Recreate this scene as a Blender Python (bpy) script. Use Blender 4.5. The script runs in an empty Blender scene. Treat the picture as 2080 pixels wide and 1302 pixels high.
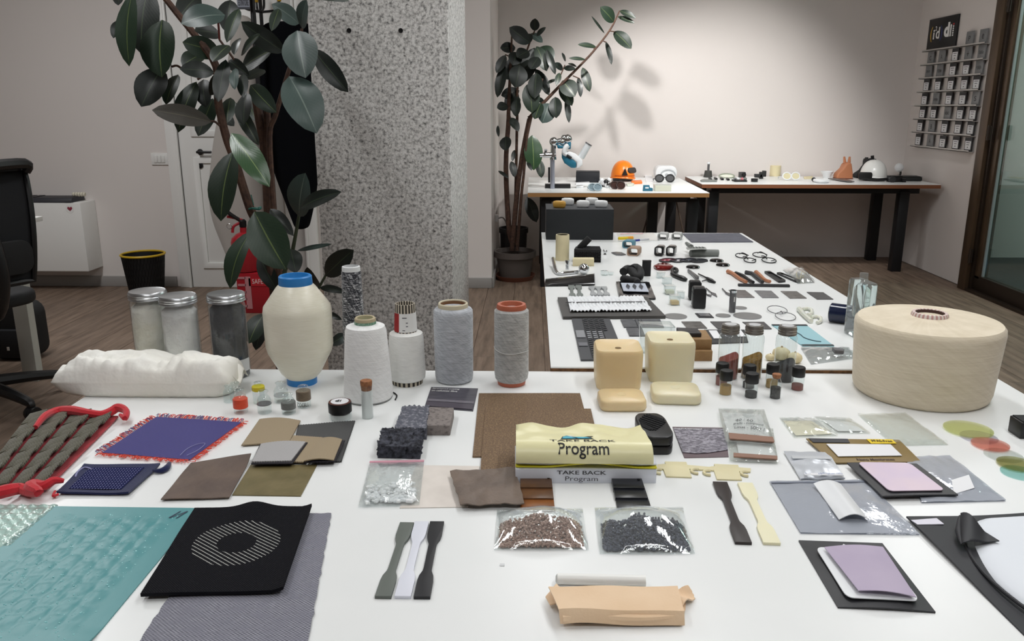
import bpy, bmesh, math, random
from mathutils import Vector, Matrix, noise as mnoise
random.seed(7)
scene = bpy.context.scene
C = scene.collection
# ------------------------------------------------------------------ camera
FPX = 1671.0                                   # focal length in pixels of the 2080x1302 frame
TH = math.atan(436 / FPX)                      # pitch below the horizon
PS = math.atan(42 * math.cos(TH) / FPX)        # small yaw to the left of the table axis
CH = 1.265                                     # lens height
cam = bpy.data.cameras.new('camera')
camo = bpy.data.objects.new('camera', cam)
C.objects.link(camo)
camo.location = (0, 0, CH)
camo.rotation_euler = (math.pi / 2 - TH, 0, PS)
cam.sensor_width = 36
cam.lens = FPX / 2080 * 36
cam.clip_start = 0.02
scene.camera = camo
# ------------------------------------------------------------------ world, lamps, exposure
w = bpy.data.worlds.new('world'); scene.world = w
w.use_nodes = True
w.node_tree.nodes['Background'].inputs[0].default_value = (0.72, 0.78, 0.9, 1)
w.node_tree.nodes['Background'].inputs[1].default_value = 0.12
scene.view_settings.view_transform = 'Standard'
scene.view_settings.look = 'None'
scene.view_settings.gamma = 1
scene.view_settings.use_curve_mapping = False
scene.view_settings.exposure = 0.0
scene.cycles.transparent_max_bounces = 32

def area(name, loc, sx, sy, power, col=(.985, .995, 1), rot=(0, 0, 0), spread=180):
    l = bpy.data.lights.new(name, 'AREA'); l.shape = 'RECTANGLE'; l.size = sx; l.size_y = sy
    l.energy = power; l.color = col; l.spread = math.radians(spread)
    o = bpy.data.objects.new(name, l); C.objects.link(o); o.location = loc; o.rotation_euler = rot
    return o
# overhead strips for tables and room, plus added fill lights (all above the frame)
area('strip_fill_light', (1.02, 1.15, 2.62), .16, 1.5, 12.3, spread=150)
area('strip_fill_light', (-1.05, 1.3, 2.62), .16, 1.5, 10, spread=150)
area('strip_fill_light', (0.55, 2.5, 2.66), .16, 1.2, 11.3, spread=150)
area('strip_fill_light', (.1, -.5, 2.66), 1.5, .16, 16.5, spread=170)  # fill light added behind the camera to brighten front faces
area('strip_fill_light', (-2.6, 3.6, 2.7), .3, 1.2, 40)
area('strip_fill_light', (.05, 4.3, 2.72), .16, 1.0, 13, spread=150)  # added fill for the end of the left wall and the column
area('strip_fill_light', (2.2, 4.3, 2.72), .2, 1.0, 18)
# spots on the far wall: one casts the plant shadow, one is added fill
def spot(loc, aim, power, deg):
    sp = bpy.data.lights.new('key_fill_spot', 'SPOT'); sp.energy = power; sp.spot_size = math.radians(deg); sp.spot_blend = .7
    sp.shadow_soft_size = .035; sp.color = (1, .985, .965)
    o = bpy.data.objects.new('key_fill_spot', sp); C.objects.link(o); o.location = loc
    o.rotation_euler = (Vector(aim) - Vector(loc)).to_track_quat('-Z', 'Y').to_euler()
spot((.42, 5.3, 2.2), (.9, 6.9, .6), 74, 83)
spot((1.75, 5.15, 2.35), (1.35, 7.0, .62), 114, 83)  # added fill, lifts the plant shadow on the wall
# ------------------------------------------------------------------ pixel -> place
_s, _c, _st, _ct = math.sin(PS), math.cos(PS), math.sin(TH), math.cos(TH)
FW = Vector((-_s * _ct, _c * _ct, -_st)); UPV = Vector((-_s * _st, _c * _st, _ct)); RT = Vector((_c, _s, 0))
def ray(px, py): return FW + RT * ((px - 1040) / FPX) - UPV * ((py - 651) / FPX)
CAMP = Vector((0, 0, CH))
def P(px, py, z):
    d = ray(px, py); return CAMP + d * ((z - CH) / d.z)
def PY(px, py, Y):
    d = ray(px, py); return CAMP + d * (Y / d.y)
def PX(px, py, X):
    d = ray(px, py); return CAMP + d * (X / d.x)
def mpp(p): return (Vector(p) - CAMP).dot(FW) / FPX       # metres per pixel at a point
TZ, MZ, BZ = .74, .749, .69                               # table-top heights: near, middle, far
# ------------------------------------------------------------------ materials
def lin(c):
    return tuple(((x / 255) / 12.92 if x / 255 <= .04045 else ((x / 255 + .055) / 1.055) ** 2.4) for x in c[:3]) + (1,)
MATS = {}
class NT:
    def __init__(s, m): s.t = m.node_tree; s.n = s.t.nodes; s.l = s.t.links
    def new(s, kind, **kw):
        n = s.n.new(kind)
        for k, v in kw.items(): setattr(n, k, v)
        return n
    def link(s, a, b): s.l.new(a, b)
    def coords(s, uv, scale=(1, 1, 1), rot=0):
        tc = s.new('ShaderNodeTexCoord'); mp = s.new('ShaderNodeMapping')
        mp.inputs['Scale'].default_value = scale; mp.inputs['Rotation'].default_value = (0, 0, rot)
        s.link(tc.outputs['UV' if uv else 'Object'], mp.inputs[0]); return mp.outputs[0]
    def noise(s, vec, scale, detail=3, rough=.55):
        n = s.new('ShaderNodeTexNoise'); n.inputs['Scale'].default_value = scale
        n.inputs['Detail'].default_value = detail; n.inputs['Roughness'].default_value = rough
        s.link(vec, n.inputs['Vector']); return n.outputs['Fac']
    def ramp(s, fac, stops, interp='LINEAR'):
        r = s.new('ShaderNodeValToRGB'); r.color_ramp.interpolation = interp
        while len(r.color_ramp.elements) < len(stops): r.color_ramp.elements.new(.5)
        for e, (p, c) in zip(r.color_ramp.elements, stops): e.position = p; e.color = c if len(c) == 4 else lin(c)
        s.link(fac, r.inputs[0]); return r.outputs[0]
    def mix(s, fac, a, b):
        n = s.new('ShaderNodeMix', data_type='RGBA')
        for sock, v in ((n.inputs[0], fac), (n.inputs[6], a), (n.inputs[7], b)):
            if hasattr(v, 'links'): s.link(v, sock)
            else: sock.default_value = v
        return n.outputs[2]
    def math(s, op, a, b=0.0, c=0.0):
        n = s.new('ShaderNodeMath', operation=op)
        for sock, v in zip(n.inputs, (a, b, c)):
            if hasattr(v, 'links'): s.link(v, sock)
            else: sock.default_value = v
        return n.outputs[0]
    def bump(s, h, strength, dist=.002):
        b = s.new('ShaderNodeBump'); b.inputs['Strength'].default_value = strength; b.inputs['Distance'].default_value = dist
        s.link(h, b.inputs['Height']); return b.outputs[0]
    @property
    def bsdf(s): return s.n['Principled BSDF']
def base(name):
    m = bpy.data.materials.new(name); m.use_nodes = True; return m, NT(m)
def M(name, col=None, r=.5, m=0.0, noise=None, bump=None, uv=False, spec=None, coat=0, sheen=0, sss=0, trans=0, ior=1.45, stretch=(1, 1, 1), emit=0):
    """plain principled material; noise=(scale, colour2[, low, high]); bump=(scale, strength[, distance])"""
    if name in MATS: return MATS[name]
    mt, t = base(name); b = t.bsdf
    b.inputs['Base Color'].default_value = lin(col); b.inputs['Roughness'].default_value = r; b.inputs['Metallic'].default_value = m
    if spec is not None: b.inputs['Specular IOR Level'].default_value = spec
    if coat: b.inputs['Coat Weight'].default_value = coat; b.inputs['Coat Roughness'].default_value = .08
    if sheen: b.inputs['Sheen Weight'].default_value = sheen
    if sss:
        b.inputs['Subsurface Weight'].default_value = sss; b.inputs['Subsurface Radius'].default_value = (.02, .014, .008); b.inputs['Subsurface Scale'].default_value = .4
    if trans: b.inputs['Transmission Weight'].default_value = trans; b.inputs['IOR'].default_value = ior
    if emit: b.inputs['Emission Color'].default_value = lin(col); b.inputs['Emission Strength'].default_value = emit
    if noise or bump: vec = t.coords(uv, stretch)
    if noise:
        lo, hi = (noise[2], noise[3]) if len(noise) > 3 else (.35, .65)
        t.link(t.ramp(t.noise(vec, noise[0]), [(lo, lin(col)), (hi, lin(noise[1]))]), b.inputs['Base Color'])
    if bump: t.link(t.bump(t.noise(vec, bump[0]), bump[1], bump[2] if len(bump) > 2 else .002), b.inputs['Normal'])
    MATS[name] = mt; return mt
def thin(name, tint=(250, 252, 252), body=.06, rough=.08, tone=(235, 238, 238), refl=1.0, wr=0.0, wscale=60):
    """clear sheet or thin glass: see-through, a Fresnel sheen and a little milky body; wr = wrinkle relief"""
    if name in MATS: return MATS[name]
    m, t = base(name); out = t.n['Material Output']; t.n.remove(t.bsdf)
    tr = t.new('ShaderNodeBsdfTransparent'); tr.inputs[0].default_value = lin(tint)
    df = t.new('ShaderNodeBsdfDiffuse'); df.inputs[0].default_value = lin(tone)
    gl = t.new('ShaderNodeBsdfGlossy'); gl.inputs['Roughness'].default_value = rough; gl.inputs[0].default_value = (refl, refl, refl, 1)
    fr = t.new('ShaderNodeLayerWeight'); fr.inputs[0].default_value = .5
    fres = t.math('ADD', t.math('MULTIPLY', t.math('POWER', fr.outputs['Facing'], 4.0), .75), .05)
    m1 = t.new('ShaderNodeMixShader'); m1.inputs[0].default_value = body
    m2 = t.new('ShaderNodeMixShader')
    t.link(tr.outputs[0], m1.inputs[1]); t.link(df.outputs[0], m1.inputs[2])
    t.link(fres, m2.inputs[0]); t.link(m1.outputs[0], m2.inputs[1]); t.link(gl.outputs[0], m2.inputs[2])
    if wr:
        bo = t.bump(t.noise(t.coords(False), wscale, 4, .6), wr, .004)
        t.link(bo, gl.inputs['Normal']); t.link(bo, fr.inputs['Normal'])
    t.link(m2.outputs[0], out.inputs[0]); MATS[name] = m; return m
def yarn(name, c1, c2, rough=.75, band=900, strength=.5, cross=18, spread=(.3, .7), sheen=.2):
    """wound thread: fine bands round the spool that wander a little"""
    if name in MATS: return MATS[name]
    m, t = base(name); b = t.bsdf; b.inputs['Roughness'].default_value = rough; b.inputs['Sheen Weight'].default_value = sheen
    v = t.coords(False, (1, 1, 1)); sx = t.new('ShaderNodeSeparateXYZ'); t.link(v, sx.inputs[0])
    at = t.math('ARCTAN2', sx.outputs[1], sx.outputs[0])
    cb = t.new('ShaderNodeCombineXYZ'); t.link(t.math('MULTIPLY', at, 1.6), cb.inputs[0]); t.link(t.math('MULTIPLY', sx.outputs[2], band), cb.inputs[2])
    n1 = t.noise(cb.outputs[0], 1.0, 3, .6)
    cb2 = t.new('ShaderNodeCombineXYZ'); t.link(t.math('MULTIPLY', at, 2.2), cb2.inputs[0])
    t.link(t.math('ADD', t.math('MULTIPLY', sx.outputs[2], band * .45), t.math('MULTIPLY', at, cross)), cb2.inputs[2])
    n2 = t.noise(cb2.outputs[0], 1.0, 2, .5)
    h = t.math('ADD', t.math('MULTIPLY', n1, .65), t.math('MULTIPLY', n2, .35))
    t.link(t.ramp(h, [(spread[0], lin(c1)), (spread[1], lin(c2))]), b.inputs['Base Color'])
    t.link(t.bump(h, strength, .0015), b.inputs['Normal']); MATS[name] = m; return m
def weave(name, c1, c2, scale=900, rough=.85, strength=.6, sheen=.3, c3=None, sy=None):
    """woven or knitted cloth in the sheet's own u,v metres"""
    if name in MATS: return MATS[name]
    m, t = base(name); b = t.bsdf; b.inputs['Roughness'].default_value = rough; b.inputs['Sheen Weight'].default_value = sheen
    b.inputs['Specular IOR Level'].default_value = .2
    v = t.coords(True); sx = t.new('ShaderNodeSeparateXYZ'); t.link(v, sx.inputs[0])
    a = t.math('SINE', t.math('MULTIPLY', sx.outputs[0], scale)); c = t.math('SINE', t.math('MULTIPLY', sx.outputs[1], sy or scale))
    h = t.math('ADD', t.math('MULTIPLY', t.math('MULTIPLY', a, c), .5), .5)
    n = t.noise(v, scale * .12, 3, .6)
    f = t.math('ADD', t.math('MULTIPLY', h, .6), t.math('MULTIPLY', n, .4))
    col = t.ramp(f, [(.25, lin(c1)), (.75, lin(c2))])
    if c3: col = t.mix(t.ramp(t.noise(v, 45, 4, .6), [(.42, (0, 0, 0, 1)), (.7, (1, 1, 1, 1))]), col, lin(c3))
    t.link(col, b.inputs['Base Color']); t.link(t.bump(h, strength, .0008), b.inputs['Normal']); MATS[name] = m; return m
# ------------------------------------------------------------------ mesh building
class MB:
    def __init__(s): s.v = []; s.f = []; s.uv = {}
    def add(s, vs, fs, T=None, uvs=None):
        o = len(s.v)
        s.v += [tuple(T @ Vector(p)) if T is not None else tuple(p) for p in vs]
        for i, fc in enumerate(fs):
            if uvs: s.uv[len(s.f)] = [uvs[k] for k in fc]
            s.f.append(tuple(o + k for k in fc))
        return s
    def box(s, x, y, z, sx, sy, sz, T=None):
        """box centred in x,y standing on z"""
        a, b = sx / 2, sy / 2
        vs = [(x + i * a, y + j * b, z + k * sz) for k in (0, 1) for j in (-1, 1) for i in (-1, 1)]
        return s.add(vs, [(0, 2, 3, 1), (4, 5, 7, 6), (0, 1, 5, 4), (2, 6, 7, 3), (0, 4, 6, 2), (1, 3, 7, 5)], T)
    def hexa(s, b4, t4, T=None):
        """bottom quad and top quad, both counter-clockwise from above"""
        return s.add(list(b4) + list(t4), [(3, 2, 1, 0), (4, 5, 6, 7), (0, 1, 5, 4), (1, 2, 6, 5), (2, 3, 7, 6), (3, 0, 4, 7)], T)
    def lathe(s, prof, n=28, x=0, y=0, T=None, cap=True):
        vs, fs = [], []
        for r, z in prof:
            for k in range(n):
                a = 2 * math.pi * k / n; vs.append((x + r * math.cos(a), y + r * math.sin(a), z))
        for i in range(len(prof) - 1):
            for k in range(n):
                k2 = (k + 1) % n; fs.append((i * n + k, i * n + k2, (i + 1) * n + k2, (i + 1) * n + k))
        if cap: fs.append(tuple(range(n - 1, -1, -1))); fs.append(tuple((len(prof) - 1) * n + k for k in range(n)))
        return s.add(vs, fs, T)
    def prism(s, pts, z0, z1, T=None):
        """closed outline (counter-clockwise from above) raised from z0 to z1"""
        n = len(pts)
        a = sum(pts[i][0] * pts[(i + 1) % n][1] - pts[(i + 1) % n][0] * pts[i][1] for i in range(n))
        if a < 0: pts = pts[::-1]
        vs = [(p[0], p[1], z0) for p in pts] + [(p[0], p[1], z1) for p in pts]
        fs = [tuple(range(n - 1, -1, -1)), tuple(range(n, 2 * n))] + [(i, (i + 1) % n, n + (i + 1) % n, n + i) for i in range(n)]
        return s.add(vs, fs, T)
    def ring(s, outer, inner, z0, z1, T=None):
        """flat frame between two outlines of equal length"""
        n = len(outer)
        vs = [(p[0], p[1], z) for z in (z0, z1) for L in (outer, inner) for p in L]
        fs = []
        for i in range(n):
            j = (i + 1) % n
            fs += [(2 * n + i, 2 * n + j, 3 * n + j, 3 * n + i), (j, i, n + i, n + j), (i, j, 2 * n + j, 2 * n + i), (n + j, n + i, 3 * n + i, 3 * n + j)]
        return s.add(vs, fs, T)
    def tube(s, pts, r, n=8, T=None, closed=False):
        pts = [Vector(p) for p in pts]; m = len(pts)
        rr = list(r) if isinstance(r, (list, tuple)) else [r] * m
        if not closed and 3 <= m <= 14:                       # round the bends
            P2, R2, K = [], [], 4
            for i in range(m - 1):
                a, b, c, d = pts[max(i - 1, 0)], pts[i], pts[i + 1], pts[min(i + 2, m - 1)]
                for q in range(K):
                    t = q / K; P2.append(.5 * (2 * b + (c - a) * t + (2 * a - 5 * b + 4 * c - d) * t * t + (3 * b - a - 3 * c + d) * t ** 3)); R2.append(rr[i] + (rr[i + 1] - rr[i]) * t)
            pts, rr = P2 + [pts[-1]], R2 + [rr[-1]]; m = len(pts)
        vs, fs = [], []; ref = None
        for i, p in enumerate(pts):
            a = pts[(i + 1) % m] if (closed or i < m - 1) else pts[i]; b = pts[i - 1] if (closed or i > 0) else pts[i]
            d = (a - b)
            d = d.normalized() if d.length > 1e-9 else Vector((0, 0, 1))
            if ref is None: ref = d.orthogonal().normalized()
            ref = (ref - d * ref.dot(d)); ref = ref.normalized() if ref.length > 1e-6 else d.orthogonal().normalized()
            q = d.cross(ref)
            for k in range(n):
                t = 2 * math.pi * k / n; vs.append(p + (ref * math.cos(t) + q * math.sin(t)) * rr[i])
        for i in range(m if closed else m - 1):
            j = (i + 1) % m
            for k in range(n):
                k2 = (k + 1) % n; fs.append((i * n + k, i * n + k2, j * n + k2, j * n + k))
        if not closed: fs.append(tuple(range(n - 1, -1, -1))); fs.append(tuple((m - 1) * n + k for k in range(n)))
        return s.add(vs, fs, T)
    def ball(s, c, r, n=14, m=9, T=None, z=1.0, cut=None):
        prof = []
        for i in range(m + 1):
            a = -math.pi / 2 + math.pi * i / m
            if cut is not None and math.sin(a) < cut: continue
            prof.append((max(r * math.cos(a), 1e-5), c[2] + r * z * math.sin(a)))
        return s.lathe(prof, n, c[0], c[1], T)
    def sheet(s, fn, nu, nv, th, W=1, H=1, T=None):
        """cloth or film: fn(u,v) -> top point; th thick downwards, uv in metres"""
        vs, uvs, fs = [], [], []
        for lay in (0, 1):
            for j in range(nv + 1):
                for i in range(nu + 1):
                    p = Vector(fn(i / nu, j / nv)); vs.append((p.x, p.y, p.z - (th if lay else 0))); uvs.append((i / nu * W, j / nv * H))
        N = (nu + 1) * (nv + 1); w1 = nu + 1
        for j in range(nv):
            for i in range(nu):
                a = j * w1 + i; fs.append((a, a + 1, a + w1 + 1, a + w1)); fs.append((N + a, N + a + w1, N + a + w1 + 1, N + a + 1))
        for i in range(nu):
            fs.append((i + 1, i, N + i, N + i + 1)); k = nv * w1 + i; fs.append((k, k + 1, N + k + 1, N + k))
        for j in range(nv):
            a = j * w1; fs.append((a, a + w1, N + a + w1, N + a)); b = a + nu; fs.append((b + w1, b, N + b, N + b + w1))
        return s.add(vs, fs, T, uvs)
def rrect(w, h, r, n=5, x=0, y=0):
    out = []
    for cx, cy, a0 in ((w / 2 - r, h / 2 - r, 0), (-w / 2 + r, h / 2 - r, 90), (-w / 2 + r, -h / 2 + r, 180), (w / 2 - r, -h / 2 + r, 270)):
        for k in range(n + 1):
            a = math.radians(a0 + 90 * k / n); out.append((x + cx + r * math.cos(a), y + cy + r * math.sin(a)))
    return out
def ell(a, b, n=28, x=0, y=0): return [(x + a * math.cos(2 * math.pi * k / n), y + b * math.sin(2 * math.pi * k / n)) for k in range(n)]
def mesh_of(name, mb, mat, bevel=0, sharp=38, seg=2):
    me = bpy.data.meshes.new(name); me.from_pydata(mb.v, [], mb.f)
    if mb.uv:
        lay = me.uv_layers.new(name='uv')
        for pi, p in enumerate(me.polygons):
            if pi in mb.uv:
                for li, uvc in zip(p.loop_indices, mb.uv[pi]): lay.data[li].uv = uvc
    if bevel:
        bm = bmesh.new(); bm.from_mesh(me)
        es = [e for e in bm.edges if len(e.link_faces) == 2 and e.calc_face_angle(0) > math.radians(40)]
        bmesh.ops.bevel(bm, geom=es, offset=bevel, segments=seg, affect='EDGES', profile=.5, clamp_overlap=True)
        bm.to_mesh(me); bm.free()
    me.shade_smooth(); me.set_sharp_from_angle(angle=math.radians(sharp))
    if mat: me.materials.append(mat)
    return me
def obj(name, mb, mat, parent=None, loc=(0, 0, 0), rz=0, rot=None, bevel=0, sharp=38, seg=2):
    me = mb if isinstance(mb, bpy.types.Mesh) else mesh_of(name, mb, mat, bevel, sharp, seg)
    o = bpy.data.objects.new(name, me); C.objects.link(o); o.location = loc
    o.rotation_euler = rot if rot else (0, 0, rz)
    if parent: o.parent = parent
    return o
def tag(o, label, cat, group=None):
    o['label'] = label; o['category'] = cat
    if group: o['group'] = group
    return o
def thing(name, label, cat, loc=(0, 0, 0), rz=0, group=None, rot=None):
    o = bpy.data.objects.new(name, None); C.objects.link(o); o.empty_display_size = .02
    o.location = loc; o.rotation_euler = rot if rot else (0, 0, rz)
    return tag(o, label, cat, group)
def struct(name, mb, mat, parent=None, **k):
    o = obj(name, mb, mat, parent, **k)
    if not parent: o['kind'] = 'structure'
    return o
def dup(root, loc, rz=None, label=None):
    r = root.copy(); C.objects.link(r); r.location = loc
    if rz is not None: r.rotation_euler = (0, 0, rz)
    if label: r['label'] = label
    for ch in list(root.children):
        c = ch.copy(); C.objects.link(c); c.parent = r
        for g in list(ch.children):
            d = g.copy(); C.objects.link(d); d.parent = c
    return r
def text(body, quad, mat, parent, name='lettering', org=None, shear=0, th=.0004, wmap=None, bold=0):
    """flat lettering; quad = TL,TR,BR,BL in world metres, or wmap(u,v) -> point"""
    cu = bpy.data.curves.new('t', 'FONT'); cu.body = body; cu.shear = shear; cu.offset = bold; cu.resolution_u = 4
    o = bpy.data.objects.new('t', cu); me = bpy.data.meshes.new_from_object(o)
    bpy.data.objects.remove(o); bpy.data.curves.remove(cu)
    xs = [v.co.x for v in me.vertices]; ys = [v.co.y for v in me.vertices]
    x0, x1, y0, y1 = min(xs), max(xs), min(ys), max(ys)
    org = Vector(org) if org is not None else Vector((0, 0, 0))
    for v in me.vertices:
        u = (v.co.x - x0) / (x1 - x0); t = (v.co.y - y0) / max(y1 - y0, 1e-6)
        if wmap: p = Vector(wmap(u, t))
        else:
            TL, TR, BR, BL = [Vector(q) for q in quad]; p = (TL * (1 - u) + TR * u) * t + (BL * (1 - u) + BR * u) * (1 - t)
        v.co = p - org
    me.materials.append(mat); me.name = name
    o = bpy.data.objects.new(name, me); C.objects.link(o)
    if parent: o.parent = parent
    return o
def bil(q, u, v):
    TL, TR, BR, BL = q; return (TL * (1 - u) + TR * u) * v + (BL * (1 - u) + BR * u) * (1 - v)
class Flat: pass
def flat(name, quad, z, mat, label=None, cat=None, th=.0012, nu=10, nv=8, wave=0, freq=2.2, zig=None, lift=None, parent=None, group=None, seed=0, tz=None, rag=0):
    """sheet whose corners TL,TR,BR,BL are pixels on the plane z; lift(u,v) -> extra height; zig=(teeth,size) pinked edge"""
    q = [P(a, b, z) for a, b in quad]; o = (q[0] + q[1] + q[2] + q[3]) / 4; o.z = z
    W = ((q[1] - q[0]).length + (q[2] - q[3]).length) / 2; H = ((q[3] - q[0]).length + (q[2] - q[1]).length) / 2
    if zig: nu, nv = max(nu, zig[0] * 2), max(nv, int(zig[0] * 2 * H / W))
    def fn(u, v):
        p = bil(q, u, v) - o; h = th
        if wave: h += wave * (.5 + .5 * mnoise.noise(Vector((u * freq + seed * 7.3, v * freq + seed * 3.1, seed))))
        if lift: h += lift(u, v)
        if zig:
            i, j = round(u * nu), round(v * nv); e = zig[1]
            if j in (0, nv) and i % 2: p += (bil(q, u, .5) - bil(q, u, v)).normalized() * e
            if i in (0, nu) and j % 2: p += (bil(q, .5, v) - bil(q, u, v)).normalized() * e
        if rag:
            if u in (0., 1.) or v in (0., 1.):
                k = mnoise.noise(Vector((u * 23 + seed, v * 23, seed * 2.))) * rag; p += (bil(q, .5, .5) - bil(q, u, v)).normalized() * k
        p.z = h; return p
    mb = MB().sheet(fn, nu, nv, th, W, H)
    if parent is not None: ob = obj(name, mb, mat, parent, loc=o - parent.location)
    else: ob = obj(name, mb, mat, None, loc=o)
    if label: tag(ob, label, cat, group)
    F = Flat(); F.o = ob; F.q = q; F.org = o; F.W = W; F.H = H; F.fn = fn
    F.at = lambda u, v, dz=.0006: fn(u, v) + o + Vector((0, 0, dz))
    F.loc = lambda u, v, dz=.0006: fn(u, v) + Vector((0, 0, dz))
    return F
def ftext(F, body, u0, u1, v0, v1, mat, name='lettering', shear=0, bold=0, dz=.0008):
    """lettering that follows a flat sheet"""
    return text(body, None, mat, F.o, name, F.org, shear, bold=bold, wmap=lambda u, t: F.at(u0 + (u1 - u0) * u, v0 + (v1 - v0) * t, dz))
def fpart(F, name, poly, mat, dz=.0006, th=.0006):
    """flat patch on a sheet, poly in u,v"""
    pts = [F.loc(u, v, dz) for u, v in poly]; n = len(pts)
    mb = MB(); vs = [p + Vector((0, 0, th)) for p in pts] + pts
    mb.add(vs, [tuple(range(n)), tuple(range(2 * n - 1, n - 1, -1))] + [(i, n + i, n + (i + 1) % n, (i + 1) % n) for i in range(n)])
    return obj(name, mb, mat, F.o)
def up(name, label, cat, px, py, z, parts, group=None, n=28, single=False):
    """upright round thing; base centre at pixel px,py on plane z; parts = [(name, material, [(radius_px, axis_py | None, )...], smooth)]
    profile rows are (radius in px, image row of that point on the axis)"""
    b = P(px, py, z); k = mpp(b)
    def zz(row):
        d = ray(px, row); return max((CAMP + d * (b.y / d.y)).z - z, 0)
    t = thing(name, label, cat, b, 0, group) if not single else None
    for nm, mat, prof in parts:
        pr = [(max(r * k, 1e-5), zz(row)) for r, row in prof]
        mb = MB().lathe(pr, n, cap=not nm.endswith('_inside'))
        o = obj(nm if not single else name, mb, mat, t, loc=(0, 0, 0) if t else b)
        if single: t = tag(o, label, cat, group)
    return t, b, k, zz
# ================================================================== the room
def wood_floor():
    m, t = base('oak_floor'); b = t.bsdf
    v = t.coords(False, (9, .9, 1)); oi = t.new('ShaderNodeObjectInfo')
    ad = t.new('ShaderNodeVectorMath', operation='ADD'); t.link(v, ad.inputs[0])
    cb = t.new('ShaderNodeCombineXYZ'); t.link(t.math('MULTIPLY', oi.outputs['Random'], 40), cb.inputs[0]); t.link(cb.outputs[0], ad.inputs[1])
    n = t.noise(ad.outputs[0], 3.2, 5, .62)
    col = t.ramp(n, [(.3, (92, 76, 64)), (.5, (122, 103, 88)), (.7, (142, 122, 106))])
    t.link(t.mix(t.math('MULTIPLY', oi.outputs['Random'], .3), col, lin((98, 84, 74))), b.inputs['Base Color'])
    b.inputs['Roughness'].default_value = .6; t.link(t.bump(n, .12, .002), b.inputs['Normal']); return m
def granite():
    m, t = base('granite'); b = t.bsdf; v = t.coords(False)
    n1 = t.noise(v, 110, 3, .6); n2 = t.noise(v, 60, 3, .6)
    vo = t.new('ShaderNodeTexVoronoi'); vo.inputs['Scale'].default_value = 190; t.link(v, vo.inputs[0])
    f = t.math('ADD', t.math('MULTIPLY', n1, .62), t.math('MULTIPLY', n2, .38))
    col = t.ramp(f, [(.35, (92, 91, 90)), (.45, (196, 194, 191)), (.53, (240, 238, 235)), (.66, (254, 253, 250))])
    col = t.mix(t.math('MULTIPLY', vo.outputs['Distance'], .25), col, lin((110, 108, 106)))
    t.link(col, b.inputs['Base Color']); b.inputs['Roughness'].default_value = .8
    t.link(t.bump(t.noise(v, 120, 3, .7), .8, .003), b.inputs['Normal']); return m
FLOORM, GRANITE = wood_floor(), granite()
WALLM = M('wall_paint', (222, 215, 211), .85, bump=(160, .05))
CEIL = M('ceiling_paint', (225, 222, 218), .9)
SKIRT = M('skirting_grey', (150, 146, 143), .55)
WHITE = M('white_lacquer', (232, 231, 228), .35)
BLACK = M('black_plastic', (16, 16, 18), .42)
BLACKM = M('black_matt', (22, 22, 24), .75, bump=(300, .15))
LAM = M('white_laminate', (238, 239, 238), .32, noise=(3, (232, 234, 233)))
PLY = M('board_edge', (128, 92, 58), .6, noise=(70, (166, 128, 86)), stretch=(1, 1, 6))
WL, WB, WR, XR = 5.77, 7.1, 3.12, -.285
CZ = 2.9
fl = struct('floor', MB().box(-.9, 2.0, -.06, 10.4, 10.2, .055), FLOORM)
pl = {}
y_off = [0, .7, 1.4, .35, 1.05]
ix = 0
x = -4.3
while x < 3.1:
    wx = min(.19, 3.115 - x)
    y = 1.0 - y_off[ix % 5]
    while y < 7.1:
        a, b = max(y, .9), min(y + 1.9, 7.1)
        if x + wx < XR - .02: b = min(b, WL)
        if b - a > .05:
            key = (round(wx, 3), round(b - a, 3))
            if key not in pl: pl[key] = mesh_of('plank', MB().box(0, 0, 0, wx - .0025, b - a - .0025, .005), FLOORM, .001, seg=1)
            obj('plank', pl[key], None, fl, loc=(x + wx / 2, (a + b) / 2, -.005))
        y += 1.9
    x += .19; ix += 1
T = .12
struct('wall_left', MB().box((-6 + XR) / 2, WL + .1, 0, 6 + XR, .2, CZ), WALLM)
struct('wall_return', MB().box(XR - .06, (WL + .2 + WB) / 2, 0, .12, WB - WL - .2, CZ), WALLM)
struct('wall_back', MB().box((XR + 4.7) / 2, WB + .06, 0, 4.7 - XR + .3, .12, CZ), WALLM)
struct('wall_far_left', MB().box(-6.06, 1.5, 0, .12, 9, CZ), WALLM)
struct('wall_rear', MB().box(-.7, -3.06, 0, 10.9, .12, CZ), WALLM)
YD0, YD1 = 3.4, PX(1998, 320, WR).y                    # glass door opening in the right wall
struct('wall_right', MB().box(WR + .06, (YD1 + WB) / 2, 0, .12, WB - YD1, CZ), WALLM)
struct('wall_right_near', MB().box(WR + .06, (YD0 - 3) / 2, 0, .12, YD0 + 3, CZ), WALLM)
struct('ceiling', MB().box(-.7, 2.1, CZ, 10.9, 10.4, .1), CEIL)
for nm, x0, x1 in (('baseboard_left', -5.9, -2.56), ('baseboard_middle', -1.47, XR)):
    struct(nm, MB().box((x0 + x1) / 2, WL - .008, 0, x1 - x0, .015, .075), SKIRT, bevel=.003)
struct('baseboard_return', MB().box(XR + .008, (WL + WB) / 2, 0, .015, WB - WL, .075), SKIRT, bevel=.003)
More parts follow.
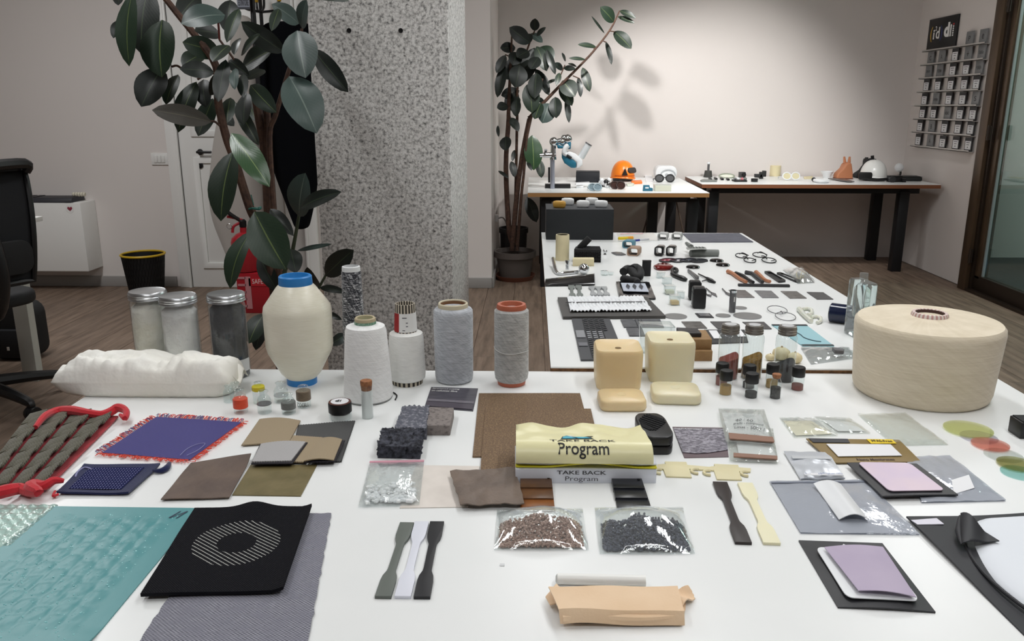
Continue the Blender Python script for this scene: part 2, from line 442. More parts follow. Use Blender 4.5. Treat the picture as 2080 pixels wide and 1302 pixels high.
# light conduit / pilaster strip on the corner
# ---- panelled white door behind the plant
DW = M('door_white', (236, 235, 232), .38)
d1 = struct('door_1', MB().box(-2.02, WL - .012, 0, .86, .02, 2.12), DW, bevel=.003)
for z0, z1 in ((.14, .92), (1.06, 2.0)):
    mb = MB(); mb.ring([(-2.35, z0), (-1.69, z0), (-1.69, z1), (-2.35, z1)], [(-2.31, z0 + .04), (-1.73, z0 + .04), (-1.73, z1 - .04), (-2.31, z1 - .04)], 0, .012, Matrix.Translation((0, WL - .022, 0)) @ Matrix.Rotation(math.pi / 2, 4, 'X'))
    struct('door_panel', mb, DW, d1, bevel=.002)
mb = MB()
for x0, x1 in ((-2.525, -2.44), (-1.6, -1.515)): mb.box((x0 + x1) / 2, WL - .018, 0, x1 - x0, .036, 2.2)
mb.box(-2.02, WL - .018, 2.14, .9, .036, .085)
for x0, x1 in ((-2.46, -2.44), (-1.6, -1.58)): mb.box((x0 + x1) / 2, WL - .024, 0, x1 - x0, .048, 2.15)
struct('trim_1', mb, DW, bevel=.004)
h = PY(404, 309, WL - .05)
Tm = Matrix.Translation((h.x, WL - .02, h.z)) @ Matrix.Rotation(math.pi / 2, 4, 'X')
hb = MB().lathe([(.02, 0), (.02, .012), (.009, .014), (.009, .045)], 18, T=Tm)
hb.tube([(h.x - .012, WL - .06, h.z), (h.x + .03, WL - .064, h.z), (h.x + .09, WL - .06, h.z)], .009, 10)
struct('door_handle', hb, BLACK, d1)
k = PY(406, 336, WL - .03)
struct('door_lock', MB().lathe([(.021, 0), (.021, .01), (.016, .012), (.006, .012), (.006, .009)], 20, T=Matrix.Translation((k.x, WL - .02, k.z)) @ Matrix.Rotation(math.pi / 2, 4, 'X')), BLACK, d1)
# ---- light switch plate
a, b = PY(307, 310, WL), PY(343, 336, WL)
sw = thing('light_switch', 'white rectangular light switch plate on the grey wall left of the door', 'switch', ((a.x + b.x) / 2, WL, (a.z + b.z) / 2))
obj('plate', MB().box(0, -.005, -.04, .118, .01, .08), WHITE, sw, bevel=.003)
for i in (-1, 0, 1): obj('rocker', MB().box(i * .026, -.012, -.024, .024, .006, .048), M('switch_white', (226, 225, 222), .4), sw, bevel=.0015)
# ---- fan coil heater on the wall
ac = thing('fan_coil_heater', 'white wall heater box with black top grille on the left wall', 'heater', (-3.09, WL, .145))
prof = [(0, 0), (0, .49), (-.06, .49), (-.2, .43), (-.2, 0)]
def side_prism(pts, x0, x1):
    mb = MB(); n = len(pts); vs = [(x0, y, z) for y, z in pts] + [(x1, y, z) for y, z in pts]
    return mb.add(vs, [tuple(range(n)), tuple(range(2 * n - 1, n - 1, -1))] + [(i, n + i, n + (i + 1) % n, (i + 1) % n) for i in range(n)])
obj('body', side_prism([(0, 0), (0, .478), (-.2, .478), (-.2, 0)], -1.6, 0), WHITE, ac, bevel=.006)
obj('top_grille', side_prism([(-.02, .478), (-.02, .51), (-.185, .51), (-.2, .479)], -1.6, -.06), M('grille_dark', (38, 38, 44), .5), ac, bevel=.003)
for i in range(9): obj('grille_slat', MB().box(-.35 - i * .055, -.1, .51, .04, .13, .004), M('slat_dark', (24, 24, 28), .5), ac)
bd = PY(142, 424, WL - .2)
T2 = Matrix.Translation((bd.x + 3.09, -.2, bd.z - .145)) @ Matrix.Rotation(math.pi / 2, 4, 'X')
obj('round_sticker', MB().lathe([(.03, 0), (.03, .0012)], 24, T=T2), M('paper_white', (236, 236, 234), .6), ac)
heart = []
for i in range(30):
    t_ = 2 * math.pi * i / 30; heart.append((.0011 * 16 * math.sin(t_) ** 3, .0011 * (13 * math.cos(t_) - 5 * math.cos(2 * t_) - 2 * math.cos(3 * t_) - math.cos(4 * t_)), 0))
obj('heart_print', MB().prism([(p[0], p[1]) for p in heart], .0012, .0018, T2), M('heart_red', (140, 52, 70), .6), ac)
bd2 = PY(140, 410, WL - .2)
text('AERMEC', [(bd2.x - .03, WL - .2015, bd2.z + .008), (bd2.x + .03, WL - .2015, bd2.z + .008), (bd2.x + .03, WL - .2015, bd2.z - .006), (bd2.x - .03, WL - .2015, bd2.z - .006)], M('ink_grey', (70, 70, 74), .6), ac, org=ac.location)
ob = PY(160, 391, WL - .1)
mb = MB()
for i in range(5): mb.lathe([(.012, -.008), (.016, 0), (.012, .008)], 10, T=Matrix.Translation((i * .018 - .036, 0, .016)) @ Matrix.Rotation(math.pi / 2, 4, 'Y'))
tag(obj('rolled_tape', mb, M('cream_cord', (214, 208, 190), .8), None, loc=(ob.x, WL - .1, .655)), 'small cream ribbed roll lying on top of the wall heater', 'roll')
# ---- waste bin
wb = P(300, 603, 0)
wbn = thing('waste_bin', 'black mesh waste basket with a yellow rim on the floor by the wall', 'bin', wb)
kb = mpp(wb)
MESHM = M('mesh_black', (20, 20, 22), .5, m=.3, bump=(420, .6))
bh = PY(297, 516, wb.y).z
obj('basket', MB().lathe([(.105, .0), (.105, .004), (.137, bh), (.134, bh), (.102, .006), (.001, .006)], 32, cap=False), MESHM, wbn)
mb = MB().tube([(.138 * math.cos(a * math.pi / 16), .138 * math.sin(a * math.pi / 16), bh) for a in range(32)], .0075, 8, closed=True)
obj('rim', mb, M('yellow_rim', (196, 160, 24), .45), wbn)
mb = MB()
for i in range(40):
    for s_ in (1, -1):
        a0 = 2 * math.pi * i / 40
        mb.tube([((.1065 + .031 * q) * math.cos(a0 + s_ * q * .5), (.1065 + .031 * q) * math.sin(a0 + s_ * q * .5), .01 + (bh - .015) * q) for q in (0, .25, .5, .75, 1)], .0012, 3)
obj('wire_mesh', mb, BLACK, wbn)
# ---- white desk at the left edge
dk = thing('white_desk', 'narrow white desk with square metal leg at the left edge behind the chair', 'desk', (-2.35, 3.66, 0))
obj('desktop', MB().box(-.7, .09, .735, 1.44, .22, .022), WHITE, dk, bevel=.002)
GREYW = M('leg_grey_white', (196, 197, 190), .45)
obj('leg', MB().box(-.02, .01, 0, .07, .05, .735), GREYW, dk, bevel=.003)
obj('leg', MB().box(-1.36, .01, 0, .07, .05, .735), GREYW, dk, bevel=.003)
obj('apron', MB().box(-.7, .01, .665, 1.27, .04, .07), GREYW, dk, bevel=.002)
# ---- office chair
ch = thing('office_chair', 'black mesh office chair at the left edge of the room', 'chair', (-2.37, 3.3, 0), rz=-2.0)
back = MB()
def backfn(u, v):
    xx = (u - .5) * (.44 - .1 * (1 - v)); return Vector((xx, .02 - .55 * (xx * xx) + .1 * (v - .3) ** 2 - .02, .55 + .46 * v))
back.sheet(lambda u, v: Vector((backfn(u, v).x, -backfn(u, v).y + .2, backfn(u, v).z)), 12, 12, .003)
obj('back_mesh', back, M('chair_mesh', (26, 27, 31), .8, bump=(900, .5)), ch)
fr = MB(); ring = [backfn(u, v) for u, v in ([(i / 10, 1) for i in range(11)] + [(1, 1 - i / 10) for i in range(1, 11)] + [(1 - i / 10, 0) for i in range(1, 11)] + [(0, i / 10) for i in range(1, 10)])]
fr.tube([(p.x, -p.y + .2, p.z) for p in ring], .013, 8, closed=True)
obj('back_frame', fr, BLACK, ch)
fr = MB().tube([(-.21, .2, 1.0), (-.2, .215, 1.035), (0, .23, 1.035), (.2, .215, 1.035), (.235, .19, 1.07)], [.018, .022, .024, .022, .016], 8)
obj('head_bar', fr, BLACK, ch)
obj('lumbar_support', MB().prism(rrect(.34, .14, .05), 0, .03, Matrix.Translation((0, .235, .66)) @ Matrix.Rotation(math.pi / 2, 4, 'X')), BLACKM, ch, bevel=.006)
obj('back_spine', MB().tube([(0, .25, .8), (0, .27, .6), (0, .2, .44), (0, .05, .41)], [.02, .028, .03, .03], 10), BLACK, ch)
obj('seat', MB().prism(rrect(.48, .46, .1), .44, .5, Matrix.Translation((0, -.06, 0))), BLACKM, ch, bevel=.02, seg=3)
obj('gas_column', MB().lathe([(.03, .08), (.03, .28), (.018, .28), (.018, .43)], 16), BLACK, ch)
CASTER = mesh_of('caster', MB().lathe([(.028, -.022), (.03, -.018), (.03, -.004), (.02, 0), (.03, .004), (.03, .018), (.028, .022)], 16, T=Matrix.Rotation(math.pi / 2, 4, 'Y')), BLACK)
for i in range(5):
    an = i * 2 * math.pi / 5 - .95
    c_, s_ = math.cos(an), math.sin(an)
    lg = obj('base_leg', MB().tube([(.02 * c_, .02 * s_, .11), (.2 * c_, .2 * s_, .095), (.32 * c_, .32 * s_, .075), (.335 * c_, .335 * s_, .055)], [.03, .024, .019, .012], 8), BLACK, ch)
    obj('caster', CASTER, None, lg, loc=(.335 * c_, .335 * s_, .03), rz=an)
# ---- dark bag standing under the desk
bg = P(38, 785, 0)
bk = thing('backpack', 'black backpack with a small white tag standing on the floor beside the chair', 'backpack', (-2.66, 4.05, 0))
mb = MB(); pts = rrect(.26, .3, .07)
mb.prism([(p[0], p[1]) for p in pts], 0, .13, Matrix.Translation((0, .06, .15)) @ Matrix.Rotation(math.pi / 2, 4, 'X'))
obj('bag_body', mb, BLACKM, bk, bevel=.02, seg=3)
obj('front_pocket', MB().prism(rrect(.2, .15, .04), 0, .03, Matrix.Translation((0, -.065, .09)) @ Matrix.Rotation(math.pi / 2, 4, 'X')), M('bag_grey', (30, 31, 36), .8), bk, bevel=.008)
obj('white_tag', MB().box(.0, -.1, .06, .012, .003, .018), WHITE, bk)
obj('carry_loop', MB().tube([(-.03, 0, .295), (-.02, 0, .325), (.02, 0, .325), (.03, 0, .295)], .006, 6), BLACK, bk)
# ---- granite column
cx0, cx1, cy0, cy1 = -.677, -.254, 2.6, 3.25
colm = MB()
def colface(): 
    mb = MB(); n = 24
    mb.box((cx0 + cx1) / 2, (cy0 + cy1) / 2, 0, cx1 - cx0, cy1 - cy0, CZ); return mb
gc = tag(obj('granite_column', colface(), GRANITE, None, bevel=.006), 'rough speckled grey granite column standing behind the near table', 'column')
for pxx, pyy in ((709, 62), (814, 62)):
    p = PY(pxx, pyy, cy0); obj('drill_hole', MB().lathe([(.007, 0), (.007, .002), (.0055, .002), (.004, .001)], 14, T=Matrix.Translation((p.x, cy0, p.z)) @ Matrix.Rotation(math.pi / 2, 4, 'X')), M('hole_black', (8, 8, 8), .9), gc)
# ================================================================== tables
LEGB = M('leg_black', (14, 15, 19), .5)
def table(name, label, x0, x1, y0, y1, z, legs, lw=.075, edge=PLY, th=.026):
    cx, cy = (x0 + x1) / 2, (y0 + y1) / 2
    t = thing(name, label, 'table', (cx, cy, 0))
    obj('tabletop', MB().box(0, 0, z - .003, x1 - x0, y1 - y0, .003), LAM, t)
    obj('board', MB().box(0, 0, z - th, x1 - x0 - .001, y1 - y0 - .001, th - .0031), edge, t)
    for lx, ly in legs: obj('leg', MB().box(lx - cx, ly - cy, 0, lw, lw, z - th - .03), LEGB, t, bevel=.004)
    for ly in (legs[0][1], legs[-1][1]): obj('under_rail', MB().box(0, ly - cy, z - th - .05, x1 - x0 - .2, .04, .05), LEGB, t)
    return t
table('sample_table', 'large white laminate table in the foreground covered with material samples', -.832, .928, .42, 1.601, TZ, [(-.7, .55), (.8, .55), (-.7, 1.45), (.8, 1.45)])
table('sample_table', 'long white table behind the near table, reaching back into the room', .04, .88, 1.6045, 3.45, MZ, [(.14, 1.75), (.78, 1.75), (.14, 3.3), (.78, 3.3)], edge=M('chipboard', (136, 98, 62), .7, noise=(120, (96, 66, 40))))
EDGE2 = M('edge_tan', (166, 122, 74), .55)
EDGE3 = M('edge_redbrown', (128, 78, 48), .55)
dt = table('sample_table', 'white desk with tan edge and the orange helmet, left at the far wall', -.03, 1.21, 5.68, 6.93, BZ, [(.1, 5.85), (1.13, 5.85), (.1, 6.75), (1.13, 6.75)], edge=EDGE2, th=.03)
obj('leg', MB().box(.93 - .59, 6.4 - 6.305, 0, .075, .075, BZ - .06), LEGB, dt)
for a, b in (((.96, .66), (.8, 0)), ((1.09, .66), (1.27, 0))): obj('brace_rod', MB().tube([(a[0] - .59, 6.45 - 6.305, a[1]), (b[0] - .59, 6.45 - 6.305, b[1])], .006, 6), M('rod_brown', (96, 80, 70), .5), dt)
table('sample_table', 'long white table with brown edge against the far wall', 1.29, 3.085, 6.34, 7.06, BZ, [(1.41, 6.48), (2.87, 6.48), (1.41, 6.96), (2.87, 6.96)], edge=EDGE3, th=.03)
# ================================================================== glass door, right wall
BRZ = M('bronze_frame', (98, 80, 62), .38, m=.5, noise=(8, (78, 62, 48)), stretch=(1, 1, .2))
BRZD = M('bronze_dark', (52, 42, 34), .45, m=.4)
wd = thing('door_2', 'bronze framed glass door', 'door', (WR, YD1, 0)); del wd['category']; del wd['label']; wd['kind'] = 'structure'
FH = 2.5
obj('frame_post', MB().box(-.01, -.05, 0, .1, .1, FH), BRZ, wd, bevel=.004)
obj('frame_rebate', MB().box(.0, -.115, 0, .07, .035, FH), BRZD, wd, bevel=.002)
obj('leaf_stile', MB().box(.01, -.165, .1, .06, .06, FH - .1), BRZ, wd, bevel=.003)
obj('leaf_bottom_rail', MB().box(.01, (YD0 - YD1) / 2 - .06, .02, .06, YD1 - YD0 - .15, .1), BRZD, wd, bevel=.003)
obj('threshold', MB().box(-.005, (YD0 - YD1) / 2, 0, .1, YD1 - YD0, .02), BRZD, wd)
obj('frame_post', MB().box(-.01, YD0 - YD1 + .05, 0, .1, .1, FH), BRZ, wd, bevel=.004)
obj('frame_head', MB().box(-.01, (YD0 - YD1) / 2, FH, .1, YD1 - YD0, .1), BRZ, wd, bevel=.004)
for pxx, pyy in ((2010, 270), (1972, 520), (2051, 8)):
    p = PX(pxx, pyy, WR - .06); obj('hinge', MB().lathe([(.011, -.05), (.011, -.012), (.013, -.012), (.013, .012), (.011, .012), (.011, .05)], 12, T=Matrix.Translation((-.065, p.y - YD1, p.z))).box(-.062, p.y - YD1, p.z - .045, .006, .04, .09), BRZD, wd)
GLASSG = thin('door_glass', (214, 226, 222), .04, .02, (150, 170, 164))
obj('glass_pane', MB().box(.01, (YD0 - YD1) / 2 - .09, .12, .012, YD1 - YD0 - .25, FH - .13), GLASSG, wd)
obj('glass_edge', MB().box(.004, -.2, .12, .02, .008, FH - .13), M('seal_grey', (150, 156, 154), .3, m=.3), wd)
# space behind the glass: floor, wall, a leaning pale board, a blue panel added in place of window daylight
struct('wall_corridor', MB().box(4.75, 4.2, 0, .1, 7, CZ), M('corridor_wall', (150, 166, 162), .8))
struct('floor_corridor', MB().box(3.95, 4.2, -.06, 1.5, 7, .06), M('corridor_floor', (52, 58, 62), .5))
pb = thing('display_board', 'tall pale green display board standing beyond the glass door', 'board', (3.95, 5.55, 0), rz=.12)
obj('panel', MB().box(0, 0, .1, .05, .95, 1.9), M('board_pale', (186, 200, 194), .5), pb, bevel=.004)
obj('foot', MB().box(0, 0, 0, .3, .5, .1), M('board_foot', (36, 42, 48), .5), pb)
bb = P(2072, 580, .02)
tag(obj('blue_daylight_panel', MB().prism(rrect(.5, .9, .03), 0, .02), M('daylight_blue', (84, 150, 214), .5), None, loc=(3.75, 4.75, 0), bevel=.004), 'bright blue mat on the floor beyond the glass door', 'mat')
area('corridor_light', (3.95, 4.6, 2.7), .3, 1.6, 60, col=(.94, 1, .99))
# ================================================================== card display on the right wall
def zw(x, y): return (1820 + x / 4.07, y / 4.07)          # coordinates read off a zoomed view of the display
SHX = WR - .002
sb = [PX(*zw(x, y), SHX - .012) for x, y in ((280, 163), (520, 115), (485, 385), (248, 415))]
lg = thing('sign_board', 'square black sign board with white lettering above the card shelves', 'sign', (SHX, (sb[0].y + sb[1].y) / 2, sb[3].z))
Y0, Y1 = (sb[0].y + sb[3].y) / 2, (sb[1].y + sb[2].y) / 2; Z0, Z1 = (sb[3].z + sb[2].z) / 2, (sb[0].z + sb[1].z) / 2
obj('panel', MB().box(-.006, 0, Z0 - lg.location.z, .012, Y0 - Y1, Z1 - Z0), M('sign_black', (20, 20, 22), .5), lg, bevel=.001)
def sgn(s, u0, u1, v0, v1, m, bold=0, nm='lettering'):
    X = SHX - .0135; f = lambda u, v: (X, Y0 + (Y1 - Y0) * u, Z0 + (Z1 - Z0) * v)
    return text(s, [f(u0, v1), f(u1, v1), f(u1, v0), f(u0, v0)], m, lg, nm, lg.location, bold=bold)
SW = M('print_white', (240, 240, 238), .5); 
sgn('(', .1, .17, .25, .74, M('print_yellow', (214, 170, 50), .5), .01)
sgn('i', .2, .25, .33, .64, SW, .02); sgn('2', .26, .32, .6, .74, SW, .01); sgn('d', .3, .43, .33, .7, SW, .02)
sgn(')', .45, .52, .25, .74, M('print_navy', (44, 58, 120), .5), .01)
sgn('d', .58, .76, .34, .8, SW, .05); sgn('i', .78, .83, .34, .72, SW, .05)
for i in range(6): 
    f = lambda u, v: (SHX - .0125, Y0 + (Y1 - Y0) * u - lg.location.y, Z0 + (Z1 - Z0) * v - lg.location.z)
    p = f(.88, .34 + i * .07); obj('ink_block', MB().box(p[0] - SHX, p[1], p[2], .002, .017, .011), SW if i < 5 else M('print_red', (200, 44, 44), .5), lg)
rows = [((235, 430), (755, 355)), ((220, 545), (740, 485)), ((205, 655), (720, 615)), ((190, 768), (700, 740)), ((172, 880), (685, 870)), ((160, 990), (660, 995)), ((148, 1095), (640, 1120)), ((135, 1210), (622, 1250))]
SHM = M('shelf_alu', (196, 192, 188), .4, m=.25)
ordn = ['top', 'second', 'third', 'fourth', 'fifth', 'sixth', 'seventh', 'lowest']
zs = []
for i, (a, b) in enumerate(rows):
    pa, pb_ = PX(*zw(*a), SHX - .02), PX(*zw(*b), SHX - .02); z = (pa.z + pb_.z) / 2; zs.append(z)
    s_ = thing('card_ledge', f'narrow grey metal ledge on the right wall, {ordn[i]} of eight', 'shelf', (SHX, (pa.y + pb_.y) / 2, z), group='ledges of the card display')
    L = abs(pa.y - pb_.y)
    obj('ledge', MB().box(-.02, 0, -.004, .04, L, .004), SHM, s_); obj('lip', MB().box(-.039, 0, -.004, .002, L, .014), SHM, s_)
cols = [[None, None, None, 600, 712], [278, 370, 480, 587, 698], [260, 352, 460, 570, 677], [243, 337, 443, 555, 655], [227, 321, 427, 540, 648], [210, 301, 415, 520, 625], [190, 285, 392, 502, 607], [175, 272, 376, 485, 588]]
kinds = ['---GG', 'GGBGG', 'GGBBG', 'BBBBB', 'BGBBG', 'BBGBB', 'BGBBB', 'BGBBB']
mk = {(0, 3): 'P', (0, 4): 'e', (1, 0): 'C', (1, 1): 'A', (1, 3): '+', (1, 4): 'Stilo', (2, 0): 'space', (2, 1): 'FORM', (2, 4): 'PUREN', (4, 1): 'omnia', (4, 4): 'S', (5, 2): 'NOVO', (6, 1): 'B', (7, 1): 'A'}
CS = .098
TB = M('card_black', (28, 28, 32), .5); TG = M('card_grey', (138, 140, 141), .42, m=.3, noise=(6, (124, 126, 128))); TW = M('card_white', (232, 232, 234), .5); INK = M('ink_dark', (58, 58, 62), .6)
mB, mW = mesh_of('card', MB().box(-.004, 0, 0, .007, CS, CS), TB), mesh_of('white_label', MB().box(-.0085, 0, .014, .002, CS * .78, CS * .6), TW)
mG = mesh_of('plate', MB().box(-.004, 0, 0, .008, CS, CS), TG, .0008)
mL = mesh_of('print_lines', MB().box(-.0098, 0, .06, .0008, CS * .5, .004).box(-.0098, 0, .045, .0008, CS * .36, .004).box(-.0098, 0, .025, .0008, .01, .008), INK)
colw = ['first from the left', 'second from the left', 'middle', 'fourth from the left', 'rightmost']
for r in range(8):
    for c_ in range(5):
        kd = kinds[r][c_]
        if kd == '-': continue
        (ax, ay), (bx, by) = rows[r]; cx_ = cols[r][c_]; cy_ = ay + (by - ay) * (cx_ - ax) / (bx - ax)
        p = PX(*zw(cx_, cy_), SHX - .02)
        desc = 'black white-labelled card' if kd == 'B' else 'grey metal plate'
        t = thing('display_card' if kd == 'B' else 'metal_plate', f'{desc} on the {ordn[r]} wall ledge, {colw[c_]}', 'card' if kd == 'B' else 'plate', (SHX - .012, p.y, zs[r]), group='cards of the wall display')
        if kd == 'B': obj('card', mB, None, t); obj('white_label', mW, None, t); obj('print_lines', mL, None, t)
        else:
            obj('plate', mG, None, t); s_ = mk.get((r, c_), 'o'); hw = .032 if len(s_) > 1 else .014; hz = .012 if len(s_) > 1 else .017
            X, yy, zz_ = t.location.x - .0088, p.y, zs[r] + .05
            text(s_, [(X, yy + hw, zz_ + hz), (X, yy - hw, zz_ + hz), (X, yy - hw, zz_ - hz), (X, yy + hw, zz_ - hz)], INK, t, 'mark', t.location, bold=.01)
# ================================================================== rubber plants
def leaf_mat(name, c1, c2, rib, rough=.42):
    m, t = base(name); b = t.bsdf; b.inputs['Roughness'].default_value = rough
    v = t.coords(True); sx = t.new('ShaderNodeSeparateXYZ'); t.link(v, sx.inputs[0])
    d = t.math('ABSOLUTE', t.math('SUBTRACT', sx.outputs[0], .5))
    oi = t.new('ShaderNodeObjectInfo')
    col = t.mix(oi.outputs['Random'], lin(c1), lin(c2))
    veins = t.math('SINE', t.math('ADD', t.math('MULTIPLY', sx.outputs[1], 95), t.math('MULTIPLY', d, -60)))
    col = t.mix(t.math('MULTIPLY', t.math('ADD', veins, 1), .02), col, lin(rib))
    col = t.mix(t.math('LESS_THAN', d, .018), col, lin(rib))
    t.link(col, b.inputs['Base Color']); b.inputs['Coat Weight'].default_value = .08; b.inputs['Coat Roughness'].default_value = .25
    t.link(t.bump(veins, .015, .002), b.inputs['Normal']); return m
LG = leaf_mat('leaf_green', (26, 40, 31), (38, 56, 42), (96, 112, 66))
LS = leaf_mat('leaf_grey_green', (58, 74, 70), (72, 88, 84), (112, 126, 118), .36)
LB = leaf_mat('leaf_light', (52, 80, 54), (62, 92, 60), (128, 150, 96), .25)
LU = leaf_mat('leaf_underside', (56, 52, 44), (60, 56, 46), (84, 80, 62), .55)
LD = leaf_mat('leaf_deep', (16, 24, 22), (24, 34, 28), (58, 72, 50))
BARK = M('bark_brown', (92, 66, 52), .8, noise=(60, (66, 46, 38)), bump=(120, .5))
TWIG = M('twig_red', (110, 52, 46), .6)
def leaf(par, b, t, wd, mat, n, fold=.12, arch=.08, stem=None):
    b, t = Vector(b), Vector(t); ax = t - b; L = ax.length; ax = ax / L
    n = (n - ax * n.dot(ax)).normalized(); wv = ax.cross(n).normalized()
    NU, NV = 6, 10; mb = MB(); vs, uv, fs = [], [], []
    for j in range(NV + 1):
        s_ = j / NV
        wid = math.sin(math.pi * s_) ** .62 if 0 < s_ < 1 else 0.0
        wid = max(wid, .012)
        for i in range(NU + 1):
            q = i / NU - .5
            p = b + ax * (L * s_) + wv * (q * wd * wid) + n * (L * arch * math.sin(math.pi * s_) - L * arch * .6 * s_ * s_ + abs(q) * wd * wid * fold + .006 * math.sin(9 * s_ + 5 * q) * abs(q) * 2 * L)
            vs.append(p - par.location); uv.append((i / NU, s_))
    for j in range(NV):
        for i in range(NU):
            a = j * (NU + 1) + i; fs.append((a, a + 1, a + NU + 2, a + NU + 1))
    mb.add(vs, fs, None, uv)
    if stem is not None:
        st = Vector(stem); mid = (st + b) / 2 + Vector((0, 0, .006))
        mb.tube([st - par.location, mid - par.location, b - par.location], .0028 * max(1, L / .18), 5)
    return obj('leaf', mb, mat, par, sharp=80)
def z2(x, y): return (220 + x / 3.1, y / 3.1)
def z4(x, y): return (380 + x / 3.617, 340 + y / 3.617)
rp = thing('rubber_plant', 'large rubber plant with broad dark leaves in front of the granite column', 'plant', (-.74, 2.2, 0))
rnd = random.Random(3)
G, S, L_, U, D = LG, LS, LB, LU, LD
left_leaves = [
 (z2, 150, -40, 120, 412, 148, G, -.1), (z2, 250, -70, 200, 330, 205, D, 0), (z2, 340, 125, 330, 482, 235, G, -.06), (z2, 70, -60, 62, 30, 70, D, .05), (z2, 90, 120, 30, 235, 70, D, .08),
 (z2, 340, 430, 205, 668, 180, D, .02), (z2, 440, 470, 360, 655, 100, G, .05), (z2, 555, 515, 435, 828, 125, G, .06), (z2, 600, 500, 612, 668, 110, D, .08), (z2, 660, 620, 565, 855, 110, G, .1),
 (z2, 650, 768, 275, 690, 125, U, -.12), (z2, 665, 455, 452, 432, 105, D, -.05), (z2, 735, 95, 458, 140, 165, S, -.16), (z2, 705, 215, 545, 190, 120, D, -.02), (z2, 770, 0, 745, 200, 120, D, -.04),
 (z2, 825, 55, 745, 262, 80, G, -.08), (z2, 1110, 330, 838, 140, 118, D, -.06), (z2, 835, 350, 950, 212, 66, G, -.08), (z2, 840, 430, 1030, 310, 140, G, -.02), (z2, 1190, 192, 1240, 486, 215, S, -.12),
 (z2, 1140, 480, 1312, 828, 235, S, -.14), (z2, 1290, 310, 1508, 578, 118, D, .1), (z2, 1218, 178, 1245, 2, 105, S, -.05), (z2, 1200, 150, 1035, 25, 105, S, 0), (z2, 1075, 55, 1028, 190, 66, G, -.08),
 (z2, 1260, -30, 1510, -2, 70, G, .12), (z2, 775, 838, 1012, 1168, 150, L_, -.2), (z2, 785, 955, 700, 1390, 190, G, -.1), (z2, 895, 535, 1052, 705, 118, G, -.08), (z2, 870, 585, 850, 785, 120, D, -.14),
 (z2, 800, 645, 945, 912, 80, G, -.06), (z2, 740, 375, 690, 640, 100, D, -.12), (z2, 770, 615, 745, 770, 90, G, .02), (z2, 850, 465, 850, 610, 70, D, -.16), (z2, 800, 430, 795, 560, 62, S, -.17),
 (z2, 700, 335, 470, 265, 130, G, .0), (z2, 760, 285, 655, 385, 110, G, -.1), (z2, 985, 440, 870, 500, 90, D, .02), (z2, 600, 340, 465, 410, 120, G, .06), (z2, 570, -30, 440, 110, 130, D, .05),
 (z2, 640, 600, 720, 440, 70, D, .04), (z2, 760, 380, 880, 470, 80, D, -.03), (z2, 830, 240, 790, 340, 60, D, .05), (z2, 700, 700, 790, 790, 70, D, .09), (z2, 880, 640, 930, 760, 70, G, .07),
 (z4, 495, 325, 722, 748, 285, G, -.22), (z4, 470, 470, 300, 885, 170, G, -.12), (z4, 822, 362, 862, 45, 195, S, -.1), (z4, 830, 300, 1122, 175, 112, D, -.16), (z4, 808, 612, 1060, 562, 34, S, -.1),
 (z4, 1015, 795, 1218, 608, 150, D, -.14), (z4, 610, 305, 778, 495, 90, D, -.1), (z4, 760, 600, 800, 770, 130, D, -.08), (z4, 965, 880, 880, 740, 100, D, -.06), (z4, 975, 882, 1165, 915, 55, D, -.1),
 (z4, 530, 640, 660, 910, 120, D, .0), (z4, 565, 1075, 450, 1290, 140, G, .0), (z4, 1040, 1075, 1130, 1115, 44, D, 0), (z4, 1160, 1230, 1050, 1300, 80, D, 0), (z4, 590, 1110, 500, 1340, 120, D, .03)]
for fz, bx, by, tx, ty, wd, mt, dy in left_leaves:
    sc = 3.1 if fz is z2 else 3.617
    Y = 2.3 + dy * 1.4; wpx = wd / sc
    b, t = PY(*fz(bx, by), Y + .03), PY(*fz(tx, ty), Y - .03)
    k = mpp(b); leaf(rp, b, t, wpx * k * 1.05, mt, Vector((rnd.uniform(-.35, .35), -1, rnd.uniform(.1, .6))), rnd.uniform(.05, .2), rnd.uniform(.03, .09))
def stem(par, pts, r, mat=BARK, name='stem', n=8):
    return obj(name, MB().tube([Vector(p) - par.location for p in pts], r, n), mat, par)
A = [PY(*z2(x, y), 2.3) for x, y in ((320, -60), (430, 80), (560, 240), (680, 420), (692, 640), (742, 860), (800, 1020), (888, 1300))] + [PY(*z4(x, y), 2.3) for x, y in ((520, 420), (590, 640), (640, 860))] + [Vector((-.72, 2.25, .3))]
stem(rp, A, [.008, .009, .01, .011, .0115, .012, .0125, .013, .014, .015, .016, .018])
stem(rp, [PY(*z2(x, y), 2.34) for x, y in ((925, 610), (955, 760), (990, 985))] + [PY(*z4(x, y), 2.34) for x, y in ((600, 400), (640, 800))] + [Vector((-.7, 2.26, .3))], [.011, .014, .014, .013, .014, .016])
stem(rp, [PY(*z2(x, y), 2.33) for x, y in ((1000, 700), (1005, 860), (1010, 985))] + [PY(*z4(x, y), 2.33) for x, y in ((620, 420), (650, 900))] + [Vector((-.68, 2.22, .3))], [.01, .0105, .0105, .011, .012, .014])
stem(rp, [PY(*z2(x, y), 2.3) for x, y in ((1220, 180), (1180, 330), (1135, 450), (1055, 720), (1015, 860), (1040, 1300))] + [PY(*z4(x, y), 2.3) for x, y in ((670, 600), (690, 900))] + [Vector((-.66, 2.25, .3))], [.004, .005, .006, .007, .008, .009, .01, .011, .012])
stem(rp, [PY(*z4(x, y), 2.28) for x, y in ((828, 320), (800, 480), (770, 640), (720, 900))] + [Vector((-.64, 2.2, .3))], [.004, .005, .006, .007, .008], M('green_stem', (58, 66, 46), .6))
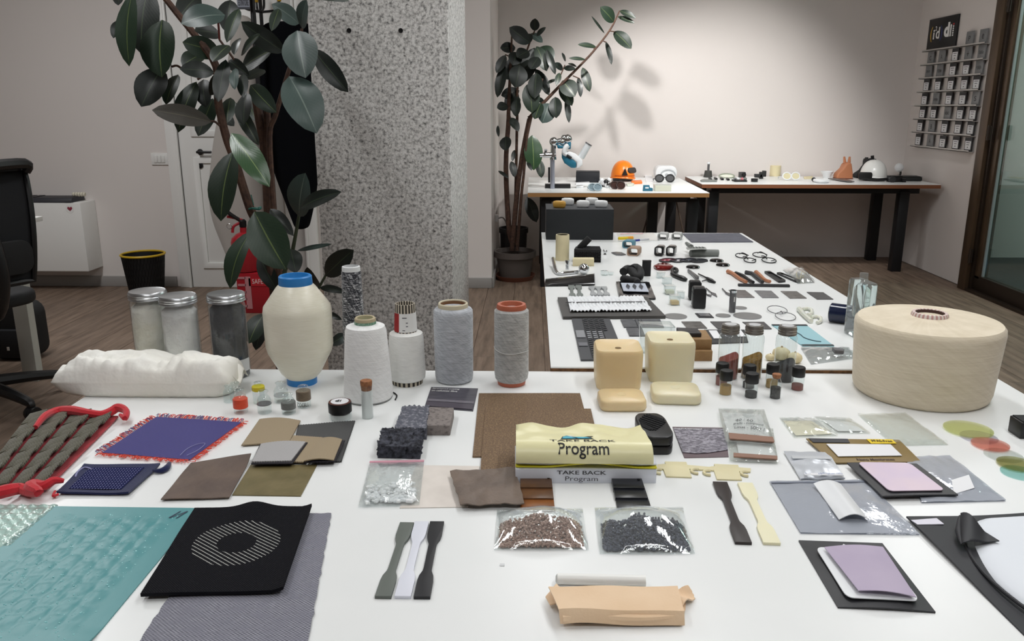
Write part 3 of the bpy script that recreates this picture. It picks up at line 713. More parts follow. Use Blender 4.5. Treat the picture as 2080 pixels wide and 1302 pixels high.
stem(rp, [PY(*z4(x, y), 2.22) for x, y in ((1025, 780), (970, 880), (900, 1000), (800, 1200))] + [Vector((-.62, 2.2, .3))], [.003, .004, .004, .005, .006], M('green_stem', (58, 66, 46), .6))
for a, b, m_ in (((880, 520), (700, 250), None), ((700, 250), (690, 120), TWIG), ((690, 460), (560, 500), None), ((700, 790), (640, 765), None), ((460, 430), (400, 420), None)):
    stem(rp, [PY(*z2(*a), 2.28), PY(*z2((a[0] + b[0]) / 2, (a[1] + b[1]) / 2 - 12), 2.27), PY(*z2(*b), 2.26)], .0032, m_ or BARK, 'twig', 6)
tie = PY(*z4(470, 310), 2.27)
obj('green_tie', MB().tube([(tie.x - rp.location.x + .017 * math.cos(a), tie.y - rp.location.y + .03 + .017 * math.sin(a), tie.z + .002 * math.sin(3 * a)) for a in [i * math.pi / 6 for i in range(12)]], .003, 6, closed=True).tube([PY(*z4(490, 280), 2.27) - rp.location, PY(*z4(470, 200), 2.27) - rp.location], .0015, 5), M('tie_green', (42, 110, 98), .5), rp)
POT = M('pot_grey', (96, 88, 84), .7); SOIL = M('soil', (46, 36, 30), .95, bump=(80, .8))
obj('pot', MB().lathe([(.12, 0), (.165, .27), (.18, .27), (.18, .31), (.165, .31), (.155, .25)], 32), POT, rp)
obj('soil', MB().lathe([(.155, .24), (.157, .25)], 24), SOIL, rp)
# ---- second plant in the far corner
def zr(x, y): return (990 + x / 5.006, 20 + y / 5.006)
def zl(x, y): return (990 + x / 3.72, 240 + y / 3.72)
r0 = P(1046, 566, 0)
rq = thing('rubber_plant', 'tall rubber plant with one long slanting branch in the far corner', 'plant', (r0.x, r0.y, 0))
right_leaves = [
 (zr, 480, 215, 485, 88, 80, D), (zr, 500, 265, 592, 178, 42, D), (zr, 430, 340, 225, 178, 130, D), (zr, 285, 385, 132, 388, 95, D), (zr, 185, 460, 92, 640, 80, D), (zr, 175, 560, 100, 890, 90, D),
 (zr, 480, 385, 355, 745, 140, D), (zr, 410, 480, 165, 700, 180, D), (zr, 500, 370, 605, 620, 115, G), (zr, 530, 380, 675, 500, 125, G), (zr, 600, 400, 692, 655, 60, D), (zr, 490, 600, 628, 866, 92, D),
 (zr, 430, 740, 455, 1045, 150, G), (zr, 500, 640, 480, 900, 130, D), (zr, 330, 560, 285, 790, 160, D), (zr, 325, 820, 140, 872, 95, D), (zr, 300, 830, 195, 1000, 115, D), (zr, 325, 890, 240, 1025, 80, G), (zr, 300, 900, 290, 1085, 85, D), (zr, 205, 970, 100, 1000, 85, D),
 (zr, 240, 1095, 318, 1232, 70, D), (zr, 735, 640, 700, 765, 52, G), (zr, 700, 705, 600, 750, 30, D), (zr, 770, 605, 675, 548, 62, D), (zr, 775, 590, 895, 600, 48, D), (zr, 820, 545, 908, 578, 26, D), (zr, 795, 525, 758, 436, 30, D),
 (zr, 995, 505, 828, 490, 32, G), (zr, 760, 720, 890, 880, 150, G), (zr, 740, 775, 862, 972, 105, G), (zr, 925, 685, 950, 885, 52, D), (zr, 968, 585, 1042, 830, 78, G), (zr, 800, 900, 832, 1148, 56, D), (zr, 690, 885, 700, 1098, 112, D),
 (zr, 625, 950, 560, 1150, 155, S), (zr, 545, 945, 480, 1110, 105, G), (zr, 500, 895, 580, 945, 42, D), (zr, 1108, 380, 920, 350, 46, G), (zr, 1192, 240, 1058, 62, 20, D), (zr, 1205, 322, 1265, 556, 48, D), (zr, 1285, 218, 1465, 392, 112, G), (zr, 1285, 125, 1152, -30, 112, G), (zr, 1345, 8, 1508, 82, 54, G), (zr, 1325, 68, 1498, 132, 42, G),
 (zr, 300, 430, 260, 560, 120, D), (zr, 420, 420, 300, 480, 120, D), (zr, 380, 250, 440, 330, 90, D), (zr, 440, 240, 560, 330, 70, S), (zr, 520, 480, 440, 600, 110, D),
 (zl, 338, 128, 352, 392, 118, L_), (zl, 385, 305, 410, 450, 58, G), (zl, 140, 138, 140, 245, 78, D), (zl, 78, 55, 85, 140, 22, D), (zl, 205, 240, 188, 325, 28, D), (zl, 298, 598, 372, 785, 78, D), (zl, 168, 18, 238, 98, 42, D), (zl, 82, 398, 160, 452, 22, D), (zl, 182, 325, 206, 445, 48, D), (zl, 300, 330, 335, 395, 26, D)]
for fz, bx, by, tx, ty, wd, mt in right_leaves:
    sc = 5.006 if fz is zr else 3.72
    Y = 6.12 + rnd.uniform(-.1, .12)
    b, t = PY(*fz(bx, by), Y + .03), PY(*fz(tx, ty), Y - .03)
    leaf(rq, b, t, wd / sc * mpp(b) * 1.22, mt, Vector((rnd.uniform(-.35, .35), -1, rnd.uniform(.1, .6))), rnd.uniform(.05, .2), rnd.uniform(.02, .07))
pz = [PY(*zl(x, y), 6.1) for x, y in ((185, 1000), (225, 560), (270, 250), (318, 10))] + [PY(*zr(*q), 6.1) for q in ((440, 1085), (720, 790), (900, 610), (1080, 420), (1250, 200), (1345, 8))]
stem(rq, pz, [.018, .018, .018, .018, .014, .011, .009, .008, .007, .005])
stem(rq, [PY(*zl(x, y), 6.06) for x, y in ((225, 1000), (255, 600), (275, 420))] + [PY(*zl(300, 130), 6.06), PY(*zr(460, 1050), 6.06), PY(*zr(560, 700), 6.1)], [.012, .011, .01, .009, .008, .006])
stem(rq, [PY(*zl(x, y), 6.16) for x, y in ((200, 960), (165, 850), (140, 380), (160, 20))] + [PY(*zr(*q), 6.16) for q in ((215, 1040), (238, 500), (252, 205))], [.02, .02, .018, .017, .014, .009, .005])
stem(rq, [PY(*zl(x, y), 6.2) for x, y in ((205, 960), (215, 500), (225, 0))] + [PY(*zr(*q), 6.2) for q in ((310, 760), (400, 420), (480, 215))], [.012, .011, .01, .009, .007, .005])
for a, b in (((700, 770), (790, 560)), ((870, 670), (940, 700)), ((1180, 318), (1210, 330)), ((1245, 215), (1290, 222)), ((1085, 415), (1085, 385)), ((240, 480), (180, 455)), ((1000, 520), (985, 500))):
    stem(rq, [PY(*zr(*a), 6.1), PY(*zr(*b), 6.1)], .0045, BARK, 'twig', 5)
pr = 42 * mpp(r0); ph = PY(1046, 509, r0.y).z
obj('pot', MB().lathe([(pr * .74, .02), (pr * .88, ph * .78), (pr * 1.0, ph * .8), (pr * 1.0, ph), (pr * .92, ph), (pr * .88, ph * .85)], 32), POT, rq)
obj('soil', MB().lathe([(pr * .88, ph * .82), (pr * .89, ph * .86)], 24), SOIL, rq)
obj('saucer', MB().lathe([(pr * .86, 0), (pr * .98, .035), (pr * .95, .035), (pr * .8, .01)], 32), M('saucer_terracotta', (120, 72, 54), .7), rq)
p2_ = P(1055, 528, 0); p2_ = Vector((-.15, 6.72, 0))
q2 = thing('plant_pot', 'dark empty plant pot behind the potted plant in the far corner', 'pot', p2_)
obj('pot_wall', MB().lathe([(.1, 0), (.11, .26), (.12, .26), (.12, .3), (.11, .3), (.1, .05)], 28), M('pot_dark', (44, 42, 42), .6), q2)
obj('soil', MB().lathe([(.105, .22), (.106, .24)], 24), SOIL, q2)
# ---- wall socket lead beside the pot
s0 = PX(1008, 458, XR + .01)
mb = MB().box(XR + .0128, 6.36, .4, .025, .05, .05).tube([(XR + .02, 6.36, .42), (XR + .06, 6.34, .43), (XR + .09, 6.33, .38), (XR + .1, 6.33, .3)], .006, 6)
tag(obj('power_lead', mb, M('cable_grey', (150, 146, 142), .5)), 'grey power lead plugged into the wall above the plant pot', 'cable')
# ================================================================== coats, extinguisher, stand
def hung(name, label, rows, Y, mat, th, seed, par=None):
    """cloth hanging in folds; rows = (image row, left px, right px)"""
    n = 22; vs, fs = [], []; m = len(rows); o = PY((rows[0][1] + rows[0][2]) / 2, rows[0][0], Y)
    for j, (py, xa, xb) in enumerate(rows):
        a, b = PY(xa, py, Y), PY(xb, py, Y); c_ = (a + b) / 2; hw = (b - a).length / 2
        for i in range(n):
            an = 2 * math.pi * i / n
            fo = 1 + .2 * mnoise.noise(Vector((math.cos(an) * 2.2 + seed, math.sin(an) * 2.2, j * .35))) * min(1, j / 2)
            vs.append(Vector((c_.x + hw * math.cos(an), Y + th * math.sin(an) * fo * (.6 + .4 * min(1, j / 3)), c_.z)) - o)
    for j in range(m - 1):
        for i in range(n):
            i2 = (i + 1) % n; fs.append((j * n + i2, j * n + i, (j + 1) * n + i, (j + 1) * n + i2))
    fs.append(tuple(range(n))); fs.append(tuple((m - 1) * n + i for i in range(n - 1, -1, -1)))
    o_ = obj(name, MB().add(vs, fs), mat, None, loc=o, sharp=70)
    md = o_.modifiers.new('sub', 'SUBSURF'); md.levels = md.render_levels = 2
    return tag(o_, label, 'coat')
hung('coat', 'black coat hanging from the stand beside the granite column', [(42, 540, 625), (60, 525, 640), (120, 518, 648), (220, 522, 648), (300, 540, 650), (360, 560, 648), (410, 580, 640), (452, 596, 630), (465, 604, 626)], 5.3, M('coat_black', (6, 7, 11), .95, spec=.1), .09, 2)
hung('coat', 'light grey coat hanging in front of the white door', [(30, 478, 508), (60, 470, 520), (140, 462, 528), (240, 440, 532), (330, 427, 535), (400, 422, 538), (450, 430, 538), (490, 448, 535), (515, 458, 520), (535, 468, 505)], 5.42, M('coat_grey', (168, 162, 156), .85, sheen=.2), .07, 5)
cs = PY(548, 300, 5.48)
st_ = thing('coat_stand', 'slim dark coat stand with yellow hook ends behind the plant', 'coat stand', (cs.x, 5.5, 0))
obj('pole', MB().tube([(0, 0, .02), (0, 0, 1.95)], .012, 8), BLACK, st_)
obj('foot', MB().lathe([(.16, 0), (.16, .012), (.03, .03)], 24), BLACK, st_)
for i in range(4):
    a = i * math.pi / 2 + .5; hk = obj('hook', MB().tube([(0, 0, 1.84), (.1 * math.cos(a), .1 * math.sin(a), 1.86), (.12 * math.cos(a), .12 * math.sin(a), 1.92)], .008, 6), BLACK, st_)
    obj('hook_cap', MB().lathe([(.012, 1.91), (.014, 1.93), (.012, 1.97)], 10, .12 * math.cos(a), .12 * math.sin(a)), M('cap_yellow', (190, 150, 30), .5), hk)
eb = P(522, 638, 0)
EY = eb.y
es = thing('extinguisher_stand', 'red floor stand with black pole and fire extinguisher sign behind the plant', 'stand', (eb.x, EY + .12, 0))
RED = M('ext_red', (150, 22, 34), .35); 
ww = (PY(562, 560, EY).x - PY(484, 560, EY).x); hh = PY(520, 518, EY).z
obj('stand_box', MB().box(0, 0, 0, ww, .2, hh - .12).box(0, .09, hh - .12, ww, .02, .12), RED, es, bevel=.004)
fx = -.101
obj('print_band', MB().box(-ww * .2, fx, .03, .035, .003, hh - .17), M('ext_pale', (176, 120, 124), .5), es)
obj('header_band', MB().box(.03, fx, hh - .2, ww * .6, .003, .05), M('ext_red2', (176, 30, 42), .4), es)
text('SAFETY', [(eb.x - .02, EY + .0165, hh - .155), (eb.x + .09, EY + .0165, hh - .155), (eb.x + .09, EY + .0165, hh - .185), (eb.x - .02, EY + .0165, hh - .185)], M('print_pale', (226, 200, 200), .5), es, org=es.location)
for i in range(5): obj('print_line', MB().box(-ww * .36, fx, .04 + i * .045, .05, .003, .014), M('ext_pale', (176, 120, 124), .5), es)
pp = PY(513, 10, EY + .2)
obj('pole', MB().tube([(pp.x - eb.x, .08, .02), (pp.x - eb.x, .08, 2.0)], .016, 10), BLACK, es)
s1, s2 = PY(478, -40, EY + .16), PY(508, 19, EY + .16)
sg = obj('sign_plate', MB().box((s1.x + s2.x) / 2 - eb.x, .04, s2.z, s2.x - s1.x, .006, s1.z - s2.z), M('sign_grey', (120, 124, 136), .5), es)
obj('sign_border', MB().box((s1.x + s2.x) / 2 - eb.x, .036, s2.z, s2.x - s1.x, .002, .012), M('ink_navy', (26, 28, 40), .5), sg)
YY = EY + .12 + .036
text('ESTINTORE', [(s1.x + .008, YY, s2.z + .055), (s2.x - .006, YY, s2.z + .055), (s2.x - .006, YY, s2.z + .02), (s1.x + .008, YY, s2.z + .02)], M('ink_navy', (26, 28, 40), .5), sg, org=es.location, bold=.01)
ex = PY(497, 500, EY + .1)
fe = thing('fire_extinguisher', 'red fire extinguisher in its floor stand behind the plant leaves', 'extinguisher', (ex.x, EY + .1, hh - .115))
zt = PY(497, 478, EY + .1).z - fe.location.z
obj('cylinder', MB().lathe([(.078, 0), (.082, .01), (.082, zt - .04), (.074, zt - .015), (.045, zt + .01), (.022, zt + .02), (.02, zt + .05)], 28), RED, fe)
obj('valve', MB().lathe([(.018, zt + .05), (.022, zt + .055), (.022, zt + .09), (.012, zt + .1)], 16), M('valve_dark', (28, 26, 28), .4, m=.5), fe)
obj('handle', MB().tube([(0, 0, zt + .095), (-.06, -.02, zt + .115), (-.085, -.03, zt + .12)], .009, 6).tube([(0, 0, zt + .085), (-.05, -.02, zt + .06), (-.06, -.025, zt + .02)], .009, 6), M('lever_red', (150, 24, 36), .4), fe)
obj('safety_ring', MB().tube([(-.075 + .016 * math.cos(a), -.03, zt + .06 + .016 * math.sin(a)) for a in [i * math.pi / 6 for i in range(12)]], .002, 5, closed=True), M('steel', (190, 190, 192), .25, m=1), fe)
obj('hose', MB().tube([(0, .01, zt + .08), (-.08, -.05, zt + .16), (-.12, -.06, zt + .25)], .012, 8), BLACK, fe)
# ================================================================== near table: upright things
def qprism(quad, ztop, zbase, rad=.12, n=4, org=None):
    """block whose TOP face has these pixel corners TL,TR,BR,BL on plane ztop; goes straight down to zbase"""
    q = [P(a, b, ztop) for a, b in quad]
    o = org if org is not None else (q[0] + q[1] + q[2] + q[3]) / 4
    pts = []
    for x, y in rrect(1, 1, max(rad, .002), n): 
        p = bil(q, x + .5, y + .5); pts.append((p.x - o.x, p.y - o.y))
    return MB().prism(pts, 0, ztop - zbase), Vector((o.x, o.y, zbase)), q
def block(name, label, cat, quad, ztop, zbase, mat, rad=.04, bevel=.001, group=None, parent=None, n=4):
    mb, o, q = qprism(quad, ztop, zbase, rad, n)
    ob = obj(name, mb, mat, parent, loc=o - (parent.location if parent else Vector()), bevel=bevel)
    if label: tag(ob, label, cat, group)
    return ob, q, o
FIL = yarn('filament_cream', (226, 220, 198), (242, 238, 222), .28, 1100, .25, 4, sheen=0)
BLUE = M('spool_blue', (42, 128, 200), .4)
up('filament_spool', 'large cream filament spool with bright blue rings at both ends', 'spool', 614, 777, TZ, [
    ('bottom_ring', BLUE, [(28, 777), (30, 777), (30, 757), (24, 757)]),
    ('filament', FIL, [(29, 766), (40, 754), (63, 712), (66, 700), (67, 632), (65, 620), (38, 582), (33, 577), (30, 577)]),
    ('top_ring', BLUE, [(32, 580), (33, 578), (32, 561), (30, 559), (26, 559), (25, 563), (25, 590)])], n=40)
WY = yarn('yarn_white', (224, 224, 223), (250, 250, 249), .7, 420, .7, 9)
CARDB = M('cone_card', (186, 172, 142), .8); GRN = M('cone_green', (88, 132, 108), .8, noise=(300, (150, 176, 156)))
up('yarn_cone', 'white yarn cone with a green-banded cardboard neck, front of the spool row', 'yarn cone', 749, 808, TZ, [
    ('base_rim', M('cone_grey', (150, 152, 150), .7), [(45, 808), (48, 806), (47, 802)]),
    ('yarn', WY, [(47, 806), (49.5, 798), (41, 672), (38, 662), (21, 657)]),
    ('neck_band', GRN, [(21.5, 664), (21.5, 652), (20, 652)]), ('neck', CARDB, [(20, 655), (21, 651), (20.5, 646), (18.5, 644), (16, 645), (15, 672)])], n=36)
STRIPE = None
def striped(name, n_, c1, c2):
    m, t = base(name); v = t.coords(False); sx = t.new('ShaderNodeSeparateXYZ'); t.link(v, sx.inputs[0])
    a = t.math('SINE', t.math('MULTIPLY', t.math('ARCTAN2', sx.outputs[1], sx.outputs[0]), n_))
    t.link(t.mix(t.math('GREATER_THAN', a, 0), lin(c1), lin(c2)), t.bsdf.inputs['Base Color']); t.bsdf.inputs['Roughness'].default_value = .7; return m
STR = striped('cone_stripes', 20, (40, 34, 30), (196, 186, 168))
c2t, c2b, c2k, c2z = up('yarn_cone', 'white yarn cone with a striped paper tube and red-and-white label', 'yarn cone', 828, 777, TZ, [
    ('base_ring', STR, [(29, 777), (30.5, 777), (31.5, 764), (28, 764)]),
    ('yarn', yarn('yarn_white_fine', (216, 216, 212), (238, 238, 234), .6, 900, .3, 5), [(31, 769), (36, 766), (37, 758), (35, 690), (33, 676), (23, 672)]),
    ('paper_tube', STR, [(22.5, 676), (20, 622), (20, 616), (17, 616), (20, 676)]),
    ('white_label', M('label_white', (232, 232, 230), .5), [(22.9, 670), (20.8, 633)])], n=40)
# red part of the wrap-around label (left third as seen from the table front)
mb = MB(); vs = []; fs = []
for j, (r, row) in enumerate(((23.2, 670), (21.1, 633))):
    for i in range(9):
        a = math.radians(175 + i * 8.5); vs.append((r * c2k * math.cos(a), r * c2k * math.sin(a), c2z(row)))
for i in range(8): fs.append((i, i + 1, 10 + i, 9 + i))
obj('red_label', mb.add(vs, fs), M('label_red', (158, 36, 38), .5), c2t)
for i, (a0, a1, row) in enumerate(((262, 285, 640), (262, 275, 665), (280, 290, 650), (280, 290, 657))):
    mb = MB(); vs = [(22.8 * c2k * math.cos(math.radians(a)), 22.8 * c2k * math.sin(math.radians(a)), c2z(rw)) for rw in (row + 1.5, row) for a in (a0, (a0 + a1) / 2, a1)]
    obj('print_line', mb.add(vs, [(0, 1, 4, 3), (1, 2, 5, 4)]), INK, c2t)
GY = yarn('yarn_bluegrey', (144, 148, 155), (210, 213, 219), .8, 520, .8, 7)
up('yarn_cone', 'tall blue-grey yarn cone with a cream cardboard rim', 'yarn cone', 923, 772, TZ, [
    ('yarn', GY, [(32, 772), (37, 768), (38.5, 760), (39.5, 640), (39, 630), (36, 626), (29, 623)]),
    ('tube', M('tube_cream', (206, 196, 170), .7), [(29, 632), (30, 622), (29.5, 616), (27.5, 614), (25.5, 615), (24.5, 700)]), ('tube_inside', M('tube_brown', (122, 84, 52), .8), [(25.2, 617), (24.2, 698)])], n=36)
GY2 = yarn('yarn_grey', (138, 138, 137), (206, 206, 204), .85, 420, .9, 7)
TER = M('terracotta_plastic', (178, 96, 70), .5)
gt, gb, gk, gz = up('yarn_spool', 'slim grey yarn spool on a terracotta coloured tube', 'yarn spool', 1039, 779, TZ, [
    ('bottom_ring', TER, [(26, 779), (28, 778), (29, 770), (26, 768)]),
    ('yarn', GY2, [(29, 771), (33, 766), (34.5, 756), (34.5, 640), (34, 630), (29, 626)]),
    ('top_ring', TER, [(29, 628), (30, 623), (28, 617), (22, 617), (20, 623), (19, 660)])], n=36)
mb = MB().tube([(35.2 * gk * math.cos(math.radians(a)), 35.2 * gk * math.sin(math.radians(a)), gz(702 + 3.5 * math.sin((a - 190) / 32) + (a - 190) * .07)) for a in range(190, 352, 6)], .0007, 5)
obj('loose_thread', mb, M('thread_pale', (204, 204, 200), .8), gt)
BW = yarn('yarn_blackwhite', (30, 32, 40), (222, 222, 224), .8, 640, .8, 11, (.5, .62))
bwt, bwb, bwk, bwz = up('yarn_cone', 'thin black-and-white mottled yarn cone behind the white cones', 'yarn cone', 724, 764, TZ, [
    ('yarn', BW, [(22, 764), (24, 760), (19, 552), (17, 548)]), ('tube', M('tube_white', (226, 228, 228), .5), [(18, 556), (18, 546), (17.5, 541), (15, 540), (14, 560)])], n=32)
e0, e1 = P(792, 812, TZ), P(803, 806, TZ)
tag(obj('thread_scrap', MB().tube([P(799, 797, TZ + .0015) - e1, P(806, 803, TZ + .0015) - e1, P(803, 812, TZ + .0015) - e1], .0013, 5), BLACKM, None, loc=e1), 'short curl of black thread at the foot of the front white cone', 'thread')
ALU = M('aluminium', (196, 198, 200), .3, m=.9)
PET = thin('clear_plastic', (250, 252, 252), .05, .06)
def jar(label, px, py, top, r, fill, fmat, wave):
    t, b, k, zz = up('sample_jar', label, 'jar', px, py, TZ, [
        ('lid', ALU, [(r, top + 16), (r + 1, top + 15), (r, top + 12), (r + 1, top + 10), (r, top + 8), (r + 1, top + 6), (r, top + 2), (r - 1.5, top), (r - 3, top + .5)]),
        ('jar_wall', PET, [(r - 1, py), (r, py - 4), (r - .5, top + 24), (r - 2, top + 20), (r - 2, top + 14)])], n=36)
    mb = MB(); n, m = 26, 12; vs, fs = [], []
    for j in range(m + 1):
        row = py - 2 + (fill - py + 2) * j / m
        for i in range(n):
            a = 2 * math.pi * i / n; rr = (r - 1.6 - (abs(mnoise.noise(Vector((math.cos(a) * 2, math.sin(a) * 2, j * .7 + px)))) * wave)) * k * (1 if j < m else .6)
            vs.append((rr * math.cos(a), rr * math.sin(a), max(zz(row), .001)))
    for j in range(m):
        for i in range(n): fs.append((j * n + i, j * n + (i + 1) % n, (j + 1) * n + (i + 1) % n, (j + 1) * n + i))
    fs += [tuple(range(n - 1, -1, -1)), tuple(m * n + i for i in range(n))]
    obj('fibre_fill', mb.add(vs, fs), fmat, t, sharp=80); return t, b, k, zz
FIB = M('fibre_white', (226, 224, 220), .9, noise=(14, (206, 204, 202)), bump=(40, .6, .01))
FIBC = M('fibre_cream', (222, 216, 200), .9, noise=(14, (232, 230, 224)), bump=(40, .6, .01))
jar('clear jar of cream fibre with aluminium lid, leftmost of the three jars', 318, 759, 590, 35.5, 610, FIBC, 4)
jar('clear jar of white fibre with aluminium lid, middle of the three jars', 378, 768, 599, 35.5, 618, FIB, 4)
jt, jb, jk, jz = jar('clear jar of dark grey fibre with aluminium lid and white label', 473, 762, 595, 36, 612, M('fibre_dark', (34, 34, 38), .85, noise=(22, (70, 72, 78), .5, .7), bump=(40, .7, .01)), 5)
mb = MB(); vs = []; fs = []
for row in (748, 724):
    for i in range(15):
        a = math.radians(215 + i * 10); vs.append((37.3 * jk * math.cos(a), 37.3 * jk * math.sin(a), jz(row)))
for i in range(14): fs.append((i, i + 1, 16 + i, 15 + i))
obj('label', mb.add(vs, fs), M('paper_label', (206, 206, 206), .6), jt)
def cyl_text(body, t, rr, k, zz, a0, a1, r0, r1, mat, name='lettering'):
    return text(body, None, mat, t, name, wmap=lambda u, v: (rr * k * math.cos(math.radians(a0 + (a1 - a0) * u)), rr * k * math.sin(math.radians(a0 + (a1 - a0) * u)), zz(r0 + (r1 - r0) * v)))
cyl_text('FIBRE LATTE', jt, 37.6, jk, jz, 222, 300, 741, 731, M('ink_grey', (70, 70, 74), .6))
# ---- quilted pad in front of the jars
pa, pb_ = P(132, 800, TZ), P(490, 796, TZ); pc = (pa + pb_) / 2; pw = (pb_ - pa).length / 2; pd = .05
pc.y = P(312, 812, TZ).y + .052
Ht = PY(300, 716, pc.y + .01).z - TZ; zs_ = .03
pad = thing('wadding_pad', 'puffy off-white wadding pad lying across the table in front of the jars', 'pad', (pc.x, pc.y, TZ))
PADM = M('pad_cloth', (247, 246, 240), .7, noise=(5, (240, 237, 226)), bump=(26, .35, .01))
def gpad(u, v): return max(0, (1 - abs(u) ** 9)) ** .5 * max(0, (1 - abs(v) ** 4.5)) ** .5
def padtop(u, v):
    U, V = u * 2 - 1, v * 2 - 1; g = gpad(U, V)
    wr = .011 * mnoise.noise(Vector((U * 15, V * 2.2, 1))) * (1 - V) * .6 * g + .012 * mnoise.noise(Vector((U * 3.5, V * 2, 9))) * g
    ext = 1 - .06 * abs(V) ** 3
    return Vector((U * pw * ext + .02 * V * (U < 0) * abs(U) ** 3, V * pd * (1 - .08 * abs(U) ** 4), zs_ + (Ht - zs_) * g * (.93 + .07 * U * -1) + wr))
def padbot(u, v):
    U, V = u * 2 - 1, v * 2 - 1; g = gpad(U, V); ext = 1 - .06 * abs(V) ** 3
    wr = .003 * mnoise.noise(Vector((U * 12, V * 2, 4))) * g
    return Vector((U * pw * ext + .02 * V * (U < 0) * abs(U) ** 3, V * pd * (1 - .08 * abs(U) ** 4), max(0, zs_ * (1 - min(1, g * 1.25)) + wr * (g < .8))))
obj('upper_cover', MB().sheet(padtop, 60, 26, .001), PADM, pad, sharp=80)
obj('lower_cover', MB().sheet(lambda u, v: padbot(u, v) + Vector((0, 0, .0008)), 40, 20, .0008), PADM, pad, sharp=80)
fl_ = MB().sheet(lambda u, v: Vector((pw * (.84 + .2 * u), -pd * .55 + pd * 1.0 * v, zs_ + .03 * math.sin(math.pi * v) * (1 - u) + .01 * math.sin(7 * v + 4 * u) + .004)), 8, 10, .001)
obj('folded_corner', fl_, PADM, pad, sharp=80)
# ---- tiny glass vials with wound thread
GLS = thin('vial_glass', (246, 250, 250), .03, .03)
def vial(label, px, py, top, band=None, txt=None, r=14):
    h = py - top
    parts = [('glass', GLS, [(r * .9, py), (r, py - 1.5), (r, top + h * .42), (r * .8, top + h * .27), (r * .55, top + h * .2), (r * .55, top + h * .09), (r * .72, top + h * .06), (r * .74, top + 1), (r * .6, top)])]
    if band: parts.append(('thread_band', band[0], [(r * .98, top + h * band[2]), (r + .7, top + h * band[2] - 1), (r + .7, top + h * band[1] + 1), (r * .97, top + h * band[1])]))
    t, b, k, zz = up('glass_vial', label, 'vial', px, py, TZ, parts, group='small glass vials in front of the pad', n=22)
    if txt: cyl_text(txt, t, r + .4, k, zz, 215, 325, py - 4, py - 12, M('ink_black', (26, 26, 28), .6))
ORG = yarn('thread_orange', (206, 60, 26), (236, 84, 40), .6, 1500, .5, 3); GRV = yarn('thread_grey', (84, 86, 84), (120, 122, 118), .6, 1500, .5, 3)
vial('small glass vial wrapped in bright orange-red thread', 490, 838, 790, (ORG, .38, .78))
vial('small clear glass vial with one thin dark line, between the red and grey vials', 538, 838, 793, (M('band_grey', (96, 96, 98), .5), .56, .62))
vial('small glass vial wrapped in dark grey thread', 587, 839, 799, (GRV, .4, .76))
vial('small glass vial with brown thread and printed black letters', 618, 826, 783, (yarn('thread_brown', (92, 78, 62), (128, 110, 88), .6, 1500, .5, 3), .22, .66), 'ECOCELL')
vial('small glass vial with a yellow band at its neck', 527, 818, 776, (M('band_yellow', (206, 192, 40), .5), .18, .4), r=12)
vial('small empty glass vial standing behind the grey-thread vial', 572, 816, 776, (M('band_clear', (170, 172, 172), .5), .62, .68))
vial('small empty glass vial behind the orange vial, right of the pad corner', 480, 812, 776, r=12)
vial('small empty glass vial tucked against the corner of the pad', 466, 816, 782, r=11)
# ---- black-capped jar and corked tube
t, b, k, zz = up('screw_jar', 'glass jar with black screw cap and round white logo sticker', 'jar', 692, 850, TZ, [
    ('glass', GLS, [(22, 850), (23, 848), (23, 838), (21, 834)]), ('powder', M('powder_white', (232, 232, 230), .9), [(20, 849), (20, 838)]),
    ('cap', BLACK, [(22, 836), (23.4, 835), (23.4, 818), (22.5, 816), (18, 815.5)]), ('cap_ring', M('cap_brown', (86, 44, 34), .5), [(22.4, 816.4), (22.4, 815.6), (18, 815.2)])], n=32)
obj('round_sticker', MB().lathe([(18 * k, zz(815.3)), (18 * k, zz(815.3) + .0006)], 28), TW, t)
zt_ = zz(815.3) + .0012
for s_, x0, x1, h_ in (('d', -9, -1, 1), ('i', 0.5, 3, .95)):
    text(s_, [(x0 * k, 6 * k * h_, zt_), (x1 * k, 6 * k * h_, zt_), (x1 * k, -5 * k, zt_), (x0 * k, -5 * k, zt_)], M('ink_black', (26, 26, 28), .6), t, 'logo', bold=.06)
CORK = M('cork', (166, 112, 74), .8, noise=(200, (126, 80, 52)))
up('corked_tube', 'slim corked glass tube filled with white powder', 'test tube', 747, 848, TZ, [
    ('tube', GLS, [(11, 848), (11.8, 847), (11.8, 782)]), ('powder', M('powder_white', (232, 232, 230), .9), [(10.8, 847.5), (10.8, 792)]), ('cork', CORK, [(10.5, 792), (12, 778), (12, 774), (11, 772.5)])], n=24)
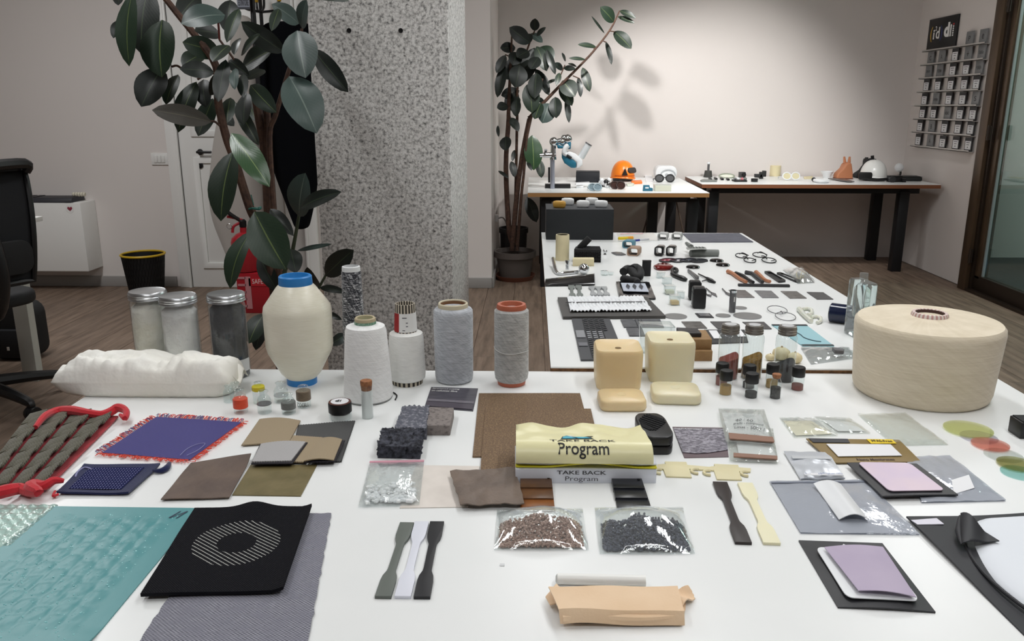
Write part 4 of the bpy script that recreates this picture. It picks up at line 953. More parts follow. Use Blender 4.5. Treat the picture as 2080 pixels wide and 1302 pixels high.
# ---- wax vases with their lids
def loft(secs, org, n=5):
    """secs = (half width, half depth, z, corner) rounded-square sections"""
    mb = MB(); vs, fs = [], []; m = 4 * (n + 1)
    for hw, hd, z, cr in secs: vs += [(x, y, z) for x, y in rrect(2 * hw, 2 * hd, min(cr, hw * .99, hd * .99), n)]
    for j in range(len(secs) - 1):
        for i in range(m): fs.append((j * m + i, j * m + (i + 1) % m, (j + 1) * m + (i + 1) % m, (j + 1) * m + i))
    fs += [tuple(range(m - 1, -1, -1)), tuple((len(secs) - 1) * m + i for i in range(m))]
    return mb.add(vs, fs)
def wax(name, col, col2): return M(name, col, .38, sss=.25, noise=(5, col2))
WX1, WX2 = wax('wax_amber', (224, 198, 150), (230, 206, 160)), wax('wax_pale', (224, 214, 178), (228, 219, 186))
HOLE = M('hole_shadow', (120, 96, 60), .8)
def vase(label, px, py, top, hw, mat):
    b = P(px, py, TZ); k = mpp(b); H = PY(px, top, b.y).z - TZ; w_ = hw * k
    t = thing('wax_vase', label, 'vase', b, group='wax vases')
    obj('body', loft([(w_ * .9, w_ * .9, 0, w_ * .28), (w_ * .94, w_ * .94, .004, w_ * .32), (w_ * .98, w_ * .98, H * .5, w_ * .34), (w_, w_, H - .012, w_ * .36), (w_ * .985, w_ * .985, H - .003, w_ * .36), (w_ * .94, w_ * .94, H, w_ * .35), (w_ * .88, w_ * .88, H - .0015, w_ * .34), (w_ * .3, w_ * .3, H - .006, w_ * .28)], None), mat, t, sharp=60)
    obj('wick_hole', MB().lathe([(w_ * .13, H - .0058), (w_ * .13, H - .0052)], 18), HOLE, t)
def lid(label, px, py, hw, mat, rows):
    b = P(px, py, TZ); k = mpp(b); w_ = hw * k; H = .02
    t = thing('wax_cover', label, 'lid', b, rz=rows, group='wax lids')
    obj('body', loft([(w_ * .93, w_ * .8, 0, w_ * .3), (w_, w_ * .88, .005, w_ * .36), (w_ * .98, w_ * .86, H - .003, w_ * .36), (w_ * .92, w_ * .8, H, w_ * .34), (w_ * .2, w_ * .2, H + .0012, w_ * .1)], None), mat, t, sharp=60)
    obj('knob_dimple', MB().lathe([(w_ * .2, H), (w_ * .19, H + .0015), (w_ * .14, H + .0008)], 20), mat, t)
vase('amber wax vase with rounded square sides, left of the pair', 1253, 779, 701, 47, WX1)
vase('paler cream wax vase with rounded square sides, right of the pair', 1357, 764, 684, 46, WX2)
lid('amber wax lid lying in front of the amber vase', 1262, 823, 47, WX1, .03)
lid('pale wax lid lying in front of the paler vase', 1371, 809, 49, WX2, -.06)
# ---- black grooved case
mb, o, q = qprism([(1285, 838), (1346, 838), (1374, 888), (1308, 888)], TZ + .03, TZ, .28, 6)
case = thing('grooved_case', 'black plastic case with rounded corners and diagonal grooves', 'case', o)
obj('lower_shell', qprism([(1285, 838), (1346, 838), (1374, 888), (1308, 888)], TZ + .014, TZ, .28, 6, org=(q[0] + q[1] + q[2] + q[3]) / 4)[0] if False else MB().prism([(v[0], v[1]) for v in mb.v[:len(mb.v) // 2]], 0, .0135), BLACK, case, bevel=.002)
obj('upper_shell', MB().prism([(v[0], v[1]) for v in mb.v[:len(mb.v) // 2]], .0145, .03), BLACK, case, bevel=.003, seg=3)
for i in range(10):
    s_ = .1 + i * .088
    a = bil(q, max(0.1, s_ - .5 + .12), min(.9, .34 + s_ * .75)) - o; b_ = bil(q, min(.9, s_ + .2), max(.26, s_ * .7 - .06 + .12)) - o
    a.z = b_.z = .0306
    obj('rib', MB().tube([a, b_], .0014, 6), BLACKM, case)
# ---- glass bottles of powder and small capped vials
STEEL = M('cap_steel', (150, 146, 140), .32, m=.85)
def bottle(label, px, py, top, fill, mat):
    t, b, k, zz = up('powder_bottle', label, 'bottle', px, py, TZ, [
        ('glass', GLS, [(19, py), (20.5, py - 2), (21, top + 26), (20, top + 21), (17, top + 18), (17, top + 14)]),
        ('cap', STEEL, [(17.5, top + 17), (18.5, top + 16), (17.5, top + 13), (18.5, top + 11), (17.5, top + 8), (18.5, top + 6), (17.5, top + 2), (17, top), (15, top - .5)])], group='powder bottles')
    obj('cap_sticker', MB().lathe([(12 * k, zz(top - .5)), (12 * k, zz(top - .5) + .0007)], 24), M('foil_white', (232, 234, 236), .2, m=.3), t)
    mb = MB(); n = 24; vs = []
    for i in range(n):
        a = 2 * math.pi * i / n; vs.append((19 * k * math.cos(a), 19 * k * math.sin(a), .001))
    for i in range(n):
        a = 2 * math.pi * i / n; vs.append((19.3 * k * math.cos(a), 19.3 * k * math.sin(a), zz(fill) + .008 * math.cos(a - .3) + .002 * math.sin(3 * a)))
    mb.add(vs, [tuple(range(n - 1, -1, -1)), tuple(range(n, 2 * n))] + [(i, (i + 1) % n, n + (i + 1) % n, n + i) for i in range(n)])
    obj('powder', mb, mat, t)
PWR, PWO, PWB = M('powder_redbrown', (126, 58, 48), .95, bump=(300, .4)), M('powder_ochre', (150, 112, 34), .95, noise=(200, (112, 80, 22)), bump=(300, .4)), M('powder_black', (24, 25, 27), .95, bump=(300, .4))
bottle('glass bottle of red-brown powder with steel cap', 1477, 767, 659, 727, PWR)
bottle('glass bottle of ochre powder with steel cap', 1525, 766, 660, 727, PWO)
bottle('glass bottle of black powder with steel cap', 1591, 772, 662, 739, PWB)
def cvial(label, px, py, top, mat, fill, r=12.5, cork=False):
    ch_ = 9 if cork else 19
    cap = ('cork', CORK, [(r * .62, top + ch_), (r * .8, top + ch_ - 4), (r * .82, top + 1), (r * .7, top)]) if cork else ('cap', BLACK, [(r + .3, top + ch_), (r + .6, top + ch_ - 1), (r + .6, top + 2), (r - .6, top), (r - 3, top + .4)])
    neck = [(r * .9, py), (r, py - 1), (r, top + ch_ + (8 if cork else 0)), (r * .7, top + ch_ + 1), (r * .7, top + ch_ - 3)] if cork else [(r * .92, py), (r, py - 1), (r, top + ch_ - 2)]
    up('powder_vial', label, 'vial', px, py, TZ, [('glass', GLS, neck), ('powder', mat, [(r * .9, py - .6), (r * .9, fill)]), cap], group='small powder vials', n=22)
cvial('black-capped vial of red-brown powder behind the ochre vial', 1465, 781, 737, PWR, 764)
cvial('black-capped vial of ochre powder at the front left of the group', 1473, 800, 752, M('powder_sand', (176, 140, 78), .95, bump=(300, .4)), 782)
cvial('black-capped vial of black powder behind another one', 1520, 787, 741, PWB, 776)
cvial('black-capped vial of black powder at the front of the group', 1525, 806, 758, PWB, 795, 13)
cvial('black-capped vial of sand powder half hidden behind the corked vial', 1567, 786, 739, M('powder_sand', (176, 140, 78), .95), 772)
cvial('small corked glass vial of dark grey granules', 1574, 808, 759, M('granules', (66, 64, 60), .9, noise=(320, (40, 38, 36)), bump=(260, 1.0, .004)), 786, 11, True)
cvial('black-capped vial of red-brown powder, rightmost of the group', 1619, 791, 745, PWR, 780, 12.5)
# ---- large beige yarn cheese
BY = yarn('yarn_beige', (206, 192, 166), (228, 216, 194), .85, 330, .7, 11)
up('yarn_cheese', 'very wide cream yarn package on the right end of the near table', 'yarn cone', 1868, 795, TZ, [
    ('yarn', BY, [(120, 795), (126, 790), (129, 780), (137, 664), (136, 655), (131, 649), (36, 641)]),
    ('core', striped('core_stripes', 26, (222, 214, 208), (190, 150, 146)), [(35, 648), (34, 638), (32, 634), (27, 634), (26, 680)]), ('core_inside', M('core_dark', (74, 50, 46), .8), [(26.8, 635), (25.8, 678)])], n=56)
# ================================================================== near table: sheets and samples
OLV = weave('knit_olive', (66, 64, 50), (96, 92, 74), 1500, .9, .8); REDK = weave('knit_red', (150, 26, 40), (188, 40, 52), 1500, .9, .6)
CORD = M('cord_red', (196, 28, 42), .85, sheen=.3, bump=(300, .3))
kq = [(62, 850), (241, 850), (96, 998), (-55, 1006)]
F = flat('relief_knit', kq, TZ, REDK, 'relief knit of olive flaps over red at the left table corner', 'fabric', th=.003, wave=.004, nu=16, nv=16)
NR, NC = 5, 4
for r in range(NR):
    for c_ in range(NC):
        u0, v1 = c_ / NC, 1 - r / NR; du, dv = 1 / NC, 1 / NR
        # leaning flap: raised left ridge, tucked right edge
        pts = [(u0 - .08 * du, v1 + .0 * dv), (u0 + .84 * du, v1 + .18 * dv), (u0 + .8 * du, v1 - .7 * dv), (u0 - .04 * du, v1 - .92 * dv)]
        hs = [.003, .012, .008, .004]; vs = []
        for (u, v), h_ in zip(pts, hs): vs.append(F.loc(min(max(u, 0), 1), min(max(v, 0), 1), h_ + .0015))
        vs += [Vector((p.x, p.y, p.z - .003)) for p in vs]
        mb = MB().add(vs, [(3, 2, 1, 0), (4, 5, 6, 7), (0, 1, 5, 4), (1, 2, 6, 5), (2, 3, 7, 6), (3, 0, 4, 7)], None, [(0, .03), (.03, .03), (.03, 0), (0, 0)] * 2)
        obj('knit_flap', mb, OLV, F.o, bevel=.0008)
        pts = [(u0 + .38 * du, v1 - .62 * dv), (u0 + .96 * du, v1 - .48 * dv), (u0 + .9 * du, v1 - .98 * dv), (u0 + .36 * du, v1 - 1.1 * dv)]; hs = [.011, .014, .011, .009]
        vs = [F.loc(min(max(u, 0), 1), min(max(v, 0), 1), h_) for (u, v), h_ in zip(pts, hs)]; vs += [Vector((p.x, p.y, p.z - .004)) for p in vs]
        mb = MB().add(vs, [(3, 2, 1, 0), (4, 5, 6, 7), (0, 1, 5, 4), (1, 2, 6, 5), (2, 3, 7, 6), (3, 0, 4, 7)], None, [(0, .02), (.02, .02), (.02, 0), (0, 0)] * 2)
        obj('knit_fold', mb, OLV, F.o, bevel=.0008)
def cordpx(par, org, pts, r, z, mat, name, amp=.003):
    return obj(name, MB().tube([P(x, y, z) - org + Vector((0, 0, amp * math.sin(i * 1.7))) for i, (x, y) in enumerate(pts)], r, 8), mat, par)
cordpx(F.o, F.org, [(72, 868), (90, 850), (106, 837), (125, 832), (150, 836), (180, 842), (205, 840), (225, 834), (240, 831), (256, 836), (254, 846), (244, 842)], [.004, .006, .007, .009, .0085, .007, .007, .008, .008, .006, .005, .003], TZ + .016, CORD, 'rolled_edge')
cordpx(F.o, F.org, [(130, 977), (110, 980), (90, 985), (70, 979), (62, 992), (80, 1003), (60, 996), (40, 990), (15, 1000), (-15, 1006), (-40, 1004)], [.003, .006, .007, .007, .009, .006, .007, .008, .009, .009, .007], TZ + .013, CORD, 'rolled_edge')
# blue woven mat with coral fringe
NAVYW = weave('weave_blue', (54, 50, 112), (70, 66, 134), 2400, .8, .4, .2)
F = flat('woven_mat', [(318, 849), (490, 860), (386, 936), (208, 922)], TZ, NAVYW, 'violet-blue woven mat with a coral thread fringe', 'fabric', th=.0018, wave=.001)
CORAL = M('coral_thread', (226, 84, 66), .8); fr1 = MB(); fr2 = MB()
rr = random.Random(5)
for side in range(4):
    n = 80 if side % 2 == 0 else 64
    for i in range(n):
        s_ = (i + rr.random()) / n
        u, v, du, dv = [(s_, 1, 0, 1), (1, s_, 1, 0), (s_, 0, 0, -1), (0, s_, -1, 0)][side]
        a = F.loc(u, v, 0); d = (F.loc(min(1, u + .01 * du), min(1, v + .01 * dv), 0) - F.loc(max(0, u - .01 * du) if du else u, max(0, v - .01 * dv) if dv else v, 0))
        out = (a - F.loc(.5 if du else u, .5 if dv else v, 0)).normalized(); tg = Vector((-out.y, out.x, 0)); L = .008 + rr.random() * .007
        sgn_ = rr.uniform(-1, 1)
        pts = [Vector((a.x, a.y, .001)), a + out * L * .6 + tg * L * .3 * sgn_ + Vector((0, 0, .002)), a + out * L + tg * L * .6 * sgn_ + Vector((0, 0, .001)), a + out * L * .55 + tg * L * .75 * sgn_]
        (fr1 if (side in (1, 2) or rr.random() < .55) else fr2).tube([Vector((p.x, p.y, max(.0008, p.z))) for p in pts], .00055, 4)
o_ = obj('fringe', fr1, CORAL, F.o); o_['kind'] = 'stuff'
o_ = obj('fringe', fr2, M('fringe_violet', (110, 96, 140), .8), F.o); o_['kind'] = 'stuff'
obj('stray_thread', MB().tube([F.loc(u, v, .002) for u, v in ((.86, .05), (.84, .22), (.88, .34), (.95, .36), (.97, .2), (.93, .06))], .0005, 4), M('thread_lilac', (150, 150, 190), .8), F.o)
# navy knit square
def knitdots(name, c1, c2, sx_, sy_, lo):
    m, t = base(name); b = t.bsdf; b.inputs['Roughness'].default_value = .9; b.inputs['Specular IOR Level'].default_value = .15
    v = t.coords(True); sp_ = t.new('ShaderNodeSeparateXYZ'); t.link(v, sp_.inputs[0])
    a = t.math('SINE', t.math('MULTIPLY', sp_.outputs[0], sx_)); c_ = t.math('SINE', t.math('MULTIPLY', sp_.outputs[1], sy_))
    h = t.math('MULTIPLY', t.math('ADD', a, 1), t.math('ADD', c_, 1))
    t.link(t.mix(t.math('GREATER_THAN', h, lo), lin(c1), lin(c2)), b.inputs['Base Color']); t.link(t.bump(h, .5, .001), b.inputs['Normal']); return m
NV = weave('knit_navy', (18, 24, 62), (30, 38, 84), 1800, .9, .6)
F = flat('knit_swatch', [(172, 950), (326, 949), (262, 1008), (116, 1007)], TZ, NV, 'small navy knitted square with rows of pale stitches', 'fabric', th=.003, wave=.002, nu=14, lift=lambda u, v: .0015 * (abs(u - .5) * 2) ** 6 + .0015 * (abs(v - .5) * 2) ** 6)
fpart(F, 'stitch_field', [(.12, .12), (.84, .12), (.84, .88), (.12, .88)], M('x', (0, 0, 0)) if False else knitdots('navy_dots', (24, 30, 74), (130, 130, 168), 1500, 1150, 2.2), .0002, .0006)
for o2 in (F.o.children[-1],):
    me = o2.data; lay = me.uv_layers.new(name='uv')
    for p in me.polygons:
        for li in p.loop_indices:
            co = me.vertices[me.loops[li].vertex_index].co; lay.data[li].uv = (co.x + .5, co.y + .5)
cordpx(F.o, F.org, [(118, 1004), (108, 1008), (112, 998)], .002, TZ + .004, CORD, 'corner_thread', .0005)
cordpx(F.o, F.org, [(310, 956), (326, 957), (338, 951), (344, 941)], [.002, .004, .005, .003], TZ + .004, NV, 'yarn_tail', .0005)
cordpx(F.o, F.org, [(186, 953), (172, 950), (158, 958), (153, 968)], .0012, TZ + .006, M('thread_lilac', (150, 150, 190), .8), 'yarn_loop', .0005)
# leather-like squares
LBR = M('leather_brown', (102, 84, 72), .6, noise=(16, (84, 68, 60)), bump=(120, .3)); LOL = M('leather_olive', (98, 88, 52), .5, noise=(24, (116, 104, 68)), bump=(90, .25))
flat('leather_swatch', [(509, 946), (644, 946), (611, 1009), (472, 1007)], TZ, LOL, 'olive green leather square beside the brown one', 'leather', th=.0015, nu=6)
flat('leather_swatch', [(388, 943), (511, 931), (466, 1013), (327, 1017)], TZ + .0016, LBR, 'brown leather square overlapping the olive one', 'leather', th=.0015, wave=.002, lift=lambda u, v: .006 * max(0, v - .8) * 5 * u)
TAN = weave('cloth_tan', (146, 130, 106), (162, 146, 120), 3000, .85, .2, .1); CHAR = weave('cloth_charcoal', (66, 66, 66), (84, 84, 84), 3000, .85, .3, .1)
GRC = weave('cloth_grey', (158, 156, 156), (174, 172, 172), 3000, .7, .2, .1); UND = M('cloth_edge_dark', (26, 22, 30), .8)
flat('fabric_swatch', [(606, 866), (722, 857), (694, 941), (590, 935)], TZ, CHAR, 'charcoal fabric swatch with zigzag edges, lowest of its pile', 'fabric', th=.002, zig=(22, .0022), wave=.002)
flat('fabric_swatch', [(527, 853), (611, 856), (588, 899), (490, 906)], TZ + .0022, TAN, 'smooth tan fabric swatch at the back left of the pile', 'fabric', th=.002, zig=(20, .0008), lift=lambda u, v: .004 * math.sin(math.pi * u) * v)
flat('fabric_swatch', [(596, 886), (656, 890), (618, 941), (560, 938)], TZ + .0042, TAN, 'tan fabric swatch half under the light grey one', 'fabric', th=.002, zig=(14, .0012))
flat('fabric_swatch', [(652, 893), (701, 896), (682, 939), (616, 941)], TZ + .0064, UND, 'dark-backed lining swatch under the right tan swatch', 'fabric', th=.0015, zig=(10, .001))
flat('fabric_swatch', [(651, 892), (695, 894), (678, 936), (617, 938)], TZ + .008, TAN, 'tan fabric swatch with dark backing at the right of the pile', 'fabric', th=.0018, lift=lambda u, v: .003 * math.sin(math.pi * u))
flat('fabric_swatch', [(528, 904), (625, 900), (594, 943), (510, 944)], TZ + .0064, UND, 'dark-edged white-backed swatch under the light grey one', 'fabric', th=.0015)
flat('fabric_swatch', [(530, 903), (622, 899), (592, 938), (511, 940)], TZ + .008, GRC, 'light grey fabric swatch with zigzag edge on top of the pile', 'fabric', th=.002, zig=(16, .0012), lift=lambda u, v: .003 * math.sin(math.pi * u) * v)
# foam blocks and card
def fuzzy(name, label, quad, ztop, mat, amp, seed, n=22):
    mb, o, q = qprism(quad, ztop, TZ, .03)
    H = ztop - TZ
    def top(u, v): return bil(q, u, v) - o
    vs, fs = [], []; mb = MB(); N = n
    def nz(p): return amp * mnoise.noise(Vector((p.x * 260 + seed, p.y * 260, p.z * 260)))
    def disp(p, d): return p + d * nz(p)
    grid = {}
    for j in range(N + 1):
        for i in range(N + 1):
            p = top(i / N, j / N); p = Vector((p.x, p.y, H)); e = Vector((0, 0, 1)) + (Vector((p.x, p.y, 0)).normalized() if i in (0, N) or j in (0, N) else Vector()); vs.append(disp(p, e))
    for j in range(N):
        for i in range(N): a = j * (N + 1) + i; fs.append((a, a + 1, a + N + 2, a + N + 1))
    rim = [(i, 0) for i in range(N)] + [(N, j) for j in range(N)] + [(i, N) for i in range(N, 0, -1)] + [(0, j) for j in range(N, 0, -1)]
    m_ = 6; last = [j * (N + 1) + i for i, j in rim]
    for l in range(1, m_ + 1):
        cur = []
        for (i, j) in rim:
            p = top(i / N, j / N); p = Vector((p.x, p.y, H * (1 - l / m_))); d = Vector((p.x, p.y, 0)).normalized(); p = disp(p, d) if l < m_ else p; p.z = max(p.z, 0); vs.append(p); cur.append(len(vs) - 1)
        for k_ in range(len(rim)): k2 = (k_ + 1) % len(rim); fs.append((last[k2], last[k_], cur[k_], cur[k2]))
        last = cur
    fs.append(tuple(reversed(last)))
    return tag(obj(name, mb.add(vs, fs), mat, None, loc=o, sharp=50), label, 'foam block')
FO1 = M('felt_dark', (72, 74, 84), .95, noise=(110, (32, 33, 40), .4, .6), bump=(220, .8, .004)); FO2 = M('felt_grey', (92, 94, 104), .95, noise=(160, (142, 142, 150), .5, .66), bump=(220, .7, .004))
FO3 = M('board_taupe', (134, 126, 122), .9, noise=(120, (100, 92, 90), .5, .66), bump=(180, .4))
fuzzy('felt_block', 'mid grey shredded felt block between the dark and taupe ones', [(818, 824), (872, 824), (866, 870), (802, 868)], TZ + .02, FO2, .0035, 1)
block('pressed_board', 'smooth taupe fibreboard block at the right of the felt blocks', 'block', [(869, 826), (922, 828), (914, 864), (866, 864)], TZ + .018, TZ, FO3, .03)
fuzzy('felt_block', 'dark blue-grey shredded felt block in front of the other blocks', [(776, 869), (858, 871), (853, 908), (766, 906)], TZ + .02, FO1, .006, 2)
F = flat('info_card', [(876, 787), (971, 790), (961, 836), (862, 828)], TZ, M('card_slate', (62, 60, 68), .4, noise=(30, (78, 76, 86)), stretch=(1, 3, 1)), 'dark printed info card with white heading near the grey cones', 'card', th=.0012, nu=4)
fpart(F, 'print_band', [(.02, .28), (.98, .28), (.98, .38), (.02, .38)], M('card_band', (110, 106, 114), .5)); fpart(F, 'print_band', [(.02, .04), (.98, .04), (.98, .26), (.02, .26)], M('card_band2', (74, 68, 78), .5))
ftext(F, 'Structured coating', .04, .62, .87, .94, SW, shear=.2); ftext(F, 'on cellulosic fibre', .04, .58, .77, .84, SW, shear=.2); ftext(F, 'di', .88, .95, .06, .13, SW)
# brown cork-like sheets
CKS = M('cork_sheet', (104, 82, 62), .8, noise=(430, (150, 124, 90), .48, .68), bump=(260, .5))
flat('cork_sheet', [(973, 801), (1178, 801), (1212, 930), (960, 930)], TZ, CKS, 'large brown speckled cork sheet, the lower of two', 'cork sheet', th=.002, nu=4, wave=.001)
flat('cork_sheet', [(986, 832), (1200, 832), (1228, 952), (975, 966)], TZ + .0023, CKS, 'large brown speckled cork sheet lying over another', 'cork sheet', th=.002, nu=4)
flat('leather_swatch', [(914, 962), (1045, 955), (1065, 1028), (935, 1031)], TZ + .005, M('leather_greybrown', (98, 84, 74), .5, noise=(18, (118, 102, 90)), bump=(60, .5, .004)), 'wrinkled grey-brown leather piece overlapping the cork sheets', 'leather', th=.0015, wave=.006, freq=5, rag=.003)
# zip bag with white flakes, cream card
CRC = M('card_cream', (224, 216, 208), .8, noise=(20, (212, 204, 196)))
flat('paper_card', [(845, 946), (975, 948), (950, 1031), (812, 1033)], TZ, CRC, 'cream paper sample card beside the zip bag of white flakes', 'card', th=.0012, nu=4)
FILM = thin('bag_film', (253, 254, 254), .07, .06, (242, 245, 245), wr=.5, wscale=45)
FILM2 = thin('bag_film_clear', (253, 254, 254), .035, .05, (242, 245, 245), wr=.22, wscale=40)
def bag(name, label, quad, z, puff, film=FILM, zipm=None, cat='bag', nu=22, nv=18, wave=.003, seed=1):
    F = flat(name, quad, z + .0008, film, label, cat, th=.0006, nu=nu, nv=nv, wave=wave, freq=6, seed=seed, lift=lambda u, v: puff * (math.sin(math.pi * u) * math.sin(math.pi * min(1, v * 1.1))) ** .6 if 0 < u < 1 and 0 < v < .9 else 0)
    B = flat('bag_back', quad, z, film, th=.0004, nu=2, nv=2, parent=F.o)
    if zipm: fpart(F, 'zip_strip', [(0, .93), (1, .93), (1, .97), (0, .97)], zipm, .001, .001)
    return F
F = bag('zip_bag', 'clear zip bag of white flakes with a pink seal line', [(752, 938), (862, 936), (852, 1026), (728, 1030)], TZ + .0014, .012, zipm=M('zip_pink', (206, 150, 164), .5))
mb = MB(); rr = random.Random(9)
for i in range(190):
    u, v = rr.uniform(.1, .9), rr.uniform(.06, .42) * (1 - .3 * rr.random()); p = F.loc(u, v, 0); s_ = rr.uniform(.002, .0052); z_ = max(.002, F.loc(u, v, 0).z * rr.uniform(.3, .85))
    mb.ball((p.x, p.y, max(s_ * .6, z_ - s_ * .4)), s_, 6, 4, z=.6)
o_ = obj('white_flakes', mb, M('flakes', (232, 234, 234), .8, sss=.1), F.o); o_['kind'] = 'stuff'
# ---- take-back programme pack
WP = M('pack_white', (222, 225, 234), .3)
ob, q, o = block('mailer_box', None, None, [(1046, 905), (1320, 905), (1334, 953), (1047, 953)], TZ + .022, TZ, WP, .01, .001)
tag(ob, 'flat white mailer box lying under the cream bag', 'box')
fy = (q[2].y + q[3].y) / 2; x0, x1 = P(1148, 965, TZ + .012).x, P(1214, 965, TZ + .012).x
yf = min(q[2].y, q[3].y) - .0008
text('TAKE BACK', [(x0 - .012, yf, TZ + .021), (x1 + .012, yf, TZ + .021), (x1 + .012, yf, TZ + .015), (x0 - .012, yf, TZ + .015)], INK, ob, org=ob.location, bold=.02)
text('Program', [(x0, yf, TZ + .012), (x1, yf, TZ + .012), (x1, yf, TZ + .003), (x0, yf, TZ + .003)], INK, ob, org=ob.location)
ys = thing('folded_sleeve', 'folded white and yellow paper sleeve between the mailer box and the cream bag', 'sleeve', (o.x, o.y, TZ + .022))
YEL = M('paper_yellow', (222, 212, 40), .5)
xa, xb = q[3].x, q[2].x; yb_ = q[0].y
def slv(u, v, h0): 
    f_ = 1 - v; hump = .007 * max(0, 1 - abs(u - .55) * 3.2) * f_
    return Vector((xa + (xb - xa) * u - o.x, fy + .001 + (yb_ - fy) * v - o.y, h0 + hump))
obj('yellow_lining', MB().sheet(lambda u, v: slv(u, v, .0035), 16, 4, .002), YEL, ys)
obj('white_cover', MB().sheet(lambda u, v: slv(u, v, .0075) + Vector((0, .003 * (1 - v), -.003 * (1 - abs(u - .5) * 2))), 16, 4, .002), WP, ys)
BAGC = M('bag_cream', (232, 226, 178), .35, bump=(18, .3, .006))
yF, yB = fy - .004, P(1180, 860, TZ + .055).y; xl, xr = P(1048, 935, TZ + .035).x, P(1326, 935, TZ + .035).x; xlB, xrB = P(1048, 860, TZ + .055).x, P(1300, 860, TZ + .055).x
cb_ = thing('mailing_bag', 'folded cream plastic bag with large printed word and blue emblem', 'bag', ((xl + xr) / 2, (yF + yB) / 2, TZ + .032))
def cbag(u, v):
    if v < .4:
        a = v / .4 * math.pi / 2; y_ = yF + .022 * (1 - math.cos(a)); z_ = .002 + .024 * math.sin(a)
    else:
        s_ = (v - .4) / .6; y_ = yF + .022 + (yB - yF - .022) * s_; z_ = .026 - .006 * s_ + .004 * mnoise.noise(Vector((u * 7, s_ * 3, 2))) * min(1, s_ * 2) + .004 * s_ * math.sin(u * 13)
    s2 = (y_ - yF) / (yB - yF)
    return Vector((xl + (xlB - xl) * s2 + (xr - xl + (xrB - xlB - xr + xl) * s2) * u - cb_.location.x, y_ - cb_.location.y, z_))
obj('bag_face', MB().sheet(cbag, 30, 26, .002), BAGC, cb_, sharp=80)
obj('bag_underside', MB().sheet(lambda u, v: Vector((cbag(u, v).x, cbag(u, max(v, .02)).y, .0015)), 6, 4, .0015), BAGC, cb_)
cpt = lambda u0, u1, v0, v1: (lambda u, t: cbag(u0 + (u1 - u0) * u, v0 + (v1 - v0) * t) + Vector((0, -.0006, .0006)))
INKB = M('ink_black', (26, 26, 28), .6)
text('Program', None, INKB, cb_, wmap=cpt(.31, .68, .05, .33), bold=.008); text('TAKE BACK', None, INKB, cb_, wmap=cpt(.25, .74, .37, .43), bold=.01)
CY = M('print_cyan', (74, 172, 196), .5)
def cpatch(nm, poly, mat): 
    pts = [cbag(u, v) + Vector((0, -.0004, .0007)) for u, v in poly]; obj(nm, MB().add(pts, [tuple(range(len(pts)))]), mat, cb_)
for off in (.0,):
    cpatch('emblem_outline', [(.335, .45), (.35, .54), (.385, .585), (.46, .555), (.5, .53), (.545, .545), (.585, .53), (.56, .49), (.585, .45)], INKB)
for nm, poly, mt in (('emblem_loop', [(.345, .46), (.36, .54), (.385, .565), (.42, .535), (.45, .46)], CY), ('emblem_wing', [(.43, .535), (.47, .54), (.53, .505), (.565, .46), (.47, .46)], CY), ('emblem_fold', [(.385, .575), (.42, .57), (.45, .53), (.41, .54)], WP)):
    pts = [cbag(u, v) + Vector((0, -.0008, .0014)) for u, v in poly]; obj(nm, MB().add(pts, [tuple(range(len(pts)))]), mt, cb_)
# ---- stepped plaques
def plaque(label, top, bot, mats):
    (a, b), (c_, d) = top, bot
    t = thing('step_plaque', label, 'plaque', P((a[0] + d[0]) / 2, (a[1] + d[1]) / 2, TZ), group='stepped plastic plaques')
    for i in range(3):
        s0, s1 = i / 3, (i + 1) / 3; L = lambda s: (a[0] + (d[0] - a[0]) * s, a[1] + (d[1] - a[1]) * s); R = lambda s: (b[0] + (c_[0] - b[0]) * s, b[1] + (c_[1] - b[1]) * s)
        mb, o, q = qprism([L(s0), R(s0), R(s1), L(s1)], TZ + .0075 - i * .0022, TZ, .004, 1)
        obj('step', mb, mats[i], t, loc=o - t.location, bevel=.0003)
    h_ = P(b[0] - 6, b[1] + 4, TZ + .0078); obj('hang_hole', MB().lathe([(.0022, 0), (.0022, .0006)], 14), M('hole_black', (8, 8, 8), .9), t, loc=h_ - t.location)
BRP = lambda i: M('plaque_brown%d' % i, [(92, 62, 36), (104, 68, 38), (140, 84, 38)][i], .35, noise=(60, [(76, 50, 30), (88, 56, 32), (122, 72, 32)][i]))
plaque('brown stepped plastic plaque beside the grey-brown leather', ((1057, 967), (1120, 967)), ((1127, 1034), (1057, 1034)), [BRP(0), BRP(1), BRP(2)])
BKP = M('plaque_black', (24, 26, 32), .3)
plaque('black stepped plastic plaque in front of the mailer box', ((1242, 970), (1303, 970)), ((1323, 1031), (1254, 1031)), [BKP, BKP, BKP])
# ---- tensile bars
def bone(label, A_, B_, wpx, mat, th=.004, z=TZ, group='tensile test bars', cat='test bar', name='tensile_bar', nar=.52):
    a, b = P(*A_, z), P(*B_, z); d = b - a; L = d.length; w_ = wpx * mpp((a + b) / 2) / 2; n_ = w_ * nar
    half = [(0, w_), (.19 * L, w_), (.25 * L, w_ * .9), (.31 * L, n_ * 1.1), (.35 * L, n_), (.65 * L, n_), (.69 * L, n_ * 1.1), (.75 * L, w_ * .9), (.81 * L, w_), (L, w_)]
    pts = [(x - L / 2, y) for x, y in half] + [(x - L / 2, -y) for x, y in reversed(half)]
    return tag(obj(name, MB().prism(pts, 0, th), mat, None, loc=((a.x + b.x) / 2, (a.y + b.y) / 2, z), rz=math.atan2(d.y, d.x), bevel=.0004), label, cat, group)
bone('grey-green plastic tensile bar, left of the trio', (827, 1066), (778, 1217), 31, M('bar_greygreen', (98, 104, 98), .5))
bone('pale lilac-white plastic tensile bar, middle of the trio', (857, 1064), (818, 1217), 31, M('bar_white', (222, 224, 234), .45))
bone('black plastic tensile bar, right of the trio', (888, 1064), (857, 1218), 31, M('bar_black', (28, 28, 32), .5))
